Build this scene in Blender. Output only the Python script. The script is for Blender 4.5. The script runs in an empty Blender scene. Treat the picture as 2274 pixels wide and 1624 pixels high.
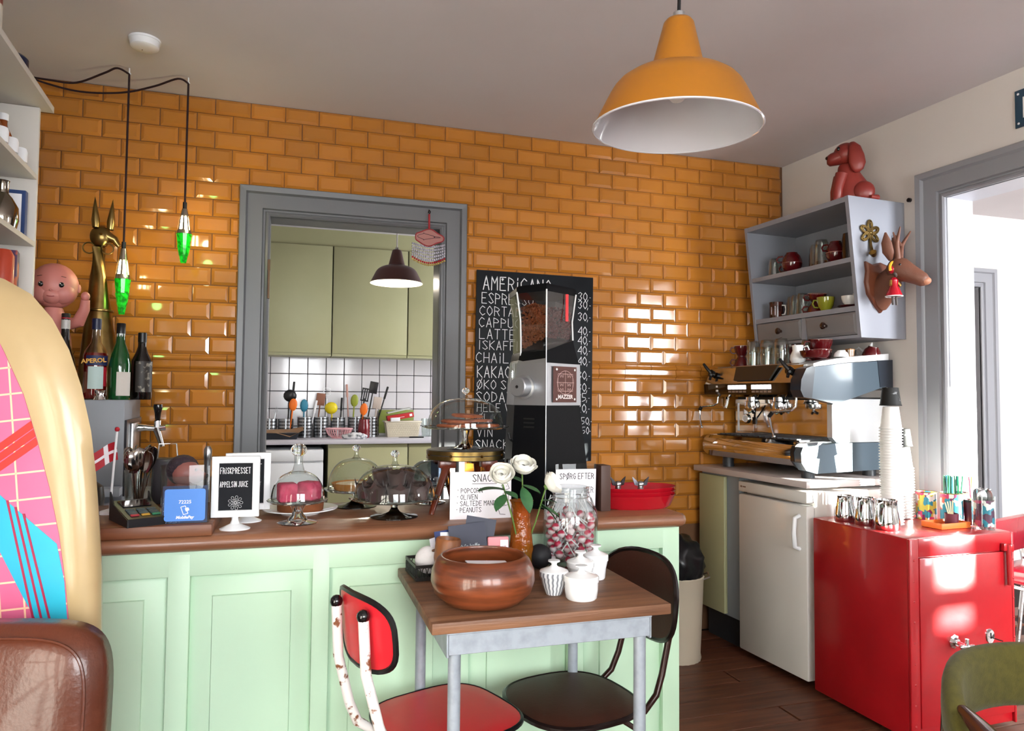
import bpy, bmesh, math, random
from mathutils import Vector, Matrix
random.seed(7)
PI = math.pi
sc = bpy.context.scene
COL = sc.collection
# ------------------------------------------------------------------ camera, world, sun, daylight, exposure
cam = bpy.data.cameras.new('camera')
cam.sensor_width = 36.0
cam.lens = 36.0 * 1585.4 / 2274.0
cam.clip_start = 0.05
cam_ob = bpy.data.objects.new('camera', cam)
COL.objects.link(cam_ob)
_y, _p, _r = 0.29755, 0.04347, 0.00865
_f = Vector((math.sin(_y)*math.cos(_p), math.cos(_y)*math.cos(_p), math.sin(_p)))
_a = Vector((math.cos(_y), -math.sin(_y), 0)); _u = _a.cross(_f)
_rt = _a*math.cos(_r) + _u*math.sin(_r); _up = _u*math.cos(_r) - _a*math.sin(_r)
_m = Matrix((_rt, _up, -_f)).transposed().to_4x4()
_m.translation = Vector((0.9737, -3.4736, 1.26))
cam_ob.matrix_world = _m
sc.camera = cam_ob
sc.view_settings.view_transform = 'Standard'
sc.view_settings.look = 'None'
sc.view_settings.exposure = 0.06
sc.view_settings.gamma = 1.0
sc.view_settings.use_curve_mapping = False
sc.cycles.transparent_max_bounces = 32
sc.cycles.max_bounces = 14
world = bpy.data.worlds.new('daylight_sky')
sc.world = world
world.use_nodes = True
_bg = world.node_tree.nodes['Background']
_bg.inputs[0].default_value = (0.88, 0.94, 1.0, 1)
_bg.inputs[1].default_value = 2.2

def light(name, kind, loc, energy, color=(1, 1, 1), size=1.0, size_y=None, to=None, angle=None):
    l = bpy.data.lights.new(name, kind)
    l.energy = energy; l.color = color
    if kind == 'AREA':
        l.shape = 'RECTANGLE'; l.size = size; l.size_y = size_y or size
    elif kind == 'SUN':
        l.angle = angle
    else:
        l.shadow_soft_size = size
    o = bpy.data.objects.new(name, l); COL.objects.link(o); o.location = loc
    if to is not None:
        o.rotation_euler = (Vector(to) - Vector(loc)).to_track_quat('-Z', 'Y').to_euler()
    return o

SUN = light('sun', 'SUN', (8, -5, 5), 140.0, (1.0, 0.94, 0.85), to=(8-.77, -5+.64, 5-.188), angle=math.radians(.6))
DAY = (0.96, 0.98, 1.0)
light('daylight_rear_window_right', 'AREA', (2.45, -5.72, 1.55), 86.0, DAY, 1.2, 1.5, to=(1.6, 0, 0.6))
light('daylight_rear_window_left', 'AREA', (0.95, -5.72, 1.55), 22.0, DAY, 1.1, 1.5, to=(0.5, -1.4, 0.1)).data.spread = math.radians(75)
light('daylight_side_room_rear', 'AREA', (5.05, -4.74, 1.65), 300.0, DAY, 1.0, 1.5, to=(5.05, 0, 1.4))
light('daylight_side_room_window', 'AREA', (8.1, -4.74, 1.9), 150.0, DAY, 1.4, 0.8, to=(5.0, 0, 1.2))
light('daylight_kitchen_window', 'AREA', (3.25, 1.5, 1.6), 42.0, DAY, 1.1, 1.2, to=(0.8, 2.0, 1.2))
# ------------------------------------------------------------------ helpers
def lin(h):
    h = h.lstrip('#'); o = []
    for i in (0, 2, 4):
        c = int(h[i:i+2], 16)/255
        o.append(c/12.92 if c <= .04045 else ((c+.055)/1.055)**2.4)
    return tuple(o) + (1,)

MATS = {}
def M(name, col, rough=.5, metal=0.0, spec=.5, coat=0.0, trans=0.0, ior=1.45, emit=0.0, emitc=None,
      col2=None, nscale=6.0, stretch=(1, 1, 1), ndetail=4.0, contrast=(.35, .65), bump=0.0, bscale=40.0, bstretch=(1, 1, 1), rnd=0.0, sheen=0.0):
    if name in MATS: return MATS[name]
    m = bpy.data.materials.new(name); m.use_nodes = True
    nt = m.node_tree; b = nt.nodes['Principled BSDF']
    b.inputs['Base Color'].default_value = lin(col)
    b.inputs['Roughness'].default_value = rough
    b.inputs['Metallic'].default_value = metal
    b.inputs['Specular IOR Level'].default_value = spec
    b.inputs['Coat Weight'].default_value = coat
    b.inputs['Coat Roughness'].default_value = .06
    b.inputs['Transmission Weight'].default_value = trans
    b.inputs['IOR'].default_value = ior
    if sheen: b.inputs['Sheen Weight'].default_value = sheen
    if emit:
        b.inputs['Emission Color'].default_value = lin(emitc or col)
        b.inputs['Emission Strength'].default_value = emit
    def coords(st):
        tc = nt.nodes.new('ShaderNodeTexCoord'); mp = nt.nodes.new('ShaderNodeMapping')
        mp.inputs['Scale'].default_value = st
        nt.links.new(tc.outputs['Object'], mp.inputs['Vector']); return mp.outputs['Vector']
    src = None
    if col2:
        n = nt.nodes.new('ShaderNodeTexNoise'); n.inputs['Scale'].default_value = nscale; n.inputs['Detail'].default_value = ndetail
        nt.links.new(coords(stretch), n.inputs['Vector'])
        r = nt.nodes.new('ShaderNodeValToRGB')
        r.color_ramp.elements[0].position = contrast[0]; r.color_ramp.elements[1].position = contrast[1]
        r.color_ramp.elements[0].color = lin(col); r.color_ramp.elements[1].color = lin(col2)
        nt.links.new(n.outputs['Fac'], r.inputs['Fac']); src = r.outputs['Color']
    if rnd:
        oi = nt.nodes.new('ShaderNodeObjectInfo'); mr = nt.nodes.new('ShaderNodeMapRange')
        mr.inputs['To Min'].default_value = 1-rnd; mr.inputs['To Max'].default_value = 1+rnd
        nt.links.new(oi.outputs['Random'], mr.inputs['Value'])
        hs = nt.nodes.new('ShaderNodeHueSaturation')
        nt.links.new(mr.outputs['Result'], hs.inputs['Value'])
        if src: nt.links.new(src, hs.inputs['Color'])
        else: hs.inputs['Color'].default_value = lin(col)
        src = hs.outputs['Color']
    if src: nt.links.new(src, b.inputs['Base Color'])
    if bump:
        n = nt.nodes.new('ShaderNodeTexNoise'); n.inputs['Scale'].default_value = bscale; n.inputs['Detail'].default_value = 3
        nt.links.new(coords(bstretch), n.inputs['Vector'])
        bp = nt.nodes.new('ShaderNodeBump'); bp.inputs['Strength'].default_value = bump; bp.inputs['Distance'].default_value = .01
        nt.links.new(n.outputs['Fac'], bp.inputs['Height']); nt.links.new(bp.outputs['Normal'], b.inputs['Normal'])
    MATS[name] = m
    return m

def TG(name, tint='#f4f8f8', refl=1.0, rough=.02, body=0.0):
    # thin blown glass or clear plastic sheet: mostly see-through, mirror-like at grazing angles
    if name in MATS: return MATS[name]
    m = bpy.data.materials.new(name); m.use_nodes = True; nt = m.node_tree
    nt.nodes.remove(nt.nodes['Principled BSDF']); out = nt.nodes['Material Output']
    tr = nt.nodes.new('ShaderNodeBsdfTransparent'); tr.inputs['Color'].default_value = lin(tint)
    gl = nt.nodes.new('ShaderNodeBsdfGlossy'); gl.inputs['Roughness'].default_value = rough
    fr = nt.nodes.new('ShaderNodeFresnel'); ge = nt.nodes.new('ShaderNodeNewGeometry'); io = nt.nodes.new('ShaderNodeMapRange')
    io.inputs['To Min'].default_value = 1.5; io.inputs['To Max'].default_value = 1/1.5
    nt.links.new(ge.outputs['Backfacing'], io.inputs['Value']); nt.links.new(io.outputs['Result'], fr.inputs['IOR'])
    mu = nt.nodes.new('ShaderNodeMath'); mu.operation = 'MULTIPLY_ADD'; mu.inputs[1].default_value = refl; mu.inputs[2].default_value = body; mu.use_clamp = True
    mx = nt.nodes.new('ShaderNodeMixShader')
    nt.links.new(fr.outputs[0], mu.inputs[0]); nt.links.new(mu.outputs[0], mx.inputs[0])
    nt.links.new(tr.outputs[0], mx.inputs[1]); nt.links.new(gl.outputs[0], mx.inputs[2]); nt.links.new(mx.outputs[0], out.inputs[0])
    MATS[name] = m
    return m

def T(x=0, y=0, z=0): return Matrix.Translation((x, y, z))
def RX(a): return Matrix.Rotation(a, 4, 'X')
def RY(a): return Matrix.Rotation(a, 4, 'Y')
def RZ(a): return Matrix.Rotation(a, 4, 'Z')
def SC(x, y, z): return Matrix.Diagonal((x, y, z, 1))

class MB:
    def __init__(s): s.v = []; s.f = []; s.mi = []
    def add(s, vs, fs, m=None, mi=0):
        k = len(s.v)
        s.v += [tuple(m @ Vector(v)) if m is not None else tuple(v) for v in vs]
        s.f += [tuple(i+k for i in f) for f in fs]; s.mi += [mi]*len(fs)
        return s
    def box(s, c, d, m=None, mi=0, bev=0, seg=2):
        x, y, z = d[0]/2, d[1]/2, d[2]/2
        if bev:
            bm = bmesh.new(); bmesh.ops.create_cube(bm, size=1.0)
            for v in bm.verts: v.co = Vector((v.co.x*d[0], v.co.y*d[1], v.co.z*d[2]))
            bmesh.ops.bevel(bm, geom=bm.edges[:], offset=min(bev, .49*min(d)), segments=seg, profile=.5, affect='EDGES')
            bm.verts.index_update()
            vs = [v.co + Vector(c) for v in bm.verts]; fs = [[v.index for v in f.verts] for f in bm.faces]; bm.free()
            return s.add(vs, fs, m, mi)
        vs = [(c[0]+i*x, c[1]+j*y, c[2]+k*z) for i in (-1, 1) for j in (-1, 1) for k in (-1, 1)]
        fs = [(0, 1, 3, 2), (4, 6, 7, 5), (0, 4, 5, 1), (2, 3, 7, 6), (0, 2, 6, 4), (1, 5, 7, 3)]
        return s.add(vs, fs, m, mi)
    def bx(s, a, b, m=None, mi=0, bev=0):
        return s.box([(a[i]+b[i])/2 for i in range(3)], [abs(b[i]-a[i]) for i in range(3)], m, mi, bev)
    def lathe(s, prof, n=28, m=None, mi=0, flute=None, sx=1, sy=1):
        vs, rows = [], []
        for r, z in prof:
            if r < 1e-6: rows.append([len(vs)]); vs.append((0, 0, z))
            else:
                row = []
                for i in range(n):
                    a = 2*PI*i/n; q = r*(1+flute[1]*math.cos(flute[0]*a)) if flute else r
                    row.append(len(vs)); vs.append((q*math.cos(a)*sx, q*math.sin(a)*sy, z))
                rows.append(row)
        fs = []
        for A, B in zip(rows, rows[1:]):
            if len(A) == 1 and len(B) == 1: continue
            for i in range(n):
                j = (i+1) % n
                if len(A) == 1: fs.append((A[0], B[j], B[i]))
                elif len(B) == 1: fs.append((A[i], A[j], B[0]))
                else: fs.append((A[i], A[j], B[j], B[i]))
        return s.add(vs, fs, m, mi)
    def cyl(s, c, r, h, n=24, m=None, mi=0, r2=None):
        r2 = r if r2 is None else r2
        mm = T(*c) if m is None else m @ T(*c)
        return s.lathe([(0, 0), (r, 0), (r2, h), (0, h)], n, mm, mi)
    def tube(s, pts, r, n=8, m=None, mi=0, closed=False, flat=1.0):
        pts = [Vector(p) for p in pts]; N = len(pts)
        rr = r if isinstance(r, (list, tuple)) else [r]*N
        vs, fs = [], []
        up = None
        for i, p in enumerate(pts):
            if closed: d = pts[(i+1) % N]-pts[i-1]
            else: d = pts[min(i+1, N-1)]-pts[max(i-1, 0)]
            if d.length < 1e-9: d = Vector((0, 0, 1))
            d.normalize()
            if up is None: up = Vector((0, 0, 1)) if abs(d.z) < .9 else Vector((1, 0, 0))
            a = d.cross(up).normalized(); b = a.cross(d).normalized(); up = b
            for k in range(n):
                t = 2*PI*(k+.5)/n
                vs.append(p + a*(math.cos(t)*rr[i]) + b*(math.sin(t)*rr[i]*flat))
        for i in range(N if closed else N-1):
            for k in range(n):
                A = i*n+k; B = i*n+(k+1) % n; i2 = (i+1) % N
                fs.append((A, B, i2*n+(k+1) % n, i2*n+k))
        if not closed: fs += [tuple(reversed(range(n))), tuple((N-1)*n+k for k in range(n))]
        return s.add(vs, fs, m, mi)
    def prism(s, poly, z0, z1, m=None, mi=0):
        n = len(poly)
        vs = [(x, y, z0) for x, y in poly] + [(x, y, z1) for x, y in poly]
        fs = [tuple(reversed(range(n))), tuple(range(n, 2*n))] + [(i, (i+1) % n, n+(i+1) % n, n+i) for i in range(n)]
        return s.add(vs, fs, m, mi)
    def ball(s, c, r, n=16, m=None, mi=0):
        r = (r, r, r) if not isinstance(r, (tuple, list)) else r
        k = max(4, n//2)
        pr = [(math.sin(PI*i/k), -math.cos(PI*i/k)) for i in range(k+1)]
        pr[0] = (0, -1); pr[-1] = (0, 1)
        mm = T(*c) @ SC(*r)
        return s.lathe(pr, n, mm if m is None else m @ mm, mi)
    def loft(s, rings, m=None, mi=0, caps=True, closed=True):
        n = len(rings[0]); vs = [p for R in rings for p in R]; fs = []
        for i in range(len(rings)-1):
            for k in range(n if closed else n-1):
                fs.append((i*n+k, i*n+(k+1) % n, (i+1)*n+(k+1) % n, (i+1)*n+k))
        if caps: fs += [tuple(reversed(range(n))), tuple((len(rings)-1)*n+k for k in range(n))]
        return s.add(vs, fs, m, mi)

def smooth(P, n=6):
    # rounded path through the points
    P = [Vector(p) for p in P]; out = []
    for i in range(len(P)-1):
        a, b, c, d = P[max(i-1, 0)], P[i], P[i+1], P[min(i+2, len(P)-1)]
        for k in range(n):
            t = k/n; out.append(.5*((2*b)+(c-a)*t+(2*a-5*b+4*c-d)*t*t+(3*b-a-3*c+d)*t**3))
    return out+[P[-1]]

def ob(name, mb, mat, parent=None, m=None, angle=38, sub=0):
    me = bpy.data.meshes.new(name); me.from_pydata(mb.v, [], mb.f)
    for x in (mat if isinstance(mat, (list, tuple)) else [mat]): me.materials.append(x)
    me.polygons.foreach_set('material_index', mb.mi)
    bm = bmesh.new(); bm.from_mesh(me); bmesh.ops.recalc_face_normals(bm, faces=bm.faces[:]); bm.to_mesh(me); bm.free()
    me.polygons.foreach_set('use_smooth', [True]*len(me.polygons))
    me.set_sharp_from_angle(angle=math.radians(angle))
    o = bpy.data.objects.new(name, me); COL.objects.link(o)
    if parent is not None: o.parent = parent
    if m is not None: o.matrix_local = m
    if sub:
        md = o.modifiers.new('subsurf', 'SUBSURF'); md.levels = sub; md.render_levels = sub
    return o

def tag(o, label=None, cat=None, group=None, kind=None):
    if label: o['label'] = label
    if cat: o['category'] = cat
    if group: o['group'] = group
    if kind: o['kind'] = kind
    return o

def thing(name, label, cat, loc=(0, 0, 0), rz=0.0, group=None, rot=None):
    o = bpy.data.objects.new(name, None); COL.objects.link(o)
    o.empty_display_size = .05; o.location = loc; o.rotation_euler = rot or (0, 0, rz)
    return tag(o, label, cat, group)

def dup(o, loc, rz=None, label=None, group=None, rot=None, scale=None):
    def cp(a, par):
        b = a.copy(); COL.objects.link(b)
        if par is not None: b.parent = par
        for ch in kids.get(a.name, []): cp(ch, b)
        return b
    kids = {}
    def walk(a):
        kids[a.name] = list(a.children)
        for c in a.children: walk(c)
    walk(o)
    r = cp(o, None); r.location = loc
    if rz is not None: r.rotation_euler = (0, 0, rz)
    if rot is not None: r.rotation_euler = rot
    if scale: r.scale = (scale,)*3
    if label: r['label'] = label
    if group: r['group'] = group
    return r

def recolor(o, swap):
    # gives a copied thing its own meshes with other materials
    for c in [o] + list(o.children_recursive):
        if c.type == 'MESH':
            hit = [i for i, mm in enumerate(c.data.materials) if mm and mm.name in swap]
            if hit:
                c.data = c.data.copy()
                for i in hit: c.data.materials[i] = swap[c.data.materials[i].name]
    return o

# stroke lettering: each letter is a set of pen strokes on a 4 x 6 grid
PEN = {'A': '00 26 40|12 32', 'B': '00 06 35 34 13 03|13 33 42 31 00', 'C': '45 26 04 02 20 41', 'D': '00 06 35 43 31 00',
 'E': '46 06 00 40|03 33', 'F': '00 06 46|03 33', 'G': '45 26 04 02 20 41 43 23', 'H': '00 06|40 46|03 43', 'I': '20 26', 'i': '20 24|26 25',
 'J': '36 31 20 01', 'K': '00 06|46 03 40', 'L': '06 00 40', 'M': '00 06 23 46 40', 'N': '00 06 40 46', 'O': '26 04 02 20 42 44 26',
 'P': '00 06 35 44 33 03', 'R': '00 06 35 44 33 03|23 40', 'S': '45 26 05 14 32 41 20 01', 'T': '06 46|26 20', 'U': '06 01 20 41 46', 'V': '06 20 46',
 'W': '06 10 24 30 46', 'X': '00 46|06 40', 'Y': '06 23 46|23 20', 'Z': '06 46 00 40', '0': '26 04 02 20 42 44 26', '1': '14 26 20', '2': '05 26 45 00 40', '3': '05 26 45 23 42 20 01',
 '4': '40 46|46 02 42', '5': '46 06 03 33 42 31 00', '6': '46 03 01 20 41 33 03', '7': '06 46 10', '8': '23 05 26 45 23 01 20 41 23', '9': '43 03 05 26 46 43 30',
 ',': '21 1.-1', '-': '13 33', '/': '0.-1 46', '.': '20 21', "'": '26 25', '*': '15 24 35|24 23', 'Ø': '26 04 02 20 42 44 26|0.-1 4.7', ' ': ''}
def _pp(t):
    if '.' in t:
        a, b = t.split('.'); return float(a), float(b)
    return float(t[0]), float(t[1])
def pen(mb, text, x, y, h, w=.62, lw=.08, gap=.30, mi=0, jit=.0, rnd=random.Random(3)):
    # draws in the xy plane at z = 0; returns the end x
    ux, uy = h*w/4, h/6; t = h*lw
    for ch in text:
        if ch == ' ': x += h*w*.7; continue
        ww = .35 if ch in "Ii,.'" else 1
        for st in PEN.get(ch, '').split('|'):
            P = [_pp(q) for q in st.split()]
            P = [(x + ((a-2)*ux*1 + 2*ux*ww) + rnd.uniform(-jit, jit)*h, y + b*uy + rnd.uniform(-jit, jit)*h) for a, b in P]
            for (x0, y0), (x1, y1) in zip(P, P[1:]):
                dx, dy = x1-x0, y1-y0; L = math.hypot(dx, dy) or 1e-6
                ex, ey = dx/L*t*.5, dy/L*t*.5; nx, ny = -ey, ex
                mb.add([(x0-ex+nx*.6, y0-ey+ny*.6, 0), (x0-ex-nx*.6, y0-ey-ny*.6, 0), (x0-nx, y0-ny, 0), (x1-nx, y1-ny, 0),
                        (x1+ex-nx*.6, y1+ey-ny*.6, 0), (x1+ex+nx*.6, y1+ey+ny*.6, 0), (x1+nx, y1+ny, 0), (x0+nx, y0+ny, 0)], [(0, 1, 2, 3, 4, 5, 6, 7)], mi=mi)
        x += h*w*ww + h*gap
    return x
def penwidth(text, h, w=.62, gap=.30):
    return sum(h*w*.7 if c == ' ' else h*w*(.35 if c in "Ii,.'" else 1)+h*gap for c in text)-h*gap

def text_mesh(text, size, align='CENTER', extrude=0.0, shear=0.0, bold=0.0):
    cu = bpy.data.curves.new('lettering', 'FONT'); cu.body = text; cu.size = size; cu.align_x = align; cu.extrude = extrude; cu.shear = shear; cu.offset = bold
    cu.resolution_u = 3
    o = bpy.data.objects.new('lettering', cu); me = bpy.data.meshes.new_from_object(o)
    bpy.data.objects.remove(o); bpy.data.curves.remove(cu)
    return me
def text(txt, size, mat, parent, m, name='lettering', **kw):
    me = text_mesh(txt, size, **kw); me.materials.clear(); me.materials.append(mat)
    o = bpy.data.objects.new(name, me); COL.objects.link(o); o.parent = parent; o.matrix_local = m
    return o
FACE = RX(PI/2)   # turns an xy drawing into one standing up and facing -y (towards the camera)

# the right wall leans 3.9 degrees off square: positions along it are (off the wall, s from the back corner, height)
RA = math.radians(3.9)
def RP(off, s, z=0.0):
    return (3.677 - off*math.cos(RA) + s*math.sin(RA), -off*math.sin(RA) - s*math.cos(RA), z)
# ------------------------------------------------------------------ materials used in many places
WHITE = M('plaster_white', '#d0cac6', .85, spec=.3, bump=.05, bscale=60)
CEIL = M('ceiling_paint', '#d4d0d4', .9, spec=.2, col2='#cec9cc', nscale=1.2)
GREYP = M('grey_gloss_paint', '#626366', .34, spec=.5, bump=.04, bscale=30, bstretch=(1, 1, .2))
GROUT = M('grout', '#6e4c32', .9)
TILE = M('ochre_glaze', '#b3742c', .10, spec=.6, coat=.6, col2='#a86a26', nscale=3, rnd=.10, bump=.03, bscale=9)
SAGE = M('sage_cabinet_paint', '#acab84', .45, col2='#a5a47e', nscale=2)
MINT = M('mint_panel_paint', '#b6d3b8', .42, spec=.4, bump=.03, bscale=50)
STEEL = M('brushed_steel', '#b9bbbd', .28, metal=1, bump=.03, bscale=30, bstretch=(1, 1, 20))
CHROME = M('chrome', '#e2e4e6', .06, metal=1)
DGREY = M('dark_grey_plastic', '#2c3036', .4)
BLACK = M('black_plastic', '#0d0d0f', .35)
BGLOSS = M('gloss_black', '#0a0a0c', .08, coat=.5)
WPLAST = M('white_plastic', '#e9ebee', .3)
PORC = M('white_porcelain', '#eef0f2', .12, coat=.5)
BRASS = M('aged_brass', '#96804f', .28, metal=1, col2='#6e5730', nscale=9)
REDCUP = M('oxblood_glaze', '#4c090d', .10, coat=.6)
PAPERW = M('white_paper', '#eceaf0', .8)
INK = M('black_ink', '#15151a', .7)
CHALK = M('chalk_white', '#e6e8ea', .9)
GLASS = TG('clear_glass', '#f3f7f6', 1.3, body=.015)
GLASS2 = TG('pressed_glass', '#f2f6f5', 1.5, body=.04)
SOLIDG = M('solid_glass', '#f4f8f8', .03, trans=1.0, ior=1.45)
ACRYL = TG('acrylic_sheet', '#eef2f4', .45, body=.01)
WOODT = M('counter_teak', '#8f6146', .36, col2='#744a33', nscale=5, stretch=(.6, 9, 9), ndetail=6, contrast=(.3, .7), bump=.08, bscale=20, bstretch=(.5, 12, 12), coat=.1)
CORD = M('braided_cord', '#1d1013', .8)

# ------------------------------------------------------------------ the setting
fl = tag(ob('floor', MB().box((1.7, -2.6, -.06), (5.2, 6.6, .10)).box((6.6, -2.2, -.06), (6.0, 6, .10)).box((1.7, 1.6, -.06), (3.6, 3, .10)), M('floor_gap', '#1c120d', .9)), kind='structure')
PL = [M('floorboard_%s' % w, c, .42, col2=d, nscale=5, stretch=(.5, 8, 4), ndetail=6, bump=.06, bscale=14, bstretch=(.5, 10, 4), rnd=.12) for w, c, d in
      (('dark', '#6b412d', '#4e2d1f'), ('mid', '#7c4c34', '#5a3423'))]
pw = .132
plank = MB().box((0, 0, -.006), (2.6, pw-.004, .012), bev=.0015, seg=1)
p0 = None
k = 0
for i in range(40):
    y = -.02 - pw*(i+.5)
    for j in range(2):
        x = .1 + 2.61*j + (.9 if i % 3 == 1 else .35 if i % 3 == 2 else 0) + .6
        if p0 is None: o = p0 = ob('floorboard', plank, PL[0], fl, angle=30)
        else:
            o = p0.copy(); COL.objects.link(o); o.parent = fl
        o.location = (x, y, 0.0005)
        k += 1
tag(ob('ceiling', MB().bx((-.6, -6.0, 2.61), (3.98, .14, 2.75)), CEIL), kind='structure')

# back wall with the kitchen doorway, and its ochre tiles
DX0, DX1, DZ = .858, 1.655, 2.085
wb = MB().bx((-.6, 0, 0), (DX0-.012, .14, 2.61)).bx((DX1+.012, 0, 0), (4.2, .14, 2.61)).bx((DX0-.012, 0, DZ+.012), (DX1+.012, .14, 2.61))
wall_back = tag(ob('wall_back', wb, GROUT), kind='structure')
P = .1525; PV = .0785
def tile_mb(w, h):
    # bevelled metro tile standing on the wall (faces -y), origin at its lower left corner
    e, b, t0, t1 = .0017, .0145, .0045, .0125
    b = min(b, w*.3)
    def ring(i, y): return [(i, y, i), (w-i, y, i), (w-i, y, h-i), (i, y, h-i)]
    vs = ring(e, .001) + ring(e, -t0) + ring(b, -t1)
    fs = [(8, 9, 10, 11)]
    for a in (0, 4):
        for q in range(4): fs.append((a+q, a+(q+1) % 4, a+4+(q+1) % 4, a+4+q))
    return MB().add(vs, fs)
tiles = []
for r in range(26):
    if r == 15: continue
    z1 = min(2.615 - PV*r, 2.609); z0 = 2.615 - PV*(r+1)
    for h in range(-4 + (r % 2), 50, 2):
        x0, x1 = max(h*P/2, -.42), min((h+2)*P/2, 3.668)
        segs = [(x0, x1)]
        if z0 < 2.205:
            segs = []
            if x0 < .73: segs.append((x0, min(x1, .73)))
            if x1 > 1.79: segs.append((max(x0, 1.79), x1))
        for a, b in segs:
            if b-a < .02: continue
            if z0 < .45 or (z0 < .85 and b < 2.1): continue
            tiles.append((a, b, z0, z1))
cl = _m.translation
def hidden(t):
    x, z = (t[0]+t[1])/2, (t[2]+t[3])/2
    return (1.86 < x < 2.44 and .95 < z < 1.87) or x < -.12 or (x > 3.1 and z < .9) or (x < .36 and z < 1.4) or (x < .12 and z < 1.75) or (3.25 < x and 1.0 < z < 2.15) or (z < .9 and x < 2.1)
tiles.sort(key=lambda t: (hidden(t), (Vector(((t[0]+t[1])/2, 0, (t[2]+t[3])/2))-cl).length))
cache = {}
rest = MB()
for i, (a, b, z0, z1) in enumerate(tiles):
    key = (round(b-a, 3), round(z1-z0, 3))
    tilt = T(a, 0, z0) @ RX(random.uniform(-.006, .006)) @ RZ(random.uniform(-.004, .004))
    if i < 296:
        if key not in cache: o = cache[key] = ob('wall_tile', tile_mb(*key), TILE, wall_back, angle=8)
        else: o = cache[key].copy(); COL.objects.link(o)
        o.parent = wall_back; o.matrix_local = tilt
    else:
        t = tile_mb(*key); rest.add(t.v, t.f, tilt)
tag(ob('wall_tile_field', rest, TILE, wall_back, angle=8), kind='stuff')
# the moulded dado course
zd = 2.615 - PV*15
dprof = [(.001, 0), (-.006, 0), (-.007, -.004), (-.016, -.010), (-.019, -.018), (-.016, -.026), (-.008, -.029), (-.008, -.033), (-.010, -.054), (-.013, -.056), (-.017, -.060), (-.013, -.065), (-.008, -.067), (-.006, -.074), (-.006, -.0775), (.001, -.0775)]
def dado(w): return MB().loft([[(x, p[0], p[1]) for p in dprof] for x in (.0012, w-.0012)])
for h in range(-3, 49, 2):
    for a, b in ([(max(h*P/2, -.3), min((h+2)*P/2, .73))] + [(max(h*P/2, 1.79), min((h+2)*P/2, 3.665))]):
        if b-a < .02: continue
        o = ob('dado_tile', dado(b-a), TILE, wall_back, angle=25); o.location = (a, 0, zd)

def casing(name, m, x0, x1, ztop, width, prof, mat, depth, jamb):
    # moulded architrave mitred round an opening in the local xz plane (faces -y), plus its jamb lining
    root = bpy.data.objects.new(name, None); COL.objects.link(root); root.matrix_world = m; root['kind'] = 'structure'
    def path(q):
        d, y = q
        return [(x0-d, y, 0), (x0-d, y, ztop+d), (x1+d, y, ztop+d), (x1+d, y, 0)]
    for k, nm in ((0, 'casing_upright'), (1, 'casing_head'), (2, 'casing_upright')):
        rings = [[path(q)[k] for q in prof], [path(q)[k+1] for q in prof]]
        ob(nm, MB().loft(rings), mat, root, angle=30)
    ob('jamb', MB().bx((x0-.012, -.004, 0), (x0, depth+.004, ztop)).bx((x1, -.004, 0), (x1+.012, depth+.004, ztop)).bx((x0-.012, -.004, ztop), (x1+.012, depth+.004, ztop+.012)), jamb, root)
    return root
cprof = [(0, .004), (0, -.014), (.008, -.020), (.018, -.016), (.022, -.010), (.030, -.010), (.034, -.022), (.098, -.022), (.102, -.026), (.106, -.036), (.130, -.038), (.134, -.032), (.134, .004)]
dk = casing('door_1', T(0, 0, 0), DX0, DX1, DZ, .134, cprof, GREYP, .14, GREYP)
ob('latch_plate', MB().bx((DX0-.004, -.012, 1.70), (DX0+.004, -.034, 1.83)).bx((DX0-.006, -.016, 1.83), (DX0+.005, -.036, 1.88)), M('worn_brass', '#4a3a2c', .4, metal=1), dk)

# right wall with its doorway to the side room
RM = T(*RP(0, 0)) @ RZ(RA)
OS0, OS1, OZ, WT = 1.02, 2.75, 2.175, .16
wr = MB().bx((0, -OS0, 0), (WT, .45, 2.61)).bx((0, -5.9, 0), (WT, -OS1, 2.61)).bx((0, -OS1, OZ), (WT, -OS0, 2.61))
o = tag(ob('wall_right', wr, WHITE), kind='structure'); o.matrix_world = RM
GREYP_LIT = M('grey_paint_side_lit', '#86878d', .32)  # same casing grey, made lighter: the side light is put into its colour
dr = casing('door_2', RM @ RZ(-PI/2), OS0+.01, OS1-.01, OZ-.01, .13, cprof, GREYP_LIT, WT, M('pale_jamb_paint', '#c9ccd4', .4))
tag(ob('wall_left', MB().bx((-.62, -6, 0), (-.45, .14, 2.61)), WHITE), kind='structure')
# rear wall (behind the camera) with two windows
def window_wall(name, y0, y1, x0, x1, wins, h=2.61):
    mb = MB(); e = x0
    for a, b, z0, z1 in wins:
        mb.bx((e, y0, 0), (a, y1, h)).bx((a, y0, 0), (b, y1, z0)).bx((a, y0, z1), (b, y1, h)); e = b
    mb.bx((e, y0, 0), (x1, y1, h))
    return tag(ob(name, mb, WHITE), kind='structure')
def window(name, m, w, h, nx, nz, mat=WPLAST):
    root = bpy.data.objects.new(name, None); COL.objects.link(root); root.matrix_world = m; root['kind'] = 'structure'
    fr = MB()
    for i in range(nx+1): fr.box((w*i/nx, 0, h/2), (.07 if i in (0, nx) else .05, .06, h))
    for i in range(nz+1): fr.box((w/2, 0, h*i/nz), (w, .06, .07 if i in (0, nz) else .05))
    ob('window_frame', fr, mat, root)
    for i in range(nx):
        for j in range(nz):
            ob('pane', MB().box((w*(i+.5)/nx, .02, h*(j+.5)/nz), (w/nx-.04, .004, h/nz-.04)), GLASS, root)
    return root
window_wall('wall_rear', -5.95, -5.80, -.6, 4.2, [(.4, 1.5, .75, 2.35), (1.85, 3.05, .75, 2.35)])
window('window_1', T(.4, -5.88, .75), 1.1, 1.6, 2, 3)
window('window_2', T(1.85, -5.88, .75), 1.2, 1.6, 2, 3)
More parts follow.
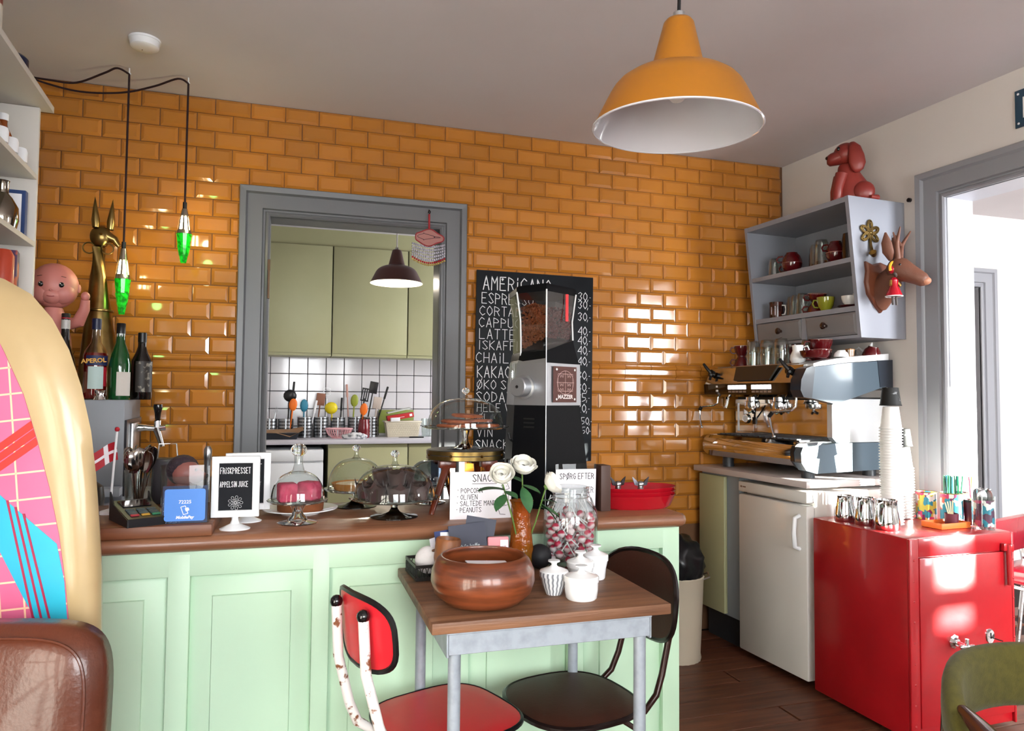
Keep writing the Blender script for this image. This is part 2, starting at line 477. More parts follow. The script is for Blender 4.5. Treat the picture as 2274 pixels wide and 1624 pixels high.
# side room
tag(ob('wall_side_room_back', MB().bx((3.86, .45, 0), (4.95, .55, 2.61)).bx((5.72, .45, 0), (9.3, .55, 2.61)).bx((4.95, .45, 2.09), (5.72, .55, 2.61)), WHITE), kind='structure')
casing('door_3', T(0, .45, 0), 4.96, 5.71, 2.08, .14, cprof, GREYP_LIT, .1, GREYP_LIT)
ob('door_leaf', MB().bx((4.97, .50, 0), (5.70, .54, 2.07)), M('brown_grey_door', '#77706a', .5), bpy.data.objects['door_3'], m=T(0, -.45, 0))
window_wall('wall_side_room_rear', -4.9, -4.8, 3.9, 9.3, [(4.62, 5.56, .85, 2.45), (7.40, 7.70, 1.385, 2.46), (7.90, 8.95, 1.385, 2.46)])
window('window_3', T(4.62, -4.85, .85), .94, 1.6, 2, 2)
for n_, x_, w_ in (('window_4', 7.40, .30), ('window_5', 7.90, 1.05)):
    wd_ = window(n_, T(x_, -4.85, 1.385), w_, 1.075, 1, 1)
    ob('glazing_bar', MB().box((w_/2, 0, .155), (w_, .05, .075)), WPLAST, wd_)
tag(ob('wall_side_room_right', MB().bx((9.2, -4.9, 0), (9.35, .55, 2.61)), WHITE), kind='structure')
tag(ob('ceiling_side_room', MB().bx((3.98, -4.9, 2.61), (9.35, .55, 2.75)), CEIL), kind='structure')
# ------------------------------------------------------------------ kitchen seen through the doorway
KT = M('white_kitchen_tile', '#d8d6da', .15, coat=.4, rnd=.03)
kw = tag(ob('wall_kitchen_back', MB().bx((.2, 2.8, 0), (3.3, 2.94, 2.61)), M('dark_grout', '#3a3c40', .9)), kind='structure')
kt = MB().box((.0725, -.003, .0705), (.145, .008, .141), bev=.0025, seg=1)
kp = None
for r in range(5):
    for c in range(11):
        z = 1.585 - .1465*(r+1)
        o = ob('kitchen_tile', kt, KT, kw) if kp is None else kp.copy()
        if kp is None: kp = o
        else: COL.objects.link(o)
        o.parent = kw; o.location = (.644 + .15*c, 2.8, z)
tag(ob('wall_kitchen_left', MB().bx((.2, .14, 0), (.3, 2.8, 2.61)), WHITE), kind='structure')
tag(ob('wall_kitchen_right', MB().bx((3.2, .14, 0), (3.3, .9, 2.61)).bx((3.2, 2.1, 0), (3.3, 2.8, 2.61)).bx((3.2, .9, 0), (3.3, 2.1, 1.0)).bx((3.2, .9, 2.2), (3.3, 2.1, 2.61)), WHITE), kind='structure')
tag(ob('ceiling_kitchen', MB().bx((.2, .14, 2.61), (3.3, 2.94, 2.75)), CEIL), kind='structure')
tag(ob('trim_1', MB().bx((.3, 2.50, 2.475), (3.2, 2.8, 2.61)), SAGE), kind='structure')
for i, (a, b, lb) in enumerate(((.62, 1.265, 'sage green kitchen wall cupboard, left one, next to the doorway upright'), (1.272, 1.88, 'sage green kitchen wall cupboard behind the brown pendant lamp'), (1.887, 2.5, 'sage green kitchen wall cupboard, rightmost, mostly hidden by the door casing'))):
    t = thing('wall_cupboard', lb, 'cupboard', ((a+b)/2, 2.64, 1.575), group='kitchen wall cupboards')
    w = b-a
    ob('carcass', MB().bx((-w/2, -.14, 0), (w/2, .158, .898)), SAGE, t)
    ob('door', MB().box((0, -.151, .459), (w-.004, .02, .874), bev=.002), SAGE, t)
for a, b, lb in ((1.245, 1.86, 'sage green kitchen base cupboard beside the white appliance'), (1.867, 2.5, 'sage green kitchen base cupboard at the right door casing')):
    t = thing('base_cupboard', lb, 'cupboard', ((a+b)/2, 2.5, 0), group='kitchen base cupboards'); w = b-a
    ob('carcass', MB().bx((-w/2, -.25, .1), (w/2, .29, .88)).bx((-w/2, -.2, 0), (w/2, .29, .1)), SAGE, t)
    ob('door', MB().box((0, -.261, .48), (w-.004, .02, .74), bev=.002), SAGE, t)
t = thing('kitchen_worktop', 'long pale grey kitchen worktop beyond the doorway', 'worktop', (1.75, 2.5, .915))
ob('slab', MB().box((0, 0, -.0175), (2.8, .585, .035), bev=.003), M('pale_laminate', '#c9c6cf', .35), t)
t = thing('dishwasher', 'white undercounter kitchen appliance left of the sage cupboards', 'appliance', (.925, 2.52, 0))
ob('body', MB().box((0, 0, .43), (.57, .54, .82), bev=.004), WPLAST, t)
ob('door', MB().box((0, -.285, .39), (.57, .03, .70), bev=.006), WPLAST, t)
ob('control_panel', MB().box((0, -.285, .795), (.57, .03, .085), bev=.006), WPLAST, t)
for x_, y_ in ((-.2, -.2), (.2, -.2), (-.2, .2), (.2, .2)): ob('foot', MB().cyl((x_, y_, 0), .02, .03), BLACK, t)

def workshop_lamp(name, label, loc, D, mat, inner, cordtop, lit=None):
    t = thing(name, label, 'pendant lamp', loc)
    k = D/.40
    pr = [(.200, 0), (.199, .004), (.160, .082), (.153, .094), (.141, .108), (.122, .121), (.098, .131), (.076, .137), (.063, .143), (.036, .252), (.030, .260), (.018, .263), (.0, .264)]
    inn = [(.0, .255), (.03, .250), (.057, .140), (.095, .128), (.119, .117), (.138, .104), (.149, .092), (.156, .081), (.196, .003), (.200, 0)]
    mb = MB().lathe([(a*k, b*k) for a, b in pr], 56)
    mb2 = MB().lathe([(a*k, b*k) for a, b in inn], 56)
    ob('lamp_shade', mb, mat, t, angle=50); ob('shade_lining', mb2, inner, t, angle=50)
    ob('rim', MB().tube([(.1995*k*math.cos(a), .1995*k*math.sin(a), .001) for a in [2*PI*i/56 for i in range(56)]], .0025*k, 6, closed=True), inner, t)
    ob('cord_grip', MB().cyl((0, 0, .262*k), .014*k, .016*k, 12), STEEL, t)
    ob('cord', MB().tube([(0, 0, .27*k), (0, 0, cordtop-loc[2])], .0045 if lit is None else .004, 6), BLACK if lit is None else WPLAST, t)
    ob('bulb', MB().ball((0, 0, .10*k), (.03*k, .03*k, .038*k), 14).cyl((0, 0, .13*k), .014*k, .05*k, 10), lit or M('frosted_bulb', '#e8e4e0', .3), t)
    return t
KB = M('lit_bulb_warm', '#fff1dc', .4, emit=60, emitc='#fff0d8')
workshop_lamp('pendant_lamp', 'dark brown metal pendant lamp, lit, hanging in the kitchen', (1.582, 1.0, 1.963), .325, M('brown_enamel', '#4b2a24', .45), M('lamp_lining_white', '#f2ece2', .4), 2.61, KB)
light('kitchen_lamp_light', 'POINT', (1.582, 1.0, 1.99), 14, (1, .88, .72), .03)

# utensils on the worktop
PERF = M('perforated_steel', '#9fa1a4', .3, metal=1)
def canister(x, y, h, lb):
    t = thing('utensil_canister', lb, 'canister', (x, y, .915), group='steel utensil canisters in the kitchen')
    ob('body', MB().lathe([(0, 0), (.058, 0), (.06, .002), (.06, h), (.057, h), (.057, .004), (0, .004)], 24), PERF, t)
    hol = MB()
    for j in range(int(h/.026)):
        for i in range(8):
            a = -PI/2 + (i-3.5)*.22 + (0 if i < 4 else .18) - .09
            hol.box((0, 0, 0), (.010, .002, .010), T(.0605*math.cos(a), .0605*math.sin(a), .022+j*.026) @ RZ(a+PI/2))
    ob('holes', hol, BLACK, t)
    return t
cn = [(.80, 2.60, .15), (.925, 2.60, .15), (1.075, 2.56, .165), (1.20, 2.58, .165), (1.335, 2.60, .16), (1.475, 2.60, .165), (1.60, 2.58, .165)]
nm = ['leftmost steel canister holding whisks', 'steel canister with a black ladle, behind the brown paper', 'steel canister with a blue spoon, left of the pink basket', 'steel canister holding a brown spatula', 'steel canister with yellow tool', 'steel canister with a green spoon', 'steel canister at right, next to woven basket']
for (x, y, h), lb in zip(cn, nm): canister(x, y, h, lb)
def utensil(name, lb, x, y, tilt, lean, L, head, mat, hmat=None):
    t = thing(name, lb, 'utensil', (x, y, .935), rot=(lean, tilt, 0), group='utensils in the kitchen canisters')
    ob('handle', MB().tube([(0, 0, 0), (0, 0, L*.55), (0, 0, L*.8)], [.005, .006, .005], 6), hmat or mat, t)
    mb = MB()
    if head == 'spoon': mb.ball((0, 0, L*.88), (.032, .010, .052), 12)
    elif head == 'ladle': mb.ball((0, 0, L*.88), (.052, .03, .05), 14)
    elif head == 'spatula': mb.box((0, 0, L*.88), (.07, .006, .10), bev=.003)
    elif head == 'slotted':
        for q in range(4): mb.box((-.027+.018*q, 0, L*.88), (.010, .006, .10))
        mb.box((0, 0, L*.88-.05), (.066, .006, .012)).box((0, 0, L*.88+.05), (.066, .006, .012))
    elif head == 'handle': mb.box((0, 0, L*.86), (.018, .014, .11), bev=.005)
    elif head == 'whisk':
        for q in range(5):
            a = PI*q/5
            mb.tube([(0, 0, L*.7), (.02*math.cos(a), .02*math.sin(a), L*.85), (0, 0, L), (-.02*math.cos(a), -.02*math.sin(a), L*.85), (0, 0, L*.7)], .0012, 4)
    elif head == 'masher':
        for q in range(3): mb.tube([(.03*math.cos(a), .004, L*.9+.02*q+.01*math.sin(a)) for a in [2*PI*i/10 for i in range(10)]], .003, 4, closed=True)
    ob('head', mb, mat, t)
UB = M('black_nylon', '#141416', .4); OR = M('orange_silicone', '#e8721c', .4); BL = M('teal_silicone', '#2c7f9c', .4); BR = M('brown_wood_spoon', '#8a5a45', .6); GN = M('olive_silicone', '#8a9430', .4); YE = M('yellow_plastic', '#d8c41c', .35)
for a in [('whisk', 'thin wire whisk in the leftmost canister', .79, 2.6, -.1, .05, .24, 'whisk', STEEL), ('whisk', 'second wire whisk in the leftmost canister', .82, 2.6, .15, .0, .23, 'whisk', STEEL),
          ('ladle', 'big black ladle leaning over the second canister', .935, 2.61, .06, .05, .36, 'ladle', UB), ('spoon', 'orange silicone spoon in the second canister', .955, 2.56, .10, .1, .28, 'spoon', OR), ('turner', 'black handled turner standing tall behind the orange spoon', .95, 2.66, .08, 0, .44, 'handle', UB),
          ('spoon', 'teal silicone spoon in the third canister', 1.06, 2.56, .02, .05, .27, 'spoon', BL), ('spatula', 'brown wooden spatula above the fourth canister', 1.165, 2.6, .10, .05, .33, 'spatula', BR), ('knife', 'white handled scraper beside the teal spoon', 1.11, 2.55, .18, .1, .27, 'handle', WPLAST),
          ('masher', 'white potato masher behind the fourth canister', 1.24, 2.66, .02, 0, .37, 'masher', WPLAST), ('squeezer', 'yellow citrus squeezer in the fifth canister', 1.30, 2.58, -.1, .08, .25, 'ladle', YE), ('peeler', 'black loop handled peeler beside the yellow squeezer', 1.35, 2.60, .05, 0, .29, 'handle', UB),
          ('spoon', 'olive green spoon in the sixth canister', 1.45, 2.58, .05, .08, .32, 'spoon', GN), ('brush', 'pink handled brush behind the green spoon', 1.43, 2.64, -.06, 0, .42, 'handle', M('pink_handle', '#b98c80', .5)), ('turner', 'black slotted turner between canisters six and seven', 1.50, 2.62, .17, .02, .38, 'slotted', UB),
          ('ladle', 'black skimmer leaning right above the seventh canister', 1.56, 2.64, .17, 0, .45, 'spatula', UB), ('spoon', 'orange spoon behind the black skimmer', 1.52, 2.58, .1, .1, .24, 'spoon', OR), ('spatula', 'grey translucent scraper in the seventh canister', 1.62, 2.58, .12, .05, .30, 'spatula', M('clear_silicone', '#b9aba0', .3)), ('knife', 'black knife handle sticking out to the right of the scraper', 1.63, 2.62, .28, 0, .42, 'handle', UB)]:
    utensil(*a)
t = thing('woven_basket', 'cream woven kitchen basket filled with cartons', 'basket', (1.86, 2.56, .915))
CRM = M('cream_plastic', '#d8d0bc', .5)
ob('body', MB().loft([[(sx*(.125+.02*k)*1.0, sy*(.07+.012*k), .125*k) for sx, sy in ((-1, -1), (1, -1), (1, 1), (-1, 1))] for k in (0, 1)]), CRM, t)
wv = MB()
for j in range(7):
    for i in range(18):
        wv.box((-.125+.0145*i+(.007 if j % 2 else 0), -.077-.0013*j*1.0, .012+.016*j), (.009, .006, .008))
tag(ob('weave', wv, CRM, t), kind='stuff')
ob('rim', MB().box((0, 0, .127), (.31, .18, .012), bev=.005), CRM, t)
for nmx, lb, c, x, z, rz, d in (('carton', 'red carton lying across the woven basket', '#b01c1e', 1.84, 1.085, -.16, (.22, .10, .04)), ('carton', 'flat pale grey carton on top in the woven basket', '#b9bcb8', 1.83, 1.135, -.22, (.20, .10, .012)), ('carton', 'small white carton at front of the woven basket', '#e4e4e6', 1.79, 1.062, -.05, (.075, .05, .03))):
    o = tag(ob(nmx, MB().box((0, 0, 0), d, bev=.002), M(nmx+c, c, .5), m=T(x, 2.55 if c != '#e4e4e6' else 2.475, z) @ RY(rz)), lb, 'carton')
    if c == '#b01c1e': ob('white_print', MB().box((.085, -.0505, 0), (.022, .001, .02)).box((-.02, -.0505, -.005), (.10, .001, .003)), PAPERW, o)
tag(ob('chopping_board', MB().box((0, 0, 0), (.30, .012, .20), bev=.005), M('green_board', '#7d8a3a', .5), m=T(1.84, 2.775, 1.035)), 'olive green chopping board leaning on the kitchen tiles behind the basket', 'board')
t = thing('pink_basket', 'small pink slatted plastic basket on the worktop', 'basket', (1.335, 2.42, .915))
PK = M('pink_plastic', '#e0aab0', .4); mb = MB()
for i in range(28):
    a = 2*PI*i/28; mb.tube([(.05*math.cos(a), .04*math.sin(a), .003), (.085*math.cos(a), .065*math.sin(a), .03), (.105*math.cos(a), .08*math.sin(a), .075)], .0032, 4)
ob('slats', mb, PK, t); ob('rim', MB().tube([(.106*math.cos(a), .081*math.sin(a), .076) for a in [2*PI*i/30 for i in range(30)]], .005, 6, closed=True), PK, t); ob('base', MB().cyl((0, 0, 0), .055, .006, 20), PK, t)
def crumple(name, lb, cat, loc, r, mat, seed, flat=.5):
    rn = random.Random(seed); bm = bmesh.new(); bmesh.ops.create_icosphere(bm, subdivisions=3, radius=1)
    for v in bm.verts:
        q = 1 + rn.uniform(-.13, .13); v.co = Vector((v.co.x*r[0]*q, v.co.y*r[1]*q, max(0, (v.co.z*.9+flat)*r[2]*q)))
    mb = MB(); bm.verts.index_update(); mb.add([v.co for v in bm.verts], [[v.index for v in f.verts] for f in bm.faces]); bm.free()
    return tag(ob(name, mb, mat, m=T(*loc), angle=70), lb, cat)
crumple('dish_cloth', 'crumpled white and grey cloth in front of the pink basket', 'cloth', (1.45, 2.285, .915), (.10, .055, .035), M('striped_cloth', '#dcdcdf', .9, col2='#6f7278', nscale=30, contrast=(.5, .62)), 4)
t = thing('roasting_tin', 'dark oven tin with brown baking paper at worktop left end', 'tin', (.86, 2.40, .915))
ob('tin', MB().loft([[(sx*(.15+.02*k), sy*(.09+.02*k), .05*k) for sx, sy in ((-1, -1), (1, -1), (1, 1), (-1, 1))] for k in (0, 1)]), DGREY, t)
ob('baking_paper', MB().add([(-.19, -.12, .055), (0, -.13, .05), (.10, -.13, .02), (.20, -.10, .07), (-.19, .1, .06), (0, .1, .07), (.1, .1, .07), (.2, .1, .09)], [(0, 1, 5, 4), (1, 2, 6, 5), (2, 3, 7, 6)]), M('baking_paper', '#9c7a5c', .8), t)
tag(ob('measuring_jug', MB().lathe([(0, 0), (.05, 0), (.055, .15), (.053, .15), (.048, .004), (0, .004)], 24), GLASS, m=T(2.085, 2.6, .915)), 'clear glass jug right of the woven basket', 'jug')
tag(ob('knife', MB().box((0, 0, .006), (.12, .02, .012), bev=.004).box((-.10, 0, .006), (.09, .025, .003)), UB, m=T(1.95, 2.36, .915)), 'black knife lying on the worktop before the basket', 'knife')
tag(ob('preserving_jar', MB().lathe([(0, 0), (.045, 0), (.048, .01), (.048, .10), (.042, .13), (.042, .15), (0, .15)], 20), M('red_jam', '#6d1a22', .2, coat=.4), m=T(1.535, 2.46, .915)), 'jar of dark red jam standing before the steel canisters', 'jar')
# ------------------------------------------------------------------ serving counter
CT = .885
t = thing('serving_counter', 'long panelled mint green serving counter with thick brown wooden top', 'counter', (1.2, -1.16, 0))
slab = []
def nose(x):
    yb, yf, zt, zb = .26, -.262, CT, CT-.042
    return [(x, yb, zb), (x, yb, zt), (x, yf+.02, zt), (x, yf+.006, zt-.006), (x, yf, zt-.02), (x, yf+.005, zt-.034), (x, yf+.02, zb)]
def nose_in(x, q):
    c = nose(0); return [(x, p[1]*(1-q), CT-.021+(p[2]-CT+.021)*(1-q*2.2)) for p in c]
ob('worktop', MB().loft([nose(-1.35), nose(.985), nose_in(1.003, .06), nose_in(1.01, .2)]), WOODT, t, angle=50)
pf = -.222   # panel face plane, local y
ob('carcass', MB().bx((-1.35, pf+.012, .06), (.985, .20, CT-.042)).bx((-1.35, pf+.05, 0), (.96, .18, .06)), MINT, t)
stiles = [(-1.35, -.89), (-.532, -.478), (-.166, -.116), (.22, .27), (.60, .65), (.93, .985)]
fr = []
def panel_frame(a, b): ob('stile', MB().box(((a+b)/2, pf, .44), (b-a, .024, .79), bev=.002), MINT, t)
stl = [(-1.02, -.965), (-.53, -.476), (-.163, -.117), (.235, .285), (.60, .65), (.925, .985)]
for a, b in stl: panel_frame(a, b)
ob('rail', MB().box((-.0175, pf, .81), (2.005, .0238, .068), bev=.002), MINT, t)
ob('rail', MB().box((-.0175, pf, .085), (2.005, .0238, .09), bev=.002), MINT, t)
for (a0, a), (b, b1) in zip(stl, stl[1:]):
    w = b-a
    # raised field with a sloping margin
    z0, z1 = .13, .776
    q = [(0, .010), (.012, .004), (.055, -.004), (.057, -.010)]
    rings = [[(a+d, pf+y, z0+d), (b-d, pf+y, z0+d), (b-d, pf+y, z1-d), (a+d, pf+y, z1-d)] for d, y in q]
    ob('raised_panel', MB().loft(rings), MINT, t, angle=20)

def cake_stand(lb, loc, pr, ph, fr_, dr, dt, kt, glass=GLASS, flute=None, stem=.012, kr=.0125, group='glass cake stands'):
    t = thing('cake_stand', lb, 'cake stand', loc, group=group)
    ob('foot', MB().lathe([(0, 0), (fr_, 0), (fr_, .003), (fr_*.5, .008), (stem*1.5, .016), (stem, .024), (stem*.8, ph*.55), (stem*1.3, ph-.008), (stem*2.2, ph-.003)], 40, flute=flute), SOLIDG, t)
    ob('plate', MB().lathe([(0, ph-.003), (pr*.9, ph-.001), (pr, ph+.004), (pr, ph+.007), (pr*.9, ph+.003), (0, ph+.001)], 48, flute=(24, .012)), GLASS2, t)
    prof = [(dr, ph+.004)]
    h = dt-ph-.004
    for i in range(1, 13):
        a = PI/2*i/12; prof.append((max(.010, dr*math.cos(a)**.75), ph+.004+h*math.sin(a)**.95 if i < 12 else dt))
    d = ob('dome', MB().lathe(prof, 56, flute=flute), glass, t, angle=60)
    ob('rim', MB().tube([(dr*math.cos(2*PI*i/48), dr*math.sin(2*PI*i/48), ph+.005) for i in range(48)], .0022, 6, closed=True), GLASS2, d)
    kz = kt-kr*.9
    ob('knob', MB().lathe([(kr*1.5, dt-.004), (kr*.8, dt+.003), (kr*.55, (dt+kz)/2-kr*.3), (kr*.6, kz-kr*.75)], 20).ball((0, 0, kz), (.002, .002, .002), 6), GLASS2, t, angle=60)
    ob('knob_ball', MB().ball((0, 0, kz), (kr*1.1, kr*1.1, kr*.9), 20), SOLIDG, t, angle=60)
    return t
cake_stand('fluted glass cake stand with pink cakes under a tall dome', (.995, -1.275, CT), .086, .062, .056, .074, .150, .232, flute=(24, .03), stem=.017, kr=.021)
cake_stand('low glass cake stand with a tart under a wide dome', (1.185, -.995, CT), .105, .055, .070, .093, .163, .207)
cake_stand('glass cake stand with dark muffins under a dome', (1.282, -1.238, CT), .137, .055, .073, .124, .160, .206)
cake_stand('blue tinted glass cake stand half hidden behind the wooden stool', (1.437, -.975, CT), .085, .06, .06, .072, .150, .158, kr=.004, glass=TG('blue_glass', '#a9b4c4', 1.4, body=.05))
PCAKE = M('pink_sponge', '#c44a68', .8, col2='#a83452', nscale=40, bump=.25, bscale=60)
for i, (x, y, a) in enumerate(((-.030, -.012, .2), (.032, .014, .9))):
    o = ob('pink_cake', MB().box((0, 0, .027), (.052, .056, .054), bev=.008, seg=3), PCAKE, m=T(.995+x, -1.275+y, CT+.0645) @ RZ(a))
    tag(o, 'bright pink cake under the fluted dome, %s' % ('left piece nearer the front' if i == 0 else 'right piece'), 'cake', 'pink cakes')
t = thing('tart', 'golden brown tart on the low cake stand at the back', 'tart', (1.185, -.995, CT+.0585))
ob('crust', MB().lathe([(0, 0), (.07, 0), (.08, .022), (.074, .022), (.07, .014), (0, .014)], 40, flute=(40, .015)), M('crust', '#b5793a', .8, bump=.2), t)
ob('filling', MB().lathe([(.0705, .012), (.066, .019), (0, .021)], 32), M('tart_cream', '#e6d3b0', .6), t)
MUF = M('muffin_paper', '#2c1815', .6, sheen=.2, rnd=.15, col2='#3c231e', nscale=14); MUFT = M('muffin_top', '#2a1510', .8, bump=.4, bscale=80)
def muffin(loc, rz, lb, s=1):
    t = thing('muffin', lb, 'muffin', loc, rz, 'muffins under the dome')
    n = 24; rings = []
    for k, (r, z) in enumerate([(.025, 0), (.0275, .016), (.0305, .031), (.034, .044)]):
        ring = []
        for i in range(n):
            a = 2*PI*i/n; z2 = z
            if k == 3: z2 = z + .019*max(0, math.cos(4*a))**2 - .006
            rr = r*(1+.05*math.cos(4*a)*k/3+.02*math.cos(11*a))
            ring.append((rr*math.cos(a)*s, rr*math.sin(a)*s, z2*s))
        rings.append(ring)
    ob('paper', MB().loft(rings, caps=False).cyl((0, 0, 0), .025*s, .002), MUF, t, angle=60)
    ob('cake', MB().lathe([(.0, .048), (.015, .045), (.027, .034), (.027, .028)], 16), MUFT, t)
mp = [(0, -.084), (.066, -.052), (-.066, -.052), (.082, .020), (-.082, .020), (.037, .075), (-.037, .075), (0, 0)]
ml = ['front centre', 'front right', 'front left', 'right edge', 'left edge', 'back right', 'back left', 'in the middle']
for i, (x, y) in enumerate(mp):
    muffin((1.282+x, -1.238+y, CT+.059), i*.7, 'chocolate muffin in dark brown paper under the wide dome, %s' % ml[i], 1.08)
for i, (x, y) in enumerate(((0, -.042), (.038, .026), (-.038, .026))):
    muffin((1.282+x, -1.238+y, CT+.103), .4+i, 'chocolate muffin stacked on top under the dome, %s' % ('front', 'back right', 'back left')[i], .92)
t = thing('cake_plate', 'white plate behind the pink cake stand', 'plate', (1.005, -1.10, CT))
ob('dish', MB().lathe([(0, 0), (.06, 0), (.065, .006), (.115, .016), (.115, .019), (.06, .010), (0, .008)], 44), PORC, t)
tag(ob('cake', MB().lathe([(0, 0), (.07, 0), (.072, .028), (.06, .034), (0, .035)], 30), M('brown_cake', '#8a4f2c', .8, bump=.3), m=T(1.005, -1.10, CT+.0105)), 'flat brown cake on the white plate', 'cake')

# round stool with brass band carrying the cookie dome
SW = M('stool_wood', '#6b2c17', .3, coat=.3, col2='#54200f', nscale=5, stretch=(4, 4, .6))
t = thing('display_stool', 'small round brass banded stool standing on the counter', 'stool', (1.547, -1.06, CT))
ob('seat', MB().lathe([(0, .160), (.129, .160), (.131, .163), (.131, .190), (.128, .193), (0, .193)], 48), M('stool_top', '#34302e', .35), t)
ob('brass_band', MB().lathe([(.1305, .162), (.133, .162), (.133, .175), (.1305, .175)], 48).lathe([(.1305, .178), (.133, .178), (.133, .191), (.1305, .191)], 48), BRASS, t)
for i in range(8):
    a = 2*PI*i/8+.2; ob('stud', MB().ball((.133*math.cos(a), .133*math.sin(a), .1765), .005, 8), M('dark_brass', '#6b4a1e', .3, metal=1), t)
for sx, sy, ex, ey in ((-.07, -.06, -.145, -.165), (.06, -.06, .072, -.16), (.06, .07, .085, .13), (-.06, .07, -.015, .14)):
    ob('leg', MB().tube([(sx, sy, .16), (ex, ey, .008), (ex*1.01, ey*1.01, 0)], [.0145, .0095, .009], 12), SW, t)
    ob('leg_block', MB().box((sx*1.1, sy*1.1, .148), (.055, .04, .024), RZ(0), bev=.003), SW, t)
cake_stand('glass cake stand with cookies under a dome, up on the stool', (1.547, -1.06, CT+.193), .148, .072, .064, .132, .176, .212)
COOK = M('cookie', '#a85a34', .8, col2='#8c4222', nscale=50, bump=.3, bscale=70)
for i, (x, y, z, rz, tl, lb) in enumerate(((-.055, -.05, .0, .1, 0, 'lowest at the left'), (.055, -.04, .0, .8, 0, 'lowest at the right'), (.0, .055, .0, .3, 0, 'lowest at the back'), (-.03, .0, .0135, .5, .03, 'second layer left'), (.045, .01, .0145, .2, -.04, 'second layer right'), (.005, -.005, .0325, .9, .06, 'topmost'))):
    o = ob('cookie', MB().lathe([(0, 0), (.052, .001), (.056, .006), (.05, .011), (0, .0125)], 24, flute=(7, .02)), COOK, m=T(1.547+x, -1.06+y, CT+.193+.076+z) @ RZ(rz) @ RX(tl))
    tag(o, 'thin brown cookie under the raised dome, %s' % lb, 'cookie', 'cookies under the raised dome')

# signs on the counter
t = thing('snack_sign', 'white handwritten paper sign listing snacks', 'sign', (1.533, -1.335, CT), rz=-.04)
ob('card', MB().box((0, 0, .0715), (.192, .002, .143)), PAPERW, t)
mb = MB()
pen(mb, 'SNACKS', -.026, .113, .022, .50, .09, .22)
mb.add([(-.028, .106, 0), (.05, .105, 0), (.05, .1064, 0), (-.028, .1074, 0)], [(0, 1, 2, 3)])
for k, wd in enumerate(('POPCORN', 'OLIVEN', 'SALTEDE MANDLER', 'PEANUTS')):
    z = .079-.0195*k; pen(mb, '*', -.075-.001*k, z+.003, .009, .8, .1); pen(mb, wd, -.062-.001*k, z, .0145, .48, .105, .20, jit=.01)
# doodled snack bag
for c in ([(.064, .10), (.082, .108), (.090, .09), (.074, .084), (.064, .10)], [(.070, .075), (.088, .08), (.086, .04), (.068, .036), (.070, .075)], [(.055, .03), (.06, .012), (.078, .01)], [(.072, .097), (.0735, .094)], [(.08, .099), (.0815, .096)]):
    for (x0, y0), (x1, y1) in zip(c, c[1:]):
        L = math.hypot(x1-x0, y1-y0); nx, ny = -(y1-y0)/L*.0007, (x1-x0)/L*.0007
        mb.add([(x0-nx, y0-ny, 0), (x1-nx, y1-ny, 0), (x1+nx, y1+ny, 0), (x0+nx, y0+ny, 0)], [(0, 1, 2, 3)])
ob('handwriting', mb, INK, t, m=T(0, -.0013, 0) @ FACE)
t = thing('request_sign', 'white handwritten sign in clear holder behind the jar of lollipops', 'sign', (1.866, -1.28, CT), rz=-.06, rot=(.06, 0, -.06))
ob('holder', MB().box((0, 0, .079), (.142, .004, .158), bev=.0015).box((0, .02, .002), (.142, .05, .003)), ACRYL, t)
ob('card', MB().box((0, -.0031, .070), (.138, .0015, .140)), PAPERW, t)
mb = MB(); pen(mb, 'SPØRG EFTER', -.055, .108, .0185, .40, .10, .22, jit=.01); pen(mb, 'VER', .028, .062, .0195, .42, .08, .2)
ob('handwriting', mb, INK, t, m=T(0, -.0042, 0) @ FACE)
o = tag(ob('menu_box', MB().box((0, 0, .075), (.035, .06, .15), bev=.002), M('brown_leatherette', '#4a332b', .5), m=T(1.968, -1.27, CT)), 'upright dark brown box beside the red bowls', 'box')
def table_frame(lb, loc, rz, lines, flower):
    t = thing('tabletop_sign', lb, 'sign', loc, rz, 'white stand up table frames')
    ob('foot', MB().lathe([(0, 0), (.040, 0), (.041, .003), (.030, .008), (.013, .016), (.009, .026), (.009, .042), (0, .042)], 36, sy=.8), WPLAST, t)
    w, h, z0, b = .126, .168, .034, .019
    ob('frame', MB().box((-w/2+b/2, 0, z0+h/2), (b, .016, h), bev=.002).box((w/2-b/2, 0, z0+h/2), (b, .016, h), bev=.002).box((0, 0, z0+b/2), (w, .0159, b), bev=.002).box((0, 0, z0+h-b/2), (w, .0159, b), bev=.002), WPLAST, t)
    ob('chalk_card', MB().box((0, .001, z0+h/2), (w-2*b+.002, .004, h-2*b+.002)), M('chalk_card', '#12141a', .6, spec=.2), t)
    mb = MB()
    for s, x, y, hh, ww in lines: pen(mb, s, x, y, hh, ww, .095, .155, jit=.012)
    if flower:
        cx, cy = 0, .073
        for R, n, r in ((.006, 7, .005), (.015, 9, .006)):
            for i in range(n):
                a = 2*PI*i/n; px = [(cx+(R+r*.5*math.sin(q)*1.6)*math.cos(a+.26*math.cos(q)*8/n), cy+(R+r*.5*math.sin(q)*1.6)*math.sin(a+.26*math.cos(q)*8/n)) for q in [2*PI*k/8 for k in range(9)]]
                for (x0, y0), (x1, y1) in zip(px, px[1:]):
                    L = math.hypot(x1-x0, y1-y0) or 1; nx, ny = -(y1-y0)/L*.0003, (x1-x0)/L*.0003
                    mb.add([(x0-nx, y0-ny, 0), (x1-nx, y1-ny, 0), (x1+nx, y1+ny, 0), (x0+nx, y0+ny, 0)], [(0, 1, 2, 3)])
    ob('chalk_writing', mb, CHALK, t, m=T(0, -.0014, 0) @ FACE)
table_frame('white table frame offering fresh orange juice on a black card', (.828, -1.335, CT), -.04, [('FRiSKPRESSET', -.041, .154, .0165, .27), ('APPELSiN JUiCE', -.041, .117, .0150, .24)], True)
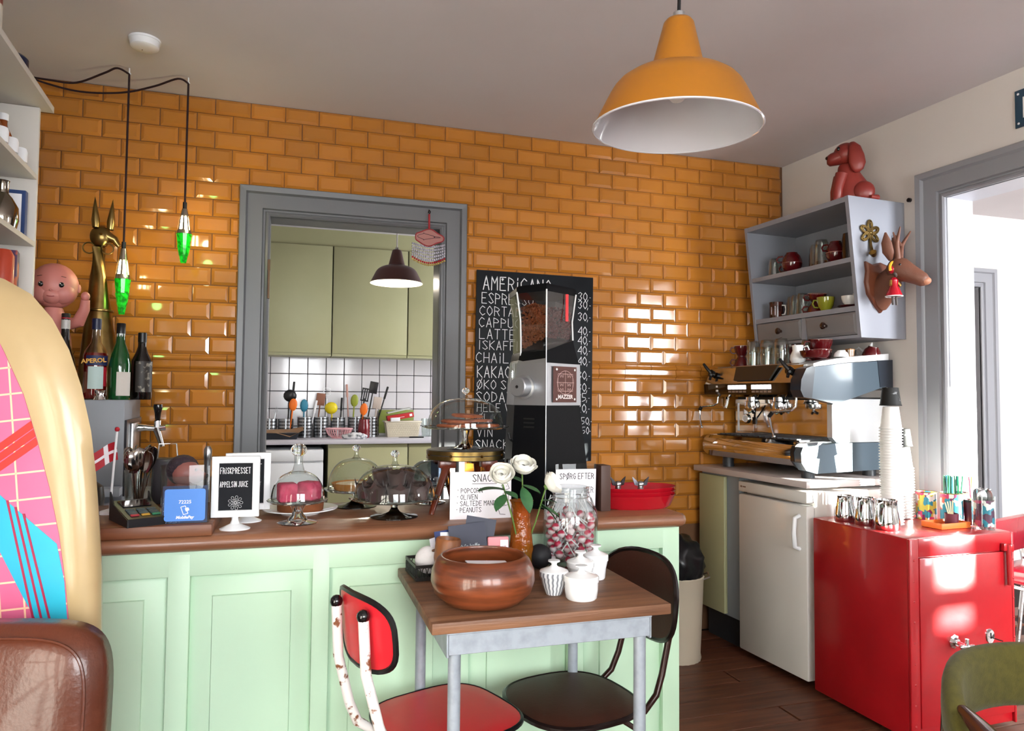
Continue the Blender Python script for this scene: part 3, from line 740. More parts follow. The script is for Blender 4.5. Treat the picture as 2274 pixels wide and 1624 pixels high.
table_frame('second white table frame standing just behind the juice sign', (.853, -1.215, CT), .08, [('T', .028, .150, .018, .5), ('NET', .018, .105, .010, .5), ('OT', .022, .092, .010, .5)], False)

# coffee grinder
t = thing('coffee_grinder', 'tall black and silver coffee grinder with bean hopper', 'grinder', (1.822, -1.10, CT))
def sect(l, r, z, f=-.12, s=-.015, bk=.13, rx=-.038): return [(l, s, z), (rx, f, z), (r, s-.01, z), (r*.85, bk, z), (l*.85, bk, z)]
G0 = [(-.133, .172, 0), (-.128, .166, .02), (-.117, .130, .346)]
def grd(a): return [sect(*q) for q in a]
GB = M('grinder_black', '#0a0b0e', .42, spec=.12); GS = M('grinder_silver', '#a9abaf', .34, metal=.85)
ob('base_plate', MB().loft(grd([(-.14, .18, 0), (-.14, .18, .012)])), GB, t)
ob('lower_body', MB().loft(grd([(-.130, .165, .012), (-.124, .150, .15), (-.115, .124, .346)])), GB, t, angle=25)
ob('silver_body', MB().loft(grd([(-.118, .128, .346), (-.114, .126, .42), (-.106, .124, .49)])).loft([[(p[0], p[1], z) for p in sect(l, r, 0)] for l, r, z in ((-.106, .0, .49), (-.100, -.02, .505))]), GS, t, angle=25)
def slant(R, d): return [(x, y, z-(d if x < -.03 else 0)) for x, y, z in R]
ob('upper_body', MB().loft([sect(-.104, .121, .4905), slant(sect(-.096, .104, .545), .02), slant(sect(-.092, .098, .575), .045)]), GB, t, angle=25)
ob('front_trim', MB().tube([(-.038, -.1215, .012), (-.038, -.1215, .346), (-.038, -.1215, .49), (-.038, -.1205, .575)], .0022, 6), STEEL, t)
HG = TG('hopper_plastic', '#e2dedc', 1.3, body=.02)
ob('hopper', MB().loft([slant(sect(-.091, .094, .5755), .045)] + grd([ (-.093, .090, .64), (-.108, .104, .735)]), caps=False), HG, t, angle=25)
ob('hopper_edges', MB().tube([(-.094, -.017, .50), (-.094, -.017, .575), (-.096, -.017, .64), (-.110, -.017, .738)], .0028, 6).tube([(-.038, -.122, .575), (-.038, -.122, .64), (-.038, -.122, .738)], .0028, 6).tube([(.096, -.027, .575), (.093, -.027, .64), (.107, -.027, .738)], .0028, 6), M('hopper_seam', '#d9dadc', .25), t)
ob('hopper_lid', MB().loft(grd([(-.110, .106, .733), (-.111, .107, .752), (-.105, .101, .759)])), GB, t)
BEAN = M('coffee_beans', '#7a4424', .4); BEAN2 = M('dark_coffee_beans', '#4e1a18', .35)
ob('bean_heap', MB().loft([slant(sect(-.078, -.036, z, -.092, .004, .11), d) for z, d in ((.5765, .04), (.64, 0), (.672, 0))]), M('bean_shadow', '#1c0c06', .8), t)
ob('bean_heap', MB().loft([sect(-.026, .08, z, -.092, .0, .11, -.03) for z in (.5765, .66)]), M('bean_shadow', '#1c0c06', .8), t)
def beans(n, l, r, z0, z1, side):
    mb = MB(); rn = random.Random(5)
    for i in range(n):
        u = rn.random(); zz = z0+.035*u if side == 'l' else z0; z = zz + (z1-zz)*rn.random()
        if side == 'l': x = l*.95*(1-u)-.037*u; y = -.02 - .094*u
        else: x = -.035+(r*.92+.035)*u; y = -.114+.084*u
        mb.ball((0, 0, 0), (.0052, .0032, .0042), 6, T(x, y+.006, z) @ RZ(rn.uniform(0, 6)) @ RX(rn.uniform(0, 3)))
    for i in range(n//4):
        u = rn.random(); v = rn.random()
        x = (l*.9*(1-u)-.036*u) if side == 'l' else -.033+(r*.85+.033)*u
        mb.ball((0, 0, 0), (.0052, .0032, .0042), 6, T(x, -.02-.08*(u if side == 'l' else 1-u)+v*.12, z1+.002+.01*math.sin(u*3)) @ RZ(rn.uniform(0, 6)))
    return mb
tag(ob('coffee_beans', beans(620, -.092, 0, .540, .682, 'l'), BEAN, t), kind='stuff')
tag(ob('coffee_beans', beans(380, 0, .094, .578, .672, 'r'), BEAN2, t), kind='stuff')
ob('reflection_strip', MB().box((.058, -.064, .685), (.010, .004, .095)), M('reflection_red', '#d01c22', .3), t)  # red reflection in the hopper, modelled as a thin coloured strip
# emblem plate on the right face
fm = T(.0475, -.0768, .418) @ RZ(.525) @ RX(PI/2) @ SC(1.18, 1.06, 1)
PQ = M('emblem_brown', '#5a3a36', .15, metal=.5)
pl = ob('emblem_plate', MB().box((0, 0, 0), (.106, .116, .003)), PQ, t, m=fm)
em = MB()
def ln(mb, pts, w=.0011):
    for (x0, y0), (x1, y1) in zip(pts, pts[1:]):
        L = math.hypot(x1-x0, y1-y0) or 1; nx, ny = -(y1-y0)/L*w/2, (x1-x0)/L*w/2
        mb.add([(x0-nx, y0-ny, .0022), (x1-nx, y1-ny, .0022), (x1+nx, y1+ny, .0022), (x0+nx, y0+ny, .0022)], [(0, 1, 2, 3)])
ln(em, [(.038*math.cos(2*PI*i/32), .006+.038*math.sin(2*PI*i/32)) for i in range(33)])
ln(em, [(-.034, -.022), (.034, -.022), (.034, .034), (-.034, .034), (-.034, -.022)]); ln(em, [(-.04, .006), (.04, .006)]); ln(em, [(0, -.03), (0, .044)])
for cx in (-.017, .017):
    for zz in (.034, .006): ln(em, [(cx-.009, zz), (cx-.005, zz-.012), (cx, zz-.003), (cx+.005, zz-.012), (cx+.009, zz)])
    ln(em, [(cx-.009, -.022), (cx-.005, -.012), (cx, -.02), (cx+.005, -.012), (cx+.009, -.022)])
ob('emblem_lines', em, M('emblem_pale', '#c9aaa4', .3), pl)
text('MAZZER', .018, M('emblem_silver', '#d9d2d0', .3), pl, T(0, -.046, .0022), bold=.0006)
ob('rivet', MB().cyl((-.042, .048, 0), .004, .004, 10), CHROME, pl); ob('rivet', MB().cyl((.042, .048, 0), .004, .004, 10), CHROME, pl); ob('rivet', MB().cyl((-.042, -.048, 0), .004, .004, 10), CHROME, pl); ob('rivet', MB().cyl((.042, -.048, 0), .004, .004, 10), CHROME, pl)
k = ob('dose_knob', MB().lathe([(0, 0), (.040, 0), (.041, .008), (.034, .010), (.034, .045), (.031, .048), (0, .048)], 32), GS, t, m=T(-.088, -.051, .408) @ RZ(-.944) @ RX(PI/2))
ob('knob_hole', MB().cyl((0, 0, .0475), .0055, .0015, 12), BLACK, k)
ob('vent_slots', MB().box((-.045, -.0885, .300), (.045, .004, .005), RZ(0)).box((-.045, -.0885, .286), (.045, .004, .005)).box((-.045, -.0885, .272), (.045, .004, .005)), M('slot_black', '#030303', .6), t, m=T(-.080, -.0715, .286) @ RZ(-.944) @ T(.045, .0885, -.286))
ob('side_lever', MB().tube([(-.117, -.01, .22), (-.132, -.02, .23), (-.136, -.02, .25)], .005, 8).box((-.130, -.01, .13), (.02, .03, .06), bev=.004), BLACK, t)
ob('side_gauge', MB().box((-.122, -.01, .44), (.012, .02, .11), bev=.003), GLASS2, t)

# red serving bowls with the winged bottle stoppers
RB = M('red_melamine', '#b01322', .18, coat=.4)
for i in range(3):
    o = tag(ob('oval_bowl', MB().lathe([(0, 0), (.118, 0), (.128, .006), (.146, .044), (.148, .045), (.144, .041), (.124, .010), (0, .006)], 56, sy=.62), RB, m=T(2.108, -1.235, CT + .0135*i)), 'red oval bowl at the counter end, %s of the stack' % ('bottom', 'middle', 'top')[i], 'bowl', 'stacked red oval bowls')
def stopper(lb, x, y, rz):
    t = thing('bottle_stopper', lb, 'stopper', (x, y, CT+.0335), rz, 'winged metal stoppers')
    ob('cap', MB().lathe([(0, 0), (.024, 0), (.027, .006), (.024, .018), (.012, .026), (0, .028)], 24, sy=.8), STEEL, t)
    ob('stem', MB().cyl((0, 0, .026), .010, .018, 14).ball((0, 0, .046), (.012, .011, .012), 14), STEEL, t)
    for s in (-1, 1): ob('wing', MB().loft([[(s*.008, -.003, .040), (s*.008, .003, .040), (s*.010, .003, .052), (s*.010, -.003, .052)], [(s*.022, -.003, .044), (s*.022, .003, .044), (s*.018, .003, .062), (s*.018, -.003, .062)], [(s*.030, -.001, .070), (s*.030, .001, .070), (s*.0295, .001, .072), (s*.0295, -.001, .072)]]), M('dark_steel', '#5b5a60', .25, metal=1), t)
stopper('winged metal stopper in the red bowl, left one', 2.04, -1.24, .1)
stopper('winged metal stopper in the red bowl, right one', 2.115, -1.26, -.1)
# ------------------------------------------------------------------ left end of the counter
t = thing('butcher_block', 'thick wooden board under the card terminal and payment sign', 'board', (.50, -1.21, CT))
ob('slab', MB().box((0, 0, .0155), (.555, .42, .031), bev=.003), M('block_wood', '#7c4a2a', .45, col2='#66391f', nscale=5, stretch=(.6, 9, 9), bump=.08, bscale=20), t)
BZ = CT + .031
t = thing('payment_sign', 'clear acrylic stand with blue mobile payment card', 'sign', (.707, -1.395, BZ), rot=(-.03, 0, 0))
ob('sheet', MB().box((0, 0, .083), (.118, .003, .166), bev=.001).box((0, .035, .0015), (.118, .07, .003)).box((0, .05, .06), (.118, .003, .12), RX(0)), ACRYL, t)
c = ob('backing_card', MB().box((0, .002, .050), (.110, .001, .098)), M('navy_card', '#2a3558', .5), t)
rc = []
for cx, cz, a0 in ((.043, .084, 0), (-.043, .084, 1), (-.043, .014, 2), (.043, .014, 3)):
    for i in range(5): a = PI/2*(a0+i/4); rc.append((cx+.007*math.cos(a), cz+.007*math.sin(a)))
o = ob('blue_card', MB().prism(rc, 0, .001), M('pay_blue', '#4a86d8', .45), t, m=T(0, -.0018, 0) @ FACE)
text('72225', .0125, PAPERW, o, T(0, .053, .0012), bold=.0002)
text('MobilePay', .0105, PAPERW, o, T(0, .0135, .0012), bold=.0004, shear=.25)
mb = MB(); ln(mb, [(-.010, .044), (.001, .047), (.008, .027), (-.003, .024), (-.010, .044)], .0018); mb.prism([(.000, .040), (.008, .043), (.011, .035), (.003, .032)], .002, .0026).ball((.006, .038, .0022), (.005, .004, .0005), 8)
ob('phone_mark', mb, PAPERW, o)
t = thing('card_terminal', 'black card payment terminal in front of the spoon glass', 'card terminal', (.585, -1.335, BZ), rz=.45)
ob('cradle', MB().loft([[(-.045, -.085, 0), (.045, -.085, 0), (.045, .075, 0), (-.045, .075, 0)], [(-.048, -.088, .022), (.048, -.088, .022), (.048, .08, .05), (-.048, .08, .05)]]), M('terminal_black', '#16181c', .35), t, angle=20)
ob('cheek', MB().prism([(-.088, .02), (.05, .045), (.085, .075), (.085, 0), (-.088, 0)], -.002, .002, T(-.048, 0, 0) @ RZ(PI/2) @ RX(PI/2)), M('terminal_black', '#16181c', .35), t)
ob('cheek', MB().prism([(-.088, .02), (.05, .045), (.085, .07), (.085, 0), (-.088, 0)], -.002, .002, T(.048, 0, 0) @ RZ(PI/2) @ RX(PI/2)), M('terminal_black', '#16181c', .35), t)
sl = T(0, -.085, .0225) @ RX(math.atan2(.028, .168))
KC = {'k': M('key_grey', '#3c4a50', .5), 'r': M('key_red', '#a03038', .5), 'y': M('key_yellow', '#b58a30', .5), 'g': M('key_green', '#2f7a58', .5)}
for j in range(4):
    for i in range(3):
        kk = 'k' if j else 'ryg'[i]
        ob('key', MB().box((-.026+.026*i, .022+.016*j, .002), (.021, .010, .004), bev=.0012, seg=1), KC[kk], t, m=sl)
ob('screen', MB().box((0, .125, .001), (.07, .055, .003)), BGLOSS, t, m=sl)
# flag, spoons, figurine
t = thing('table_flag', 'small red flag with a white cross on a white pole', 'flag', (.482, -1.175, BZ))
ob('base', MB().lathe([(0, 0), (.028, 0), (.026, .008), (.006, .014), (0, .014)], 20), WPLAST, t)
ob('pole', MB().tube([(0, 0, .01), (.012, 0, .235)], .0032, 8), WPLAST, t)
ob('finial', MB().ball((.0125, 0, .240), .007, 12), M('flag_red', '#b01828', .5), t)
def flag_pt(u, v): return Vector((.011-.075*u-.0-.012*v+.018*v, .010*math.sin(u*5)+.0, .205-.062*u*.62-.052*v + .004*math.sin(u*6)))
fr_, fw_ = MB(), MB()
us = [0, .32, .46, .73, 1.0]; vs_ = [0, .42, .58, 1.0]
N = 4
for i in range(4):
    for j in range(3):
        tgt = fw_ if (i == 1 or j == 1) else fr_
        for q in range(N):
            u0 = us[i]+(us[i+1]-us[i])*q/N; u1 = us[i]+(us[i+1]-us[i])*(q+1)/N
            tgt.add([flag_pt(u0, vs_[j]), flag_pt(u1, vs_[j]), flag_pt(u1, vs_[j+1]), flag_pt(u0, vs_[j+1])], [(0, 1, 2, 3)])
ob('red_cloth', fr_, M('flag_red', '#b01828', .7), t); ob('white_cross', fw_, PAPERW, t)
def tumbler(name, lb, x, y, z, r=.04, h=.11, r2=None, up=True, group=None, mat=GLASS, faceted=None):
    r2 = r2 or r*1.12
    pr = [(0, 0), (r*.95, 0), (r, .004), (r2, h), (r2-.002, h), (r-.003, .010), (0, .008)]
    if not up: pr = [(a, h-b) for a, b in pr]
    return tag(ob(name, MB().lathe(pr, 28, flute=faceted), mat, m=T(x, y, z), angle=50), lb, 'glass', group)
tumbler('spoon_glass', 'drinking glass packed with steel spoons', .536, -1.075, BZ, .036, .115)
DST = M('spoon_steel', '#a6a19c', .12, metal=1)
def spoon_mb(L, s=1):
    mb = MB().tube([(0, 0, 0), (0, .002, L*.5), (0, 0, L-.055*s)], [.003*s, .0022*s, .002*s], 6, flat=.6)
    R = []
    for i in range(7):
        a = PI*i/6; z = L-.03*s - .03*s*math.cos(a); w = .0165*s*math.sin(a)**.7 if 0 < i < 6 else .002
        R.append([(w*math.cos(2*PI*k/10), .006*s*math.sin(a)+.003*math.sin(2*PI*k/10), z) for k in range(10)])
    return mb.loft(R)
sp0 = None; rn = random.Random(2)
for i in range(13):
    a = 2*PI*i/13; r = .016 if i % 2 else .008; tl = rn.uniform(.10, .26)
    m = T(.536+r*math.cos(a)*.6, -1.075+r*math.sin(a)*.6, BZ+.010) @ RZ(a) @ RY(tl) @ RZ(rn.uniform(-1.6, 1.6))
    if sp0 is None: o = sp0 = ob('spoon', spoon_mb(.165, 1.15), DST)
    else: o = sp0.copy(); COL.objects.link(o)
    o.matrix_world = m @ T(0, 0, rn.uniform(-.0, .02))
    tag(o, 'steel spoon standing bowl up in the spoon glass', 'spoon', 'spoons in the counter glass')
tumbler('tall_glass', 'second tall glass between the spoons and the payment sign', .622, -1.06, BZ, .027, .125)
tag(ob('straw_packet', MB().box((0, 0, .06), (.03, .006, .12), RY(.08), bev=.002), M('orange_red_packet', '#b8341c', .5), m=T(.622, -1.06, BZ+.008)), 'orange red packet standing in the second tall glass', 'packet')
t = thing('cutlery_caddy', 'dark caddy with wire handle behind the spoon glass', 'caddy', (.60, -.985, BZ))
ob('box', MB().box((0, 0, .07), (.08, .06, .14), bev=.004), M('caddy_dark', '#2b2428', .5), t)
ob('wire_handle', MB().tube([(-.03, 0, .13), (-.025, 0, .185), (.025, 0, .185), (.03, 0, .13)], .0025, 6), STEEL, t)
t = thing('hedgehog_figurine', 'pink hedgehog head figurine with dark spines behind the payment sign', 'figurine', (.668, -1.12, BZ))
PF = M('pink_ceramic', '#b0685e', .4, col2='#9c554e', nscale=8)
ob('body', MB().lathe([(0, 0), (.04, 0), (.038, .03), (.026, .055), (.026, .075)], 20), PF, t)
ob('face', MB().ball((.005, -.004, .105), (.042, .038, .040), 20).lathe([(.026, 0), (.017, .022), (.009, .036), (0, .039)], 16, T(.026, -.012, .098) @ RZ(-.3) @ RY(PI/2)), PF, t)
ob('spines', MB().ball((-.006, .010, .114), (.047, .042, .046), 20), M('spine_dark', '#332530', .6, bump=.6, bscale=90), t)
ob('nose', MB().ball((.066, -.024, .098), .006, 10), BLACK, t); ob('eye', MB().ball((.036, -.034, .118), .004, 8), BLACK, t)
t = thing('bar_muddler', 'slim brushed steel bar tool standing behind the acrylic sign', 'bar tool', (.715, -.96, CT))
ob('rod', MB().lathe([(0, 0), (.012, 0), (.010, .02), (.008, .09), (.011, .14), (.011, .165), (.0125, .17), (.012, .195), (.007, .205), (0, .207)], 18), STEEL, t)
# ------------------------------------------------------------------ table, chairs and what stands on the table
TT = .775
t = thing('cafe_table', 'small cafe table with worn wooden top and grey steel legs', 'table', (1.553, -1.695, 0))
TW = M('table_wood', '#80593f', .5, col2='#4e3020', nscale=4, stretch=(.7, 9, 9), ndetail=7, contrast=(.32, .7), bump=.15, bscale=25, bstretch=(.6, 10, 10))
ob('tabletop', MB().box((0, 0, TT-.0125), (.572, .515, .025), bev=.003), TW, t)
GST = M('grey_painted_steel', '#9aa2ac', .42, metal=.2, col2='#878f98', nscale=30, contrast=(.45, .75), bump=.05)
for nm_, c, d in (('apron', (.0, -.228, .720), (.49, .006, .05)), ('apron', (0, .228, .715), (.49, .006, .05)), ('apron', (-.245, 0, .715), (.006, .462, .05)), ('apron', (.245, 0, .715), (.006, .462, .05)), ('top_frame', (0, 0, .7415), (.496, .466, .005))):
    ob(nm_, MB().box(c, d, bev=.001, seg=1), GST, t)
for x in (-.226, .226):
    for y in (-.212, .212): ob('leg', MB().tube([(x, y, 0), (x, y, .74)], .0145, 14), GST, t)

def sup(a, n=3.2):
    c, s_ = math.cos(a), math.sin(a); return (math.copysign(abs(c)**(2/n), c), math.copysign(abs(s_)**(2/n), s_))
def curved_pad(w, h, th, f, n=40, rings=7, p=3.0, dome=0.0):
    # padded or plain shell: outline on (y, z), x given by f(y, z)
    mb = MB(); vs, fs = [], []
    for side in (1, -1):
        base = len(vs); vs.append((f(0, 0)+side*(th/2+dome), 0, 0))
        for r in range(1, rings+1):
            q = r/rings
            for i in range(n):
                c, s_ = sup(2*PI*i/n, p); y, z = w/2*q*c, h/2*q*s_
                vs.append((f(y, z)+side*(th/2*(1 if r < rings else .55)+dome*(1-q**2.5)), y*(1 if r < rings or True else 1), z))
        for i in range(n): fs.append((base, base+1+i, base+1+(i+1) % n) if side == 1 else (base, base+1+(i+1) % n, base+1+i))
        for r in range(rings-1):
            for i in range(n):
                A = base+1+r*n+i; B = base+1+r*n+(i+1) % n
                fs.append((A, A+n, B+n, B) if side == 1 else (A, B, B+n, A+n))
    o1 = 1+(rings-1)*n; o2 = (1+rings*n)+1+(rings-1)*n
    for i in range(n): fs.append((o1+i, o2+i, o2+(i+1) % n, o1+(i+1) % n))
    return mb.add(vs, fs), [(f(w/2*sup(2*PI*i/n, p)[0], h/2*sup(2*PI*i/n, p)[1]), w/2*sup(2*PI*i/n, p)[0], h/2*sup(2*PI*i/n, p)[1]) for i in range(n)]
def cafe_chair(lb, loc, rz, smat, bmat, emat, tmat, sd, sw, sz, bw, bh, bz, bx, pad, tr, balls):
    t = thing('cafe_chair', lb, 'chair', loc, rz)
    mb, ed = curved_pad(sw, sd, .016, lambda y, z: 0, p=2.7 if pad else 3.4, dome=.012 if pad else 0)
    mm = T(0, 0, sz) @ RY(-PI/2) @ RZ(0)
    s_ = ob('seat', mb, smat, t, m=mm, angle=60); ob('seat_edge', MB().tube(ed, .008 if pad else .0065, 6, closed=True), emat, s_)
    f = lambda y, z: .20*y*y/(bw*.5)*1.1 - .10*z
    mb, ed = curved_pad(bw, bh, .012, f, p=3.2 if not pad else 2.6, dome=.010 if pad else 0)
    b_ = ob('backrest', mb, bmat, t, m=T(bx, 0, bz), angle=60); ob('backrest_edge', MB().tube(ed, .0075, 6, closed=True), emat, b_)
    for s in (-1, 1):
        y = s*bw*.27
        top = bz+(bh*.30 if balls else -bh*.1)
        xo = -.022
        pts = [(bx+xo+f(y, top-bz), y, top), (bx+xo+.012, y*1.02, bz-.08), (bx+xo+.045, y*1.06, sz+.06), (bx+xo+.068, y*1.1, sz+.01), (bx+xo+.11, y*1.15, sz-.022), (sd*.3, y*1.2, sz-.024)]
        ob('back_tube', MB().tube(pts, tr, 10), tmat, t)
        if balls: ob('tube_cap', MB().ball(pts[0], tr*1.25, 12), BGLOSS, t)
    for sx in (-1, 1):
        for sy in (-1, 1):
            ob('leg', MB().tube([(sx*sd*.25, sy*sw*.30, sz-.024), (sx*sd*.40, sy*sw*.40, sz-.06), (sx*sd*.52, sy*sw*.46, .01), (sx*sd*.52, sy*sw*.46, 0)], tr*.9, 10), tmat, t)
    ob('under_frame', MB().tube([(sd*.28*c, sw*.30*s2, sz-.028) for c, s2 in [sup(2*PI*i/20, 3) for i in range(20)]], tr*.7, 8, closed=True), tmat, t)
    return t
REDL = M('red_laminate', '#c8202c', .35, bump=.02)
RUST = M('chipped_white_paint', '#e3dfdc', .45, col2='#7c4a2e', nscale=38, contrast=(.60, .66), bump=.1, bscale=60)
cafe_chair('red laminate chair with black edging and chipped white tube frame', (1.362, -1.665, 0), math.radians(20), REDL, REDL, BLACK, RUST, .335, .33, .452, .275, .165, .715, -.25, False, .0125, True)
BRN = M('brown_vinyl', '#3a1d14', .5, spec=.3, bump=.04, bscale=120); BRT = M('brown_tube', '#2c1712', .25, metal=.3)
cafe_chair('dark brown padded chair with brown metal tube legs at the table right', (1.708, -1.645, 0), math.radians(191), BRN, BRN, M('dark_piping', '#160d0c', .25), BRT, .33, .34, .445, .345, .23, .70, -.255, True, .009, False)

# big wooden bowl
BW = M('teak_bowl', '#7e4023', .30, coat=.3, col2='#4c2413', nscale=5, stretch=(1.2, 1.2, 11), ndetail=6, contrast=(.38, .66))
t = thing('wooden_bowl', 'big round polished teak bowl on the small table', 'bowl', (1.412, -1.825, TT))
ob('shell', MB().lathe([(0, 0), (.066, 0), (.088, .005), (.114, .028), (.1225, .055), (.121, .078), (.110, .102), (.100, .112), (.096, .112), (.094, .108), (.106, .080), (.108, .055), (.09, .025), (0, .014)], 64), BW, t, angle=50)
t = thing('paper_slips', 'white folded paper slips inside the teak bowl', 'paper', (1.412, -1.825, TT))
ob('slip', MB().box((.01, .0, .088), (.10, .075, .002), RY(.06)), PAPERW, t); ob('slip', MB().box((-.02, .01, .083), (.10, .07, .002), RY(-.1)), PAPERW, t)
tag(ob('small_wooden_cup', MB().lathe([(0, 0), (.026, 0), (.034, .03), (.034, .08), (.031, .084), (.029, .08), (.028, .01), (0, .008)], 28), M('light_teak', '#8c5630', .4, col2='#6e4022', nscale=5, stretch=(6, 6, .6)), m=T(1.372, -1.585, TT+.022) @ RY(.1)), 'small wooden cup peeping out behind the teak bowl', 'cup')
# black lattice tray with ball, leaflets and pack
LAT = M('black_lattice_metal', '#2a2826', .4, metal=.5)
t = thing('lattice_tray', 'low black pierced metal tray at the back left of table', 'tray', (1.405, -1.53, TT), rz=.06)
tw, td, th = .235, .125, .042
ob('base', MB().box((0, 0, .002), (tw, td, .004)), LAT, t)
lt = MB()
for z in (.005, .037): lt.box((0, -td/2, z), (tw, .003, .008)).box((0, td/2, z), (tw, .003, .008)).box((-tw/2, 0, z), (.003, td, .008)).box((tw/2, 0, z), (.003, td, .008))
for i in range(16):
    x = -tw/2+tw*(i+.5)/16
    for y in (-td/2, td/2): lt.tube([(x+.006*math.cos(a), y, .021+.013*math.sin(a)) for a in [2*PI*k/8 for k in range(8)]], .0014, 4, closed=True)
for i in range(8):
    y = -td/2+td*(i+.5)/8
    for x in (-tw/2, tw/2): lt.tube([(x, y+.006*math.cos(a), .021+.013*math.sin(a)) for a in [2*PI*k/8 for k in range(8)]], .0014, 4, closed=True)
tag(ob('lattice', lt, LAT, t), kind='stuff')
t = thing('white_ball', 'white speckled ball with brown loop in the lattice tray', 'ornament', (1.335, -1.54, TT+.0045))
ob('ball', MB().ball((0, 0, .037), (.037, .035, .037), 24), M('chalky_white', '#dcdadc', .8, bump=.2, bscale=80), t)
ob('loop', MB().tube([(.005, -.025, .066), (.018, -.028, .071), (.04, -.02, .064), (.06, -.01, .052), (.045, -.014, .058), (.02, -.02, .063), (.005, -.025, .066)], .0028, 6), M('brown_cordage', '#5a3c2a', .7), t)
NAVY = M('navy_leaflet', '#23263a', .5)
t = thing('leaflet', 'dark navy leaflet with pale lettering leaning in the tray', 'leaflet', (1.452, -1.555, TT+.005), rot=(-.22, -.07, .05))
ob('sheet', MB().box((0, 0, .065), (.105, .003, .128)), NAVY, t)
text("albi's kaffe", .0155, M('pale_teal_print', '#b9c4c6', .6), t, T(0, -.0019, .064) @ FACE)
for i, (dx, rz_, c, lb, z) in enumerate(((-.062, .5, '#d9d8e2', 'white leaflet edge-on, leftmost in the tray', .10), (-.054, .42, '#2b3a68', 'blue leaflet edge-on left of the navy leaflet', .112), (-.046, .36, '#e6e6ea', 'white leaflet edge-on, just left of the navy leaflet', .105), (.012, -.1, '#23263a', 'second navy leaflet poking up behind the lettered one', .142))):
    tag(ob('leaflet', MB().box((0, 0, z/2), (.085, .002, z)), M('leaf'+c, c, .5), m=T(1.452+dx, -1.535+.008*(i == 3), TT+.005) @ RZ(rz_) @ RX(-.16) @ RY(-.12+.10*i)), lb, 'leaflet', 'leaflets in the lattice tray')
t = thing('candy_pack', 'pink and red paper pack beside the navy leaflet', 'packet', (1.530, -1.545, TT+.005), rot=(-.12, 0, -.12))
ob('pack', MB().box((0, 0, .045), (.06, .02, .088), bev=.005), M('pink_pack', '#d88a92', .5), t)
ob('red_label', MB().box((-.012, -.0105, .045), (.03, .001, .04)), M('red_label', '#b0202c', .5), t); ob('white_label', MB().box((.016, -.0107, .05), (.022, .001, .06)), PAPERW, t)
text('GRIS', .014, M('red_label', '#b0202c', .5), t, T(.021, -.0114, .05) @ FACE @ RZ(PI/2))
tag(ob('black_ball', MB().ball((0, 0, .034), .034, 24), M('matt_black', '#17181c', .6), m=T(1.652, -1.545, TT)), 'matt black ball behind the amber vase', 'ornament')

# vase with three roses
AMB = M('amber_glass', '#c85a22', .08, trans=.55, ior=1.4, col2='#8a6a18', nscale=7, stretch=(1, 1, .6), bump=.5, bscale=45)
t = thing('flower_vase', 'textured amber glass vase on the small table', 'vase', (1.60, -1.535, TT))
ob('glass', MB().lathe([(0, 0), (.028, 0), (.032, .006), (.035, .03), (.0345, .06), (.030, .10), (.0255, .14), (.026, .165), (.031, .185), (.0345, .192), (.032, .190), (.024, .165), (.0225, .14), (.027, .10), (.031, .06), (.031, .012), (0, .008)], 40, flute=(10, .02)), AMB, t)
GLEAF = M('rose_leaf', '#3f6b42', .45, col2='#2f5636', nscale=20); GST2 = M('rose_stem', '#5d7a3a', .5); PET = M('rose_petal', '#f1efe6', .6, sheen=.2)
def leaf_mb(L, w):
    vs = []; fs = []
    for i in range(7):
        q = i/6; ww = w*math.sin(PI*min(1, q*.95+.03))**.8
        for s in (-1, 0, 1): vs.append((q*L, s*ww/2, -.25*q*q*L + (.10*w if s else 0)))
    for i in range(6): fs += [(i*3, i*3+3, i*3+4, i*3+1), (i*3+1, i*3+4, i*3+5, i*3+2)]
    return MB().add(vs, fs)
def rose(lb, base, top, tilt, S, seed, leaves):
    t = thing('rose', lb, 'flower', base, group='white roses in the amber vase')
    rn = random.Random(seed)
    d = Vector(top)-Vector(base)
    ob('stem', MB().tube([(0, 0, 0), d*.5+Vector((.004, 0, 0)), d], .0022, 6), GST2, t)
    mm = Matrix.Translation(d) @ tilt
    ob('calyx', MB().lathe([(0, -.006), (.006, -.004), (.009, .002), (.006, .006)], 12), GST2, t, m=mm)
    for n, Rs, top, off, fl in ((5, .0262, 84, .3, .006), (5, .0245, 66, .0, .005), (5, .0215, 48, .5, .004), (4, .016, 34, .2, .002), (3, .010, 16, .4, .001)):
        for i in range(n):
            vs, fs = [], []
            a0 = 2*PI*(i+off)/n + rn.uniform(-.15, .15); wd = 2*PI/n*1.45; tp = math.radians(top+rn.uniform(-7, 7)); rs = Rs*S*rn.uniform(.97, 1.04)
            for r in range(7):
                q = r/6; ph = PI-.12 - (PI-.12-tp)*q
                for c in range(8):
                    u = (c-3.5)/3.5; pe = ph + .30*u*u*q*q
                    rr = rs*math.sin(pe) + fl*S*q**5*(1-.4*u*u); z = rs*.98 + rs*.96*math.cos(pe) - fl*S*.4*q**8
                    rr *= 1+.035*u
                    vs.append((rr*math.cos(a0+u*wd/2), rr*math.sin(a0+u*wd/2), z))
            for r in range(6):
                for c in range(7): A = r*8+c; fs.append((A, A+1, A+9, A+8))
            ob('petal', MB().add(vs, fs), PET, t, m=mm, angle=80)
    for (q, az, el, L, w) in leaves:
        p = d*q
        ob('leaf', leaf_mb(L, w), GLEAF, t, m=Matrix.Translation(p) @ RZ(az) @ RY(-el), angle=80)
VB = (1.60, -1.535, TT+.03)
rose('white rose on the left, turned sideways', VB, (1.522, -1.595, 1.035), RZ(.3) @ RX(.75) @ RY(-.35), 1.12, 1, [(.86, 3.3, .25, .075, .05), (.80, 3.9, -.45, .06, .036), (.84, 5.2, -.05, .05, .034)])
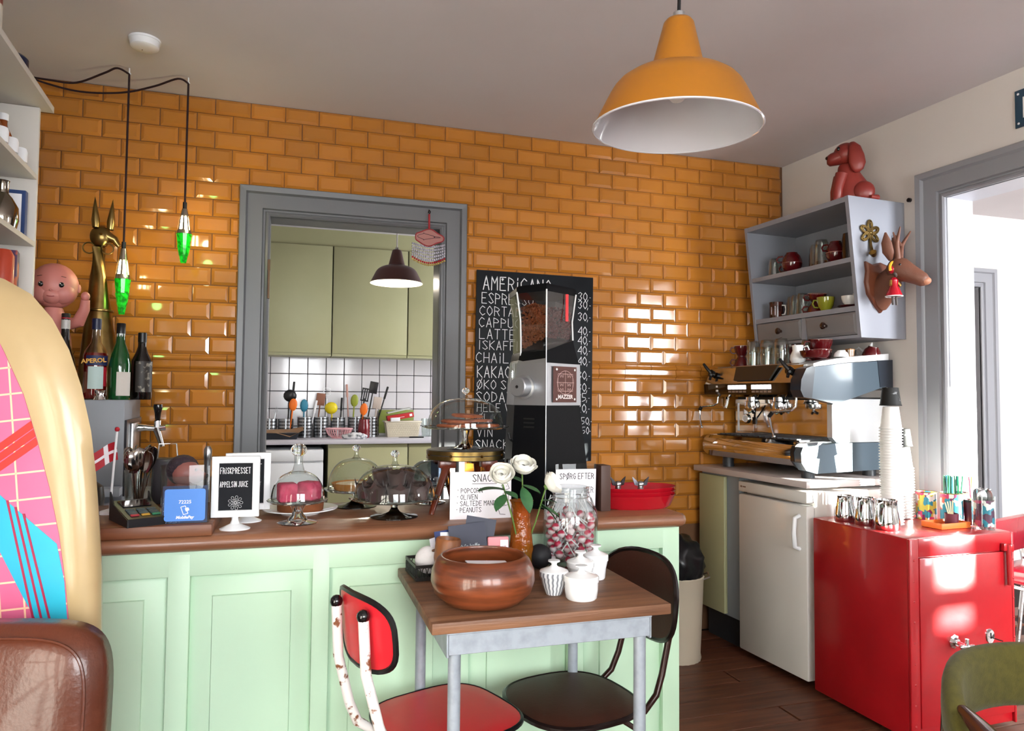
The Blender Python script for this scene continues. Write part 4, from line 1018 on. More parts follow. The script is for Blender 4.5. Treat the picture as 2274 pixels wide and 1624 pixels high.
rose('white rose in the middle, fully open and highest', (1.602, -1.537, TT+.03), (1.588, -1.575, 1.050), RX(.55), 1.22, 2, [(.82, 4.9, -.75, .075, .038), (.84, 5.6, -.1, .055, .04), (.88, 2.2, .5, .05, .03)])
rose('white rose on the right, drooping away from the vase', (1.604, -1.533, TT+.03), (1.655, -1.585, 1.008), RZ(.2) @ RY(1.0) @ RX(.3), 1.1, 3, [(.72, 5.8, -.2, .06, .042), (.76, -.25, -.55, .06, .036), (.80, .2, .1, .05, .03)])

# jar full of lollipops
t = thing('candy_jar', 'large clip top glass jar filled with pink and white lollipops', 'jar', (1.752, -1.525, TT))
ob('glass', MB().lathe([(0, .003), (.070, .003), (.077, .012), (.079, .03), (.079, .135), (.075, .160), (.060, .180), (.052, .186), (.051, .205), (.055, .208), (.055, .213), (.051, .216), (.055, .219), (.055, .224), (.051, .226)], 48), TG('jar_glass', '#f3f6f6', 1.3, body=.02), t, angle=50)
ob('inner_glass', MB().lathe([(.0, .008), (.066, .008), (.0735, .016), (.0755, .03), (.0755, .135), (.071, .158), (.056, .177), (.048, .186), (.048, .226)], 40), TG('jar_glass', '#f3f6f6'), t, angle=50)
ob('clip_wire', MB().tube([(.054, 0, .196), (.066, .0, .19), (.078, 0, .16), (.0795, 0, .12), (.072, .004, .168), (.058, 0, .204)], .0016, 6).tube([(-.054, 0, .196), (-.066, 0, .19), (-.07, .0, .175), (-.06, 0, .203)], .0016, 6).tube([(.0525*math.cos(2*PI*i/32), .0525*math.sin(2*PI*i/32), .196) for i in range(32)], .0014, 6, closed=True), STEEL, t)
ob('seal_ring', MB().tube([(.082, 0, .10), (.084, 0, .125), (.080, 0, .15), (.074, 0, .165)], .004, 8), BLACK, t)
LP = M('lolly_pink', '#c8284e', .25, coat=.5, col2='#f2dcdf', nscale=30, contrast=(.42, .50), ndetail=0); LS = M('lolly_stick', '#f0eef0', .6)
l0 = None; rn = random.Random(11)
cnt = 0
pos = []
for lay in range(9):
    z = .022+.0155*lay
    for i in range(9):
        a = 2*PI*(i+.5*(lay % 2))/9+rn.uniform(-.15, .15); r = (.061 if i % 3 else .032)*rn.uniform(.93, 1.0)
        if lay > 6 and i % 2: continue
        pos.append((r*math.cos(a), r*math.sin(a), z+rn.uniform(-.003, .003)))
for x, y, z in pos:
    if l0 is None:
        t = l0 = thing('lollipop', 'pink and white ball lollipop in the glass jar', 'lollipop', group='lollipops in the jar')
        ob('candy', MB().ball((0, 0, 0), (.0118, .0118, .0112), 12), LP, t); ob('stick', MB().tube([(0, 0, .01), (0, 0, .066)], .0021, 5), LS, t)
        o = t
    else: o = dup(l0, (0, 0, 0))
    o.location = (1.752+x, -1.525+y, TT+z)
    # stick points inwards and up so that it stays inside the jar
    d = Vector((rn.uniform(-.03, .03)-x*.55, rn.uniform(-.03, .03)-y*.55, rn.uniform(.02, .05) if z < .12 else .055)).normalized()
    if Vector((x, y)).length < .04 and z > .10: d = Vector((x*.2, y*.2, .06)).normalized()
    o.rotation_euler = d.to_track_quat('Z', 'Y').to_euler()
# lidded sugar bowls
def sugar(lb, x, y, R, H, mat, taper, group='white lidded sugar bowls'):
    t = thing('sugar_bowl', lb, 'sugar bowl', (x, y, TT), group=group)
    ob('pot', MB().lathe([(0, 0), (R*(.82 if taper == 1 else .72*taper), 0), (R*(.90 if taper == 1 else .80*taper), .004), (R*.95 if taper == 1 else R*.82, H*.45), (R*.96, H*.80), (R, H*.80), (R, H), (R*.9, H), (0, H*.95)], 40), mat, t, angle=35)
    ob('lid', MB().lathe([(R*.99, H), (R*.94, H+.003), (R*.5, H+.009), (.010, H+.012), (.0065, H+.016), (.008, H+.020), (.015, H+.024), (.0145, H+.027), (0, H+.028)], 36), PORC, t, angle=35)
PAT = M('grey_line_porcelain', '#dfe0e2', .15, coat=.5)
_nt = PAT.node_tree; _tc = _nt.nodes.new('ShaderNodeTexCoord'); _s = _nt.nodes.new('ShaderNodeSeparateXYZ'); _nt.links.new(_tc.outputs['Object'], _s.inputs[0])
def mth(op, a, b=None, nt=_nt):
    n = nt.nodes.new('ShaderNodeMath'); n.operation = op
    for i, v in ((0, a), (1, b)):
        if v is None: continue
        if isinstance(v, (int, float)): n.inputs[i].default_value = v
        else: nt.links.new(v, n.inputs[i])
    return n.outputs[0]
_ang = mth('MULTIPLY', mth('ARCTAN2', _s.outputs[1], _s.outputs[0]), 18)
_wav = mth('ADD', _ang, mth('MULTIPLY', mth('SINE', mth('MULTIPLY', _s.outputs[2], 420)), .35))
_ln = mth('GREATER_THAN', mth('SINE', _wav), .25)
_mx = _nt.nodes.new('ShaderNodeMix'); _mx.data_type = 'RGBA'; _mx.inputs['A'].default_value = lin('#e2e3e5'); _mx.inputs['B'].default_value = lin('#83868c')
_nt.links.new(_ln, _mx.inputs['Factor']); _nt.links.new(_mx.outputs['Result'], _nt.nodes['Principled BSDF'].inputs['Base Color'])
sugar('tapered lidded sugar bowl with grey wavy line pattern', 1.600, -1.800, .036, .055, PAT, .75)
sugar('plain white lidded sugar bowl nearest the front table edge', 1.650, -1.855, .0425, .052, PORC, 1.0)
sugar('white lidded sugar bowl, middle one behind the plain front one', 1.697, -1.735, .036, .058, PORC, .9)
sugar('white lidded sugar bowl farthest back beside the lollipop jar', 1.760, -1.690, .034, .062, PORC, .95)

# surf board leaning at the left, leather chair, green chair
t = thing('surfboard', 'pink and turquoise surfboard with cream rails standing at the left', 'surfboard', (.316, -1.70, 0), rz=-.2975)
oz = [(1.515, .0), (1.511, .035), (1.499, .073), (1.468, .13), (1.416, .177), (1.35, .215), (1.274, .243), (1.18, .267), (1.085, .281), (.99, .29), (.896, .297), (.782, .30), (.55, .297), (.3, .28), (.1, .25), (0, .22)]
iz = [(1.452, .0), (1.447, .03), (1.430, .05), (1.388, .078), (1.34, .104), (1.255, .146), (1.16, .178), (1.066, .206), (.971, .229), (.877, .245), (.782, .257), (.6, .26), (.4, .255), (.2, .225), (.08, .19), (.03, .16)]
def full(o): return [(w, z) for z, w in o] + [(-w, z) for z, w in reversed(o) if w > 0]
O_, I_ = full(oz), full(iz)
mid = [((a[0]+b[0])/2*1.0, (a[1]+b[1])/2) for a, b in zip(O_, I_)]
def ring(pl_, y): return [(x, y, z) for x, z in pl_]
rl = [ring(I_, -.034), ring([(a[0]*.35+b[0]*.65, a[1]*.35+b[1]*.65) for a, b in zip(O_, I_)], -.0335), ring([(a[0]*.8+b[0]*.2, a[1]*.8+b[1]*.2) for a, b in zip(O_, I_)], -.022), ring(O_, 0), ring([(a[0]*.8+b[0]*.2, a[1]*.8+b[1]*.2) for a, b in zip(O_, I_)], .022), ring(I_, .030)]
ob('rail', MB().loft(rl, caps=False), M('cream_gelcoat', '#b39c74', .28, coat=.2, col2='#a8916a', nscale=6), t, angle=60)
ob('deck', MB().prism(I_, -.004, .066, T(0, .0305, 0) @ RX(PI/2)), M('board_pink', '#d4688f', .35, coat=.3, col2='#cc5f86', nscale=3), t, angle=30)
def dk_(pts, q): return MB().prism(pts, 0, q, T(0, -.0355, 0) @ RX(PI/2))
def clip(poly):
    # keeps the part of a polygon that lies on the deck (clipped against the deck outline, which is convex)
    out = poly; n = len(I_); Q = list(reversed(I_))
    for k in range(n):
        a, b = Q[k], Q[(k+1) % n]
        if math.hypot(b[0]-a[0], b[1]-a[1]) < 1e-9: continue
        ins = lambda p: (b[0]-a[0])*(p[1]-a[1])-(b[1]-a[1])*(p[0]-a[0]) >= 0
        res = []
        for i in range(len(out)):
            p, q = out[i], out[(i+1) % len(out)]
            if ins(p) != ins(q):
                d1 = (b[0]-a[0])*(p[1]-a[1])-(b[1]-a[1])*(p[0]-a[0]); d2 = (b[0]-a[0])*(q[1]-a[1])-(b[1]-a[1])*(q[0]-a[0]); u = d1/(d1-d2)
                x = (p[0]+(q[0]-p[0])*u, p[1]+(q[1]-p[1])*u)
                res += [x] if not ins(p) else [p, x]
                if not ins(p): pass
            elif ins(p): res.append(p)
            if ins(p) != ins(q) and not ins(p): pass
        out = res
        if len(out) < 3: return None
    return out
def sp_(x, y): return ((x+77)*.000946, 1.26+(875-y)*.000946)
gl = MB()
for i in range(12):
    x = -560+53*i
    c = clip([sp_(x, 640), sp_(x+4, 640), sp_(x+94, 1500), sp_(x+90, 1500)])
    if c: gl.v += []; gl.add(*(lambda m_: (m_.v, m_.f))(dk_(c, .0006)))
for i in range(18):
    y = 640+58*i
    c = clip([sp_(-420, y+60), sp_(260, y-20), sp_(260, y-16), sp_(-420, y+64)])
    if c: gl.add(*(lambda m_: (m_.v, m_.f))(dk_(c, .0006)))
tag(ob('grid_lines', gl, M('board_pale_line', '#eebfa0', .4), t), kind='stuff')
for i in range(3):
    y = 930+22*i; c = clip([sp_(-420, y+390), sp_(130, y-10-8), sp_(130, y+2), sp_(-420, y+402)])
    ob('stripe', dk_(c, .0014), M('board_red', '#d8322c', .35, coat=.3), t)
c = clip([sp_(-420, 800), sp_(0, 1065), sp_(49, 1108), sp_(230, 1256), sp_(230, 1600), sp_(170, 1440), sp_(93, 1312), sp_(0, 1145), sp_(-420, 880)])
c = [sp_(-90, 1000), sp_(0, 1065), sp_(49, 1108), sp_(162, 1200), sp_(181, 1280), sp_(190, 1360), sp_(188, 1420), sp_(160, 1420), sp_(93, 1312), sp_(0, 1145), sp_(-90, 1040)]
ob('turquoise_band', dk_(list(reversed(c)), .0011), M('board_turquoise', '#26a2c0', .35, coat=.3, col2='#2fb0c8', nscale=5), t)
for i in range(3):
    x = 50+18*i; y = 1108+14*i
    ob('stripe', dk_([sp_(x+5, y), sp_(x, y), sp_(x+76, 1400), sp_(x+81, 1400)][::-1], .0018), M('board_crimson', '#9c2848', .35), t)

LEA = M('brown_leather', '#5d2e1b', .32, coat=.2, col2='#4d2415', nscale=5, bump=.10, bscale=110)
t = thing('leather_chair', 'brown leather chair back cropped at the lower left corner', 'chair', (.385, -2.03, 0), rz=-.26)
def cushion(w, d, h, r, n=2.6):
    rings = []
    for k in range(11):
        z = -h/2+h*k/10; q = abs(z)/(h/2); s_ = (1-q**4)**.25*.06+.94 if q < 1 else .94
        s_ = 1-.05*q**3 - (.05 if k in (0, 10) else 0)
        rings.append([(w/2*s_*sup(2*PI*i/44, 6)[0], d/2*s_*sup(2*PI*i/44, 3.5)[1]*(1-.35*q**6), z) for i in range(44)])
    return MB().loft(rings)
bk, ed = curved_pad(.50, .46, .075, lambda y, z: -.06*z, p=6, dome=.018, n=64)
b_ = ob('backrest', bk, LEA, t, m=T(0, .12, .605) @ RZ(-PI/2), angle=70)
ob('seam', MB().tube([(x+.047, y*.93, z*.93) for x, y, z in ed], .003, 6, closed=True), LEA, b_)
ob('seat', cushion(.50, .46, .10, .03), LEA, t, m=T(0, -.13, .42), angle=60)
for x in (-.2, .2):
    for y in (-.32, .10): ob('leg', MB().tube([(x, y, .38), (x*1.05, y*1.05, 0)], .014, 10), CHROME, t)
GF = M('olive_wool', '#4f4a17', .95, sheen=.12, col2='#454012', nscale=60, bump=.15, bscale=300)
AW = M('arm_teak', '#4a2218', .25, coat=.4, col2='#381810', nscale=5, stretch=(6, 1, 6))
t = thing('armchair', 'olive green wool armchair with dark wooden arms, lower right corner', 'chair', (2.545, -2.415, 0), rz=-.30)
def shell_f(u): return .245*math.sin(u), .19-.215*(1-math.cos(u))
rings_o, rings_i = [], []
NU = 30
for k in range(NU+1):
    u = (k/NU-.5)*2*1.85
    x, y = .275*math.sin(u*.92), .245*math.cos(u*.92)-.03
    nx, ny = math.sin(u*.92), math.cos(u*.92)
    e = abs(u)/1.85
    zt = .700 - .16*e**4; zb = .555 - .02*e**2 + .0*e
    r = []
    for j in range(12):
        a = 2*PI*j/12; c_, s2 = sup(a, 3)
        r.append((x+nx*.022*c_, y+ny*.022*c_, (zt+zb)/2+(zt-zb)/2*s2))
    rings_o.append(r)
ob('backrest', MB().loft(rings_o), GF, t, angle=60)
ob('seat', cushion(.50, .48, .08, .03), GF, t, m=T(0, -.02, .43), angle=60)
for s in (-1, 1):
    ob('arm', MB().tube([(s*.262, .02, .628), (s*.275, -.06, .622), (s*.285, -.16, .61), (s*.280, -.26, .60), (s*.27, -.31, .595)], [.012, .022, .026, .026, .014], 12, flat=.7), AW, t)
    ob('leg', MB().tube([(s*.27, -.24, .60), (s*.25, -.25, .3), (s*.27, -.28, 0)], [.014, .017, .012], 10), AW, t)
    ob('leg', MB().tube([(s*.20, .17, .58), (s*.20, .19, .3), (s*.22, .26, 0)], [.014, .017, .012], 10), AW, t)
# ------------------------------------------------------------------ right side: worktop, fridge, safe, espresso machine, wall shelf
def RT(name, lb, cat, off, s, z, group=None, extra=0.0): return thing(name, lb, cat, RP(off, s, z), RA+extra, group)
t = RT('coffee_worktop', 'pale laminate worktop under the espresso machine', 'worktop', .31, .415, .9)
ob('slab', MB().box((0, 0, -.0145), (.62, .825, .029), bev=.003), M('worktop_laminate', '#b9aeab', .35), t)
t = RT('base_cabinet', 'sage green base cabinet door in the tile corner beside the fridge', 'cabinet', 0, 0, 0)
ob('carcass', MB().bx((-.575, -.325, .155), (-.02, -.02, .869)), M('carcass_grey', '#8f979f', .5), t)
ob('door', MB().bx((-.597, -.232, .163), (-.576, -.022, .858), bev=.003), SAGE, t)
ob('plinth', MB().bx((-.53, -.33, .0), (-.03, -.01, .155)), DGREY, t)
t = RT('fridge', 'white undercounter fridge between the cabinet and the red safe', 'fridge', .30, .583, 0)
FW = M('fridge_white', '#cfccc8', .28, coat=.2)
ob('body', MB().bx((-.255, -.225, .03), (.26, .225, .85), bev=.004), FW, t)
ob('door', MB().bx((-.305, -.228, .035), (-.258, .228, .792), bev=.010), FW, t)
ob('top_panel', MB().bx((-.305, -.228, .802), (-.258, .228, .853), bev=.006), FW, t)
hd = ob('handle', MB().tube([(-.306, -.185, .60), (-.332, -.185, .61), (-.338, -.185, .67), (-.332, -.185, .735), (-.306, -.185, .745)], .010, 10), WPLAST, t)
ob('maker_mark', MB().box((-.3055, .205, .828), (.001, .012, .008)).box((-.3055, .183, .828), (.001, .022, .006)), M('maker_brown', '#5d4338', .5), t)
for y in (-.18, .18): ob('foot', MB().cyl((-.2, y, 0), .02, .031, 12), BLACK, t); ob('foot', MB().cyl((.2, y, 0), .02, .031, 12), BLACK, t)
t = thing('trash_can', 'cream ribbed metal bin with black bag behind the counter end', 'bin', (2.785, -.33, 0))
ob('can', MB().lathe([(0, 0), (.118, 0), (.12, .01), (.116, .03), (.132, .39), (.136, .395), (.13, .40), (.12, .39), (.11, .03), (0, .02)], 48, flute=(24, .012)), M('bin_cream', '#c9bda8', .5), t)
ob('handle', MB().tube([(.13, -.03, .37), (.17, -.03, .38), (.18, 0, .395), (.17, .03, .38), (.13, .03, .37)], .005, 8), STEEL, t)
rn = random.Random(9); bm = bmesh.new(); bmesh.ops.create_icosphere(bm, subdivisions=4, radius=1)
from mathutils import noise as mnoise
for v in bm.verts:
    p = v.co.copy(); q = 1+.16*mnoise.noise(p*2.2)+.08*mnoise.noise(p*5.5)
    v.co = Vector((p.x*.138*q, p.y*.138*q, .46+p.z*.135*q))
mb = MB(); bm.verts.index_update(); mb.add([v.co for v in bm.verts], [[v.index for v in f.verts] for f in bm.faces]); bm.free()
ob('bin_bag', mb, M('bin_bag_black', '#0c0e12', .28), t, angle=80)

# red safe
SR = M('safe_red', '#a2101a', .32, coat=.25, col2='#960e17', nscale=4, bump=.06, bscale=18)
t = thing('red_safe', 'old red painted steel safe with chrome handle', 'safe', (3.404, -1.122, 0), .03)
sw, sd, sh = .53, .49, .75
ob('body', MB().bx((-sw/2, -sd/2+.01, .02), (sw/2, sd/2, sh), bev=.006), SR, t)
ob('front_frame', MB().bx((-sw/2, -sd/2, .02), (-sw/2+.045, -sd/2+.012, sh-.002), bev=.003).bx((sw/2-.01, -sd/2, .02), (sw/2, -sd/2+.012, sh-.002), bev=.002).bx((-sw/2+.045, -sd/2+.0005, sh-.07), (sw/2-.01, -sd/2+.012, sh-.002), bev=.002), SR, t)
ob('door', MB().bx((-sw/2+.048, -sd/2-.001, .06), (sw/2-.013, -sd/2+.012, sh-.074), bev=.003), SR, t)
hg = ob('hinge_bar', MB().tube([(sw/2-.045, -sd/2-.012, .705), (sw/2-.042, -sd/2-.014, .55)], .009, 10).box((sw/2-.062, -sd/2-.008, .695), (.018, .016, .03), bev=.004).box((sw/2-.026, -sd/2-.008, .69), (.018, .016, .03), bev=.004), SR, t)
for i in range(9): ob('rivet', MB().ball((-sw/2+.022, -sd/2, .07+.075*i), (.005, .003, .005), 8), SR, t)
for i in range(8): ob('rivet', MB().ball((sw/2-.005, -sd/2, .12+.075*i), (.004, .003, .004), 8), SR, t)
h_ = ob('handle_rose', MB().lathe([(0, 0), (.026, 0), (.026, .006), (.018, .010), (.014, .018), (0, .018)], 8, T(-.058, -sd/2-.001, .361) @ RX(PI/2)), CHROME, t, angle=20)
ob('cross_handle', MB().tube([(-.058, -sd/2-.015, .361), (-.056, -sd/2-.055, .357)], .008, 10).tube([(-.082, -sd/2-.055, .359), (-.03, -sd/2-.055, .355)], .0075, 10).tube([(-.056, -sd/2-.055, .385), (-.056, -sd/2-.055, .332)], .0065, 10).ball((-.084, -sd/2-.055, .359), .0095, 10).ball((-.028, -sd/2-.055, .355), .0095, 10).ball((-.056, -sd/2-.055, .357), .012, 10), CHROME, h_)
k_ = ob('key_plate', MB().lathe([(0, 0), (.026, 0), (.024, .004), (0, .005)], 28, T(.128, -sd/2-.001, .361) @ RX(PI/2) @ SC(.82, 1.1, 1)), CHROME, t)
ob('keyhole', MB().box((.128, -sd/2-.0065, .364), (.004, .001, .022)).tube([(.128, -sd/2-.006, .358), (.152, -sd/2-.035, .350)], .002, 6), BLACK, k_)

# milk jugs, cups and tins on the safe
def jugm(lb, x, y, rz, s=1):
    t = thing('milk_jug', lb, 'jug', (x, y, .7505), rz, 'steel milk jugs on the safe')
    ob('body', MB().lathe([(0, 0), (.040*s, 0), (.043*s, .004), (.043*s, .03*s), (.036*s, .075*s), (.034*s, .098*s), (.036*s, .105*s), (.0345*s, .105*s), (.032*s, .095*s), (.0405*s, .03*s), (0, .006)], 32), CHROME, t, angle=40)
    ob('handle', MB().tube([(-.034*s, 0, .095*s), (-.058*s, 0, .092*s), (-.064*s, 0, .065*s), (-.056*s, 0, .03*s), (-.044*s, 0, .022*s)], .0035, 8, flat=1.6), CHROME, t)
jugm('steel milk jug on the red safe, rearmost of the left row', 3.212, -.985, .5)
jugm('steel milk jug on the red safe, second in the left row', 3.225, -1.085, .4, 1.05)
jugm('steel milk jug nearest the front in the left row on the safe', 3.225, -1.195, .3, 1.1)
jugm('small steel jug behind the front milk jug on the safe', 3.315, -1.00, 1.0, .9)
CUPW = M('paper_cup_white', '#e9e8e6', .6); CUPB = M('paper_cup_black', '#0e0f10', .6, col2='#77797c', nscale=38, contrast=(.63, .67))
def cup_stack(x, y, n, nb, lb, seed):
    c0 = None
    for i in range(n):
        z = .7505+.0118*i
        if c0 is None:
            o = c0 = ob('paper_cup', MB().lathe([(.042, 0), (.0455, .001), (.0455, .0045), (.0405, .0055), (.030, .092), (.029, .092), (.029, .089), (0, .089)], 28), CUPW)
        else: o = c0.copy(); COL.objects.link(o)
        o.location = (x+.002*math.sin(i*.2), y, z)
        tag(o, 'white paper cup in the %s' % lb, 'cup', 'white paper cups in the '+lb)
    b0 = None
    for i in range(nb):
        if b0 is None: b0 = o = ob('paper_cup', MB().lathe([(.041, 0), (.0425, .001), (.0425, .004), (.0405, .005), (.031, .075), (.030, .075), (.030, .072), (0, .072)], 28), CUPB)
        else: o = b0.copy(); COL.objects.link(o)
        o.location = (x, y, .7505+.0118*n+.088-.004+.010*i-.0*i)
        tag(o, 'black and white paper cup on the %s' % lb, 'cup')
cup_stack(3.345, -1.10, 34, 1, 'tall upturned stack on the safe', 1)
cup_stack(3.52, -.985, 19, 1, 'shorter upturned stack by the door casing', 2)
def tin(lb, x, y, R, H, c, items, mat=None):
    t = thing('tin', lb, 'tin', (x, y, .7505), group='printed tins on the safe')
    m_ = mat or M('tin_print_'+c, c, .4)
    if not mat:
        nt = m_.node_tree; b = nt.nodes['Principled BSDF']; tc = nt.nodes.new('ShaderNodeTexCoord'); v = nt.nodes.new('ShaderNodeTexVoronoi'); v.inputs['Scale'].default_value = 48
        mp = nt.nodes.new('ShaderNodeMapping'); mp.inputs['Scale'].default_value = (1, 1, .8); nt.links.new(tc.outputs['Object'], mp.inputs['Vector']); nt.links.new(mp.outputs['Vector'], v.inputs['Vector']); v.distance = 'CHEBYCHEV'
        hs = nt.nodes.new('ShaderNodeSeparateColor'); nt.links.new(v.outputs['Color'], hs.inputs[0])
        r = nt.nodes.new('ShaderNodeValToRGB'); r.color_ramp.interpolation = 'CONSTANT'
        for k, (p, cc) in enumerate(((0, c), (.25, '#e8e2dc'), (.42, '#c23a6a'), (.58, '#2f8aa0'), (.72, '#e0604a'), (.86, '#7a2a5a'))):
            e = r.color_ramp.elements[k] if k < 2 else r.color_ramp.elements.new(p)
            e.position = p; e.color = lin(cc)
        nt.links.new(hs.outputs[0], r.inputs['Fac']); nt.links.new(r.outputs['Color'], b.inputs['Base Color'])
    ob('body', MB().lathe([(0, 0), (R, 0), (R, H), (R-.002, H), (R-.003, .006), (0, .005)], 30), m_, t)
    ob('rim', MB().tube([(R*math.cos(2*PI*i/28), R*math.sin(2*PI*i/28), H) for i in range(28)], .0022, 6, closed=True), BRASS, t)
    return t
tin('tin with pink and yellow print, rearmost in the group', 3.595, -1.035, .040, .115, '#c8b84a', 0)
t2 = tin('tin with teal and coral print holding green straws', 3.600, -1.155, .042, .125, '#2f8aa0', 0)
tin('dark purple printed tin behind the glass of spoons', 3.685, -1.115, .036, .12, '#5a2a4a', 0)
t = thing('paper_tumbler', 'small dark red tumbler with white circle standing between the tins', 'cup', (3.655, -1.20, .7505))
ob('body', MB().lathe([(0, 0), (.026, 0), (.030, .10), (.028, .10), (.025, .005), (0, .005)], 24), M('tumbler_plum', '#4a1424', .4), t); ob('rim', MB().lathe([(.0302, .092), (.0306, .102), (.0285, .102)], 24), BLACK, t)
ob('ring_print', MB().tube([(.010*math.cos(a), .010*math.sin(a), 0) for a in [2*PI*i/20 for i in range(20)]], .0015, 4, closed=True), PAPERW, t, m=T(-.012, -.026, .045) @ RX(PI/2))
st0 = None; rn = random.Random(4)
for i in range(22):
    cc = ['#1f6a4a', '#2f9a6a', '#1e4a3a', '#2f9ab0'][i % 4]
    o = ob('straw', MB().tube([(0, 0, 0), (0, 0, .19)], .0028, 6), M('straw'+cc, cc, .4)) if i < 4 else bpy.data.objects['straw' if i % 4 == 0 else 'straw.%03d' % (i % 4)].copy()
    if i >= 4: COL.objects.link(o)
    a = rn.uniform(0, 6.28); r = .030*math.sqrt(rn.random())
    o.matrix_world = T(3.600+r*math.cos(a), -1.155+r*math.sin(a), .757) @ RZ(a) @ RY(rn.uniform(-.05, .12))
    tag(o, ['dark green', 'bright green', 'blackish green', 'turquoise'][i % 4]+' drinking straw in the coral and teal tin', 'straw', ['dark green', 'bright green', 'blackish green', 'turquoise'][i % 4]+' straws in the tin')
for i, (cc, lb, dx) in enumerate((('#d8486a', 'pink drinking straw in the dark red tumbler', .004), ('#a8c84a', 'lime drinking straw in the dark red tumbler', -.012))):
    tag(ob('straw', MB().tube([(0, 0, 0), (-.02+.03*i, -.004, .19)], .003, 6), M('straw'+cc, cc, .4), m=T(3.655+dx, -1.20, .757)), lb, 'straw')
t = thing('orange_tray', 'small orange tray in front of the tins on the safe', 'tray', (3.50, -1.215, .7505), RA)
ob('tray', MB().box((0, 0, .004), (.16, .09, .008), bev=.002).box((0, -.044, .012), (.16, .004, .022), bev=.001).box((-.079, 0, .012), (.004, .09, .022), bev=.001).box((.079, 0, .012), (.004, .09, .022), bev=.001).box((0, .044, .012), (.16, .004, .022), bev=.001), M('orange_card', '#e0702a', .5), t)
tag(ob('sugar_cup', MB().lathe([(0, 0), (.024, 0), (.026, .045), (.024, .045), (.022, .006), (0, .006)], 20), M('maroon_cup', '#5a2030', .4), m=T(3.53, -1.215, .759)), 'small maroon cup with sticks in the orange tray', 'cup')
for i in range(4): tag(ob('stir_stick', MB().box((0, 0, .045), (.005, .0015, .085)), M('birch', '#d8bd90', .7), m=T(3.527+.003*i, -1.215, .766) @ RY(-.35+.12*i)), 'wooden stirring stick in the small maroon cup', 'stick', 'stirring sticks')
tag(ob('spoon_jar', MB().lathe([(0, 0), (.040, 0), (.041, .13), (.039, .13), (.038, .008), (0, .008)], 30), GLASS, m=T(3.615, -1.285, .7505)), 'clear glass with printed sleeve full of teaspoons at safe front right', 'glass')
tsl = tag(ob('printed_sleeve', MB().lathe([(.0375, .012), (.0375, .115), (.037, .115), (.037, .012)], 30), bpy.data.materials['tin_print_#5a2a4a'], m=T(3.615, -1.285, .7505)), 'pink printed paper sleeve inside the glass of teaspoons', 'sleeve')
s0 = ob('teaspoon', spoon_mb(.15, 1.1), STEEL)
for i in range(7):
    o = s0 if i == 0 else s0.copy()
    if i: COL.objects.link(o)
    a = 2*PI*i/7; o.matrix_world = T(3.615+.012*math.cos(a), -1.285+.012*math.sin(a), .760) @ RZ(a) @ RY(.10) @ RZ(i*1.3)
    tag(o, 'steel teaspoon standing in the glass on the safe', 'spoon', 'teaspoons on the safe')

# espresso machine; local x runs to the wall, y to the tile corner
EM = thing('espresso_machine', 'two group espresso machine in steel and blue grey', 'espresso machine', RP(0, .40, .90), RA)
def q(off, s, z): return (-off, .40-s, z-.90)
MIR = M('mirror_steel', '#cfd1d3', .07, metal=1)
BLG = M('blue_grey_panel', '#46545f', .33, metal=.15, coat=.3)
def slab(prof, s0, s1): return MB().loft([[q(o_, s0, z_) for o_, z_ in prof], [q(o_, s1, z_) for o_, z_ in prof]])
for o_, s_ in ((.49, .13), (.49, .70), (.12, .13), (.12, .70)): ob('foot', MB().lathe([(0, 0), (.030, 0), (.028, .05), (0, .05)], 20, T(*q(o_, s_, .90))), DGREY, EM)
bprof = [(.05, .945), (.50, .945), (.555, .955), (.580, .985), (.583, 1.02), (.572, 1.050), (.545, 1.066), (.05, 1.066)]
ob('base', slab(bprof, .035, .715), MIR, EM, angle=30)
ob('base_cheek', slab([(.05, .935), (.50, .925), (.56, .940), (.587, .975), (.590, 1.02), (.578, 1.045), (.50, 1.052), (.36, 1.060), (.05, 1.060)], .7155, .765), BLG, EM, angle=30)
ob('base_edge', slab([(.50, .935), (.56, .947), (.5905, .98), (.5925, 1.02), (.582, 1.048), (.555, 1.05), (.555, .955)], .70, .722), BLACK, EM)
ob('drip_tray', MB().bx(q(.18, .09, 1.0665), q(.53, .69, 1.0705)), BLACK, EM)
for i in range(14): ob('grate_bar', MB().bx(q(.20, .10+.0425*i, 1.0708), q(.52, .112+.0425*i, 1.0745)), DGREY, EM)
ob('body', MB().bx(q(.05, .05, 1.0665), q(.36, .72, 1.27)), BLACK, EM)
ob('splash_panel', MB().bx(q(.36, .06, 1.085), q(.366, .71, 1.235)), MIR, EM)
ob('splash_frame', MB().bx(q(.358, .045, 1.067), q(.373, .725, 1.083)).bx(q(.358, .045, 1.236), q(.373, .725, 1.255)).bx(q(.358, .045, 1.083), q(.373, .06, 1.236)).bx(q(.358, .71, 1.083), q(.373, .725, 1.236)), MIR, EM)
ob('side_panel', slab([(.05, 1.062), (.375, 1.062), (.40, 1.085), (.40, 1.235), (.375, 1.262), (.05, 1.262)], .726, .757), M('side_steel', '#d6d8da', .22, metal=.55), EM, angle=25)
hp = [(.05, 1.2705), (.53, 1.2705), (.562, 1.285), (.566, 1.335), (.528, 1.418), (.50, 1.425), (.05, 1.425)]
ob('head', slab(hp, .035, .72), M('head_steel', '#b9bbbe', .16, metal=1), EM, angle=30)
ob('button_panel', slab([(.54, 1.268), (.567, 1.280), (.571, 1.334), (.566, 1.336)], .030, .7205), BGLOSS, EM)
bt = M('lit_white_button', '#f4f6ff', .3, emit=1.6)
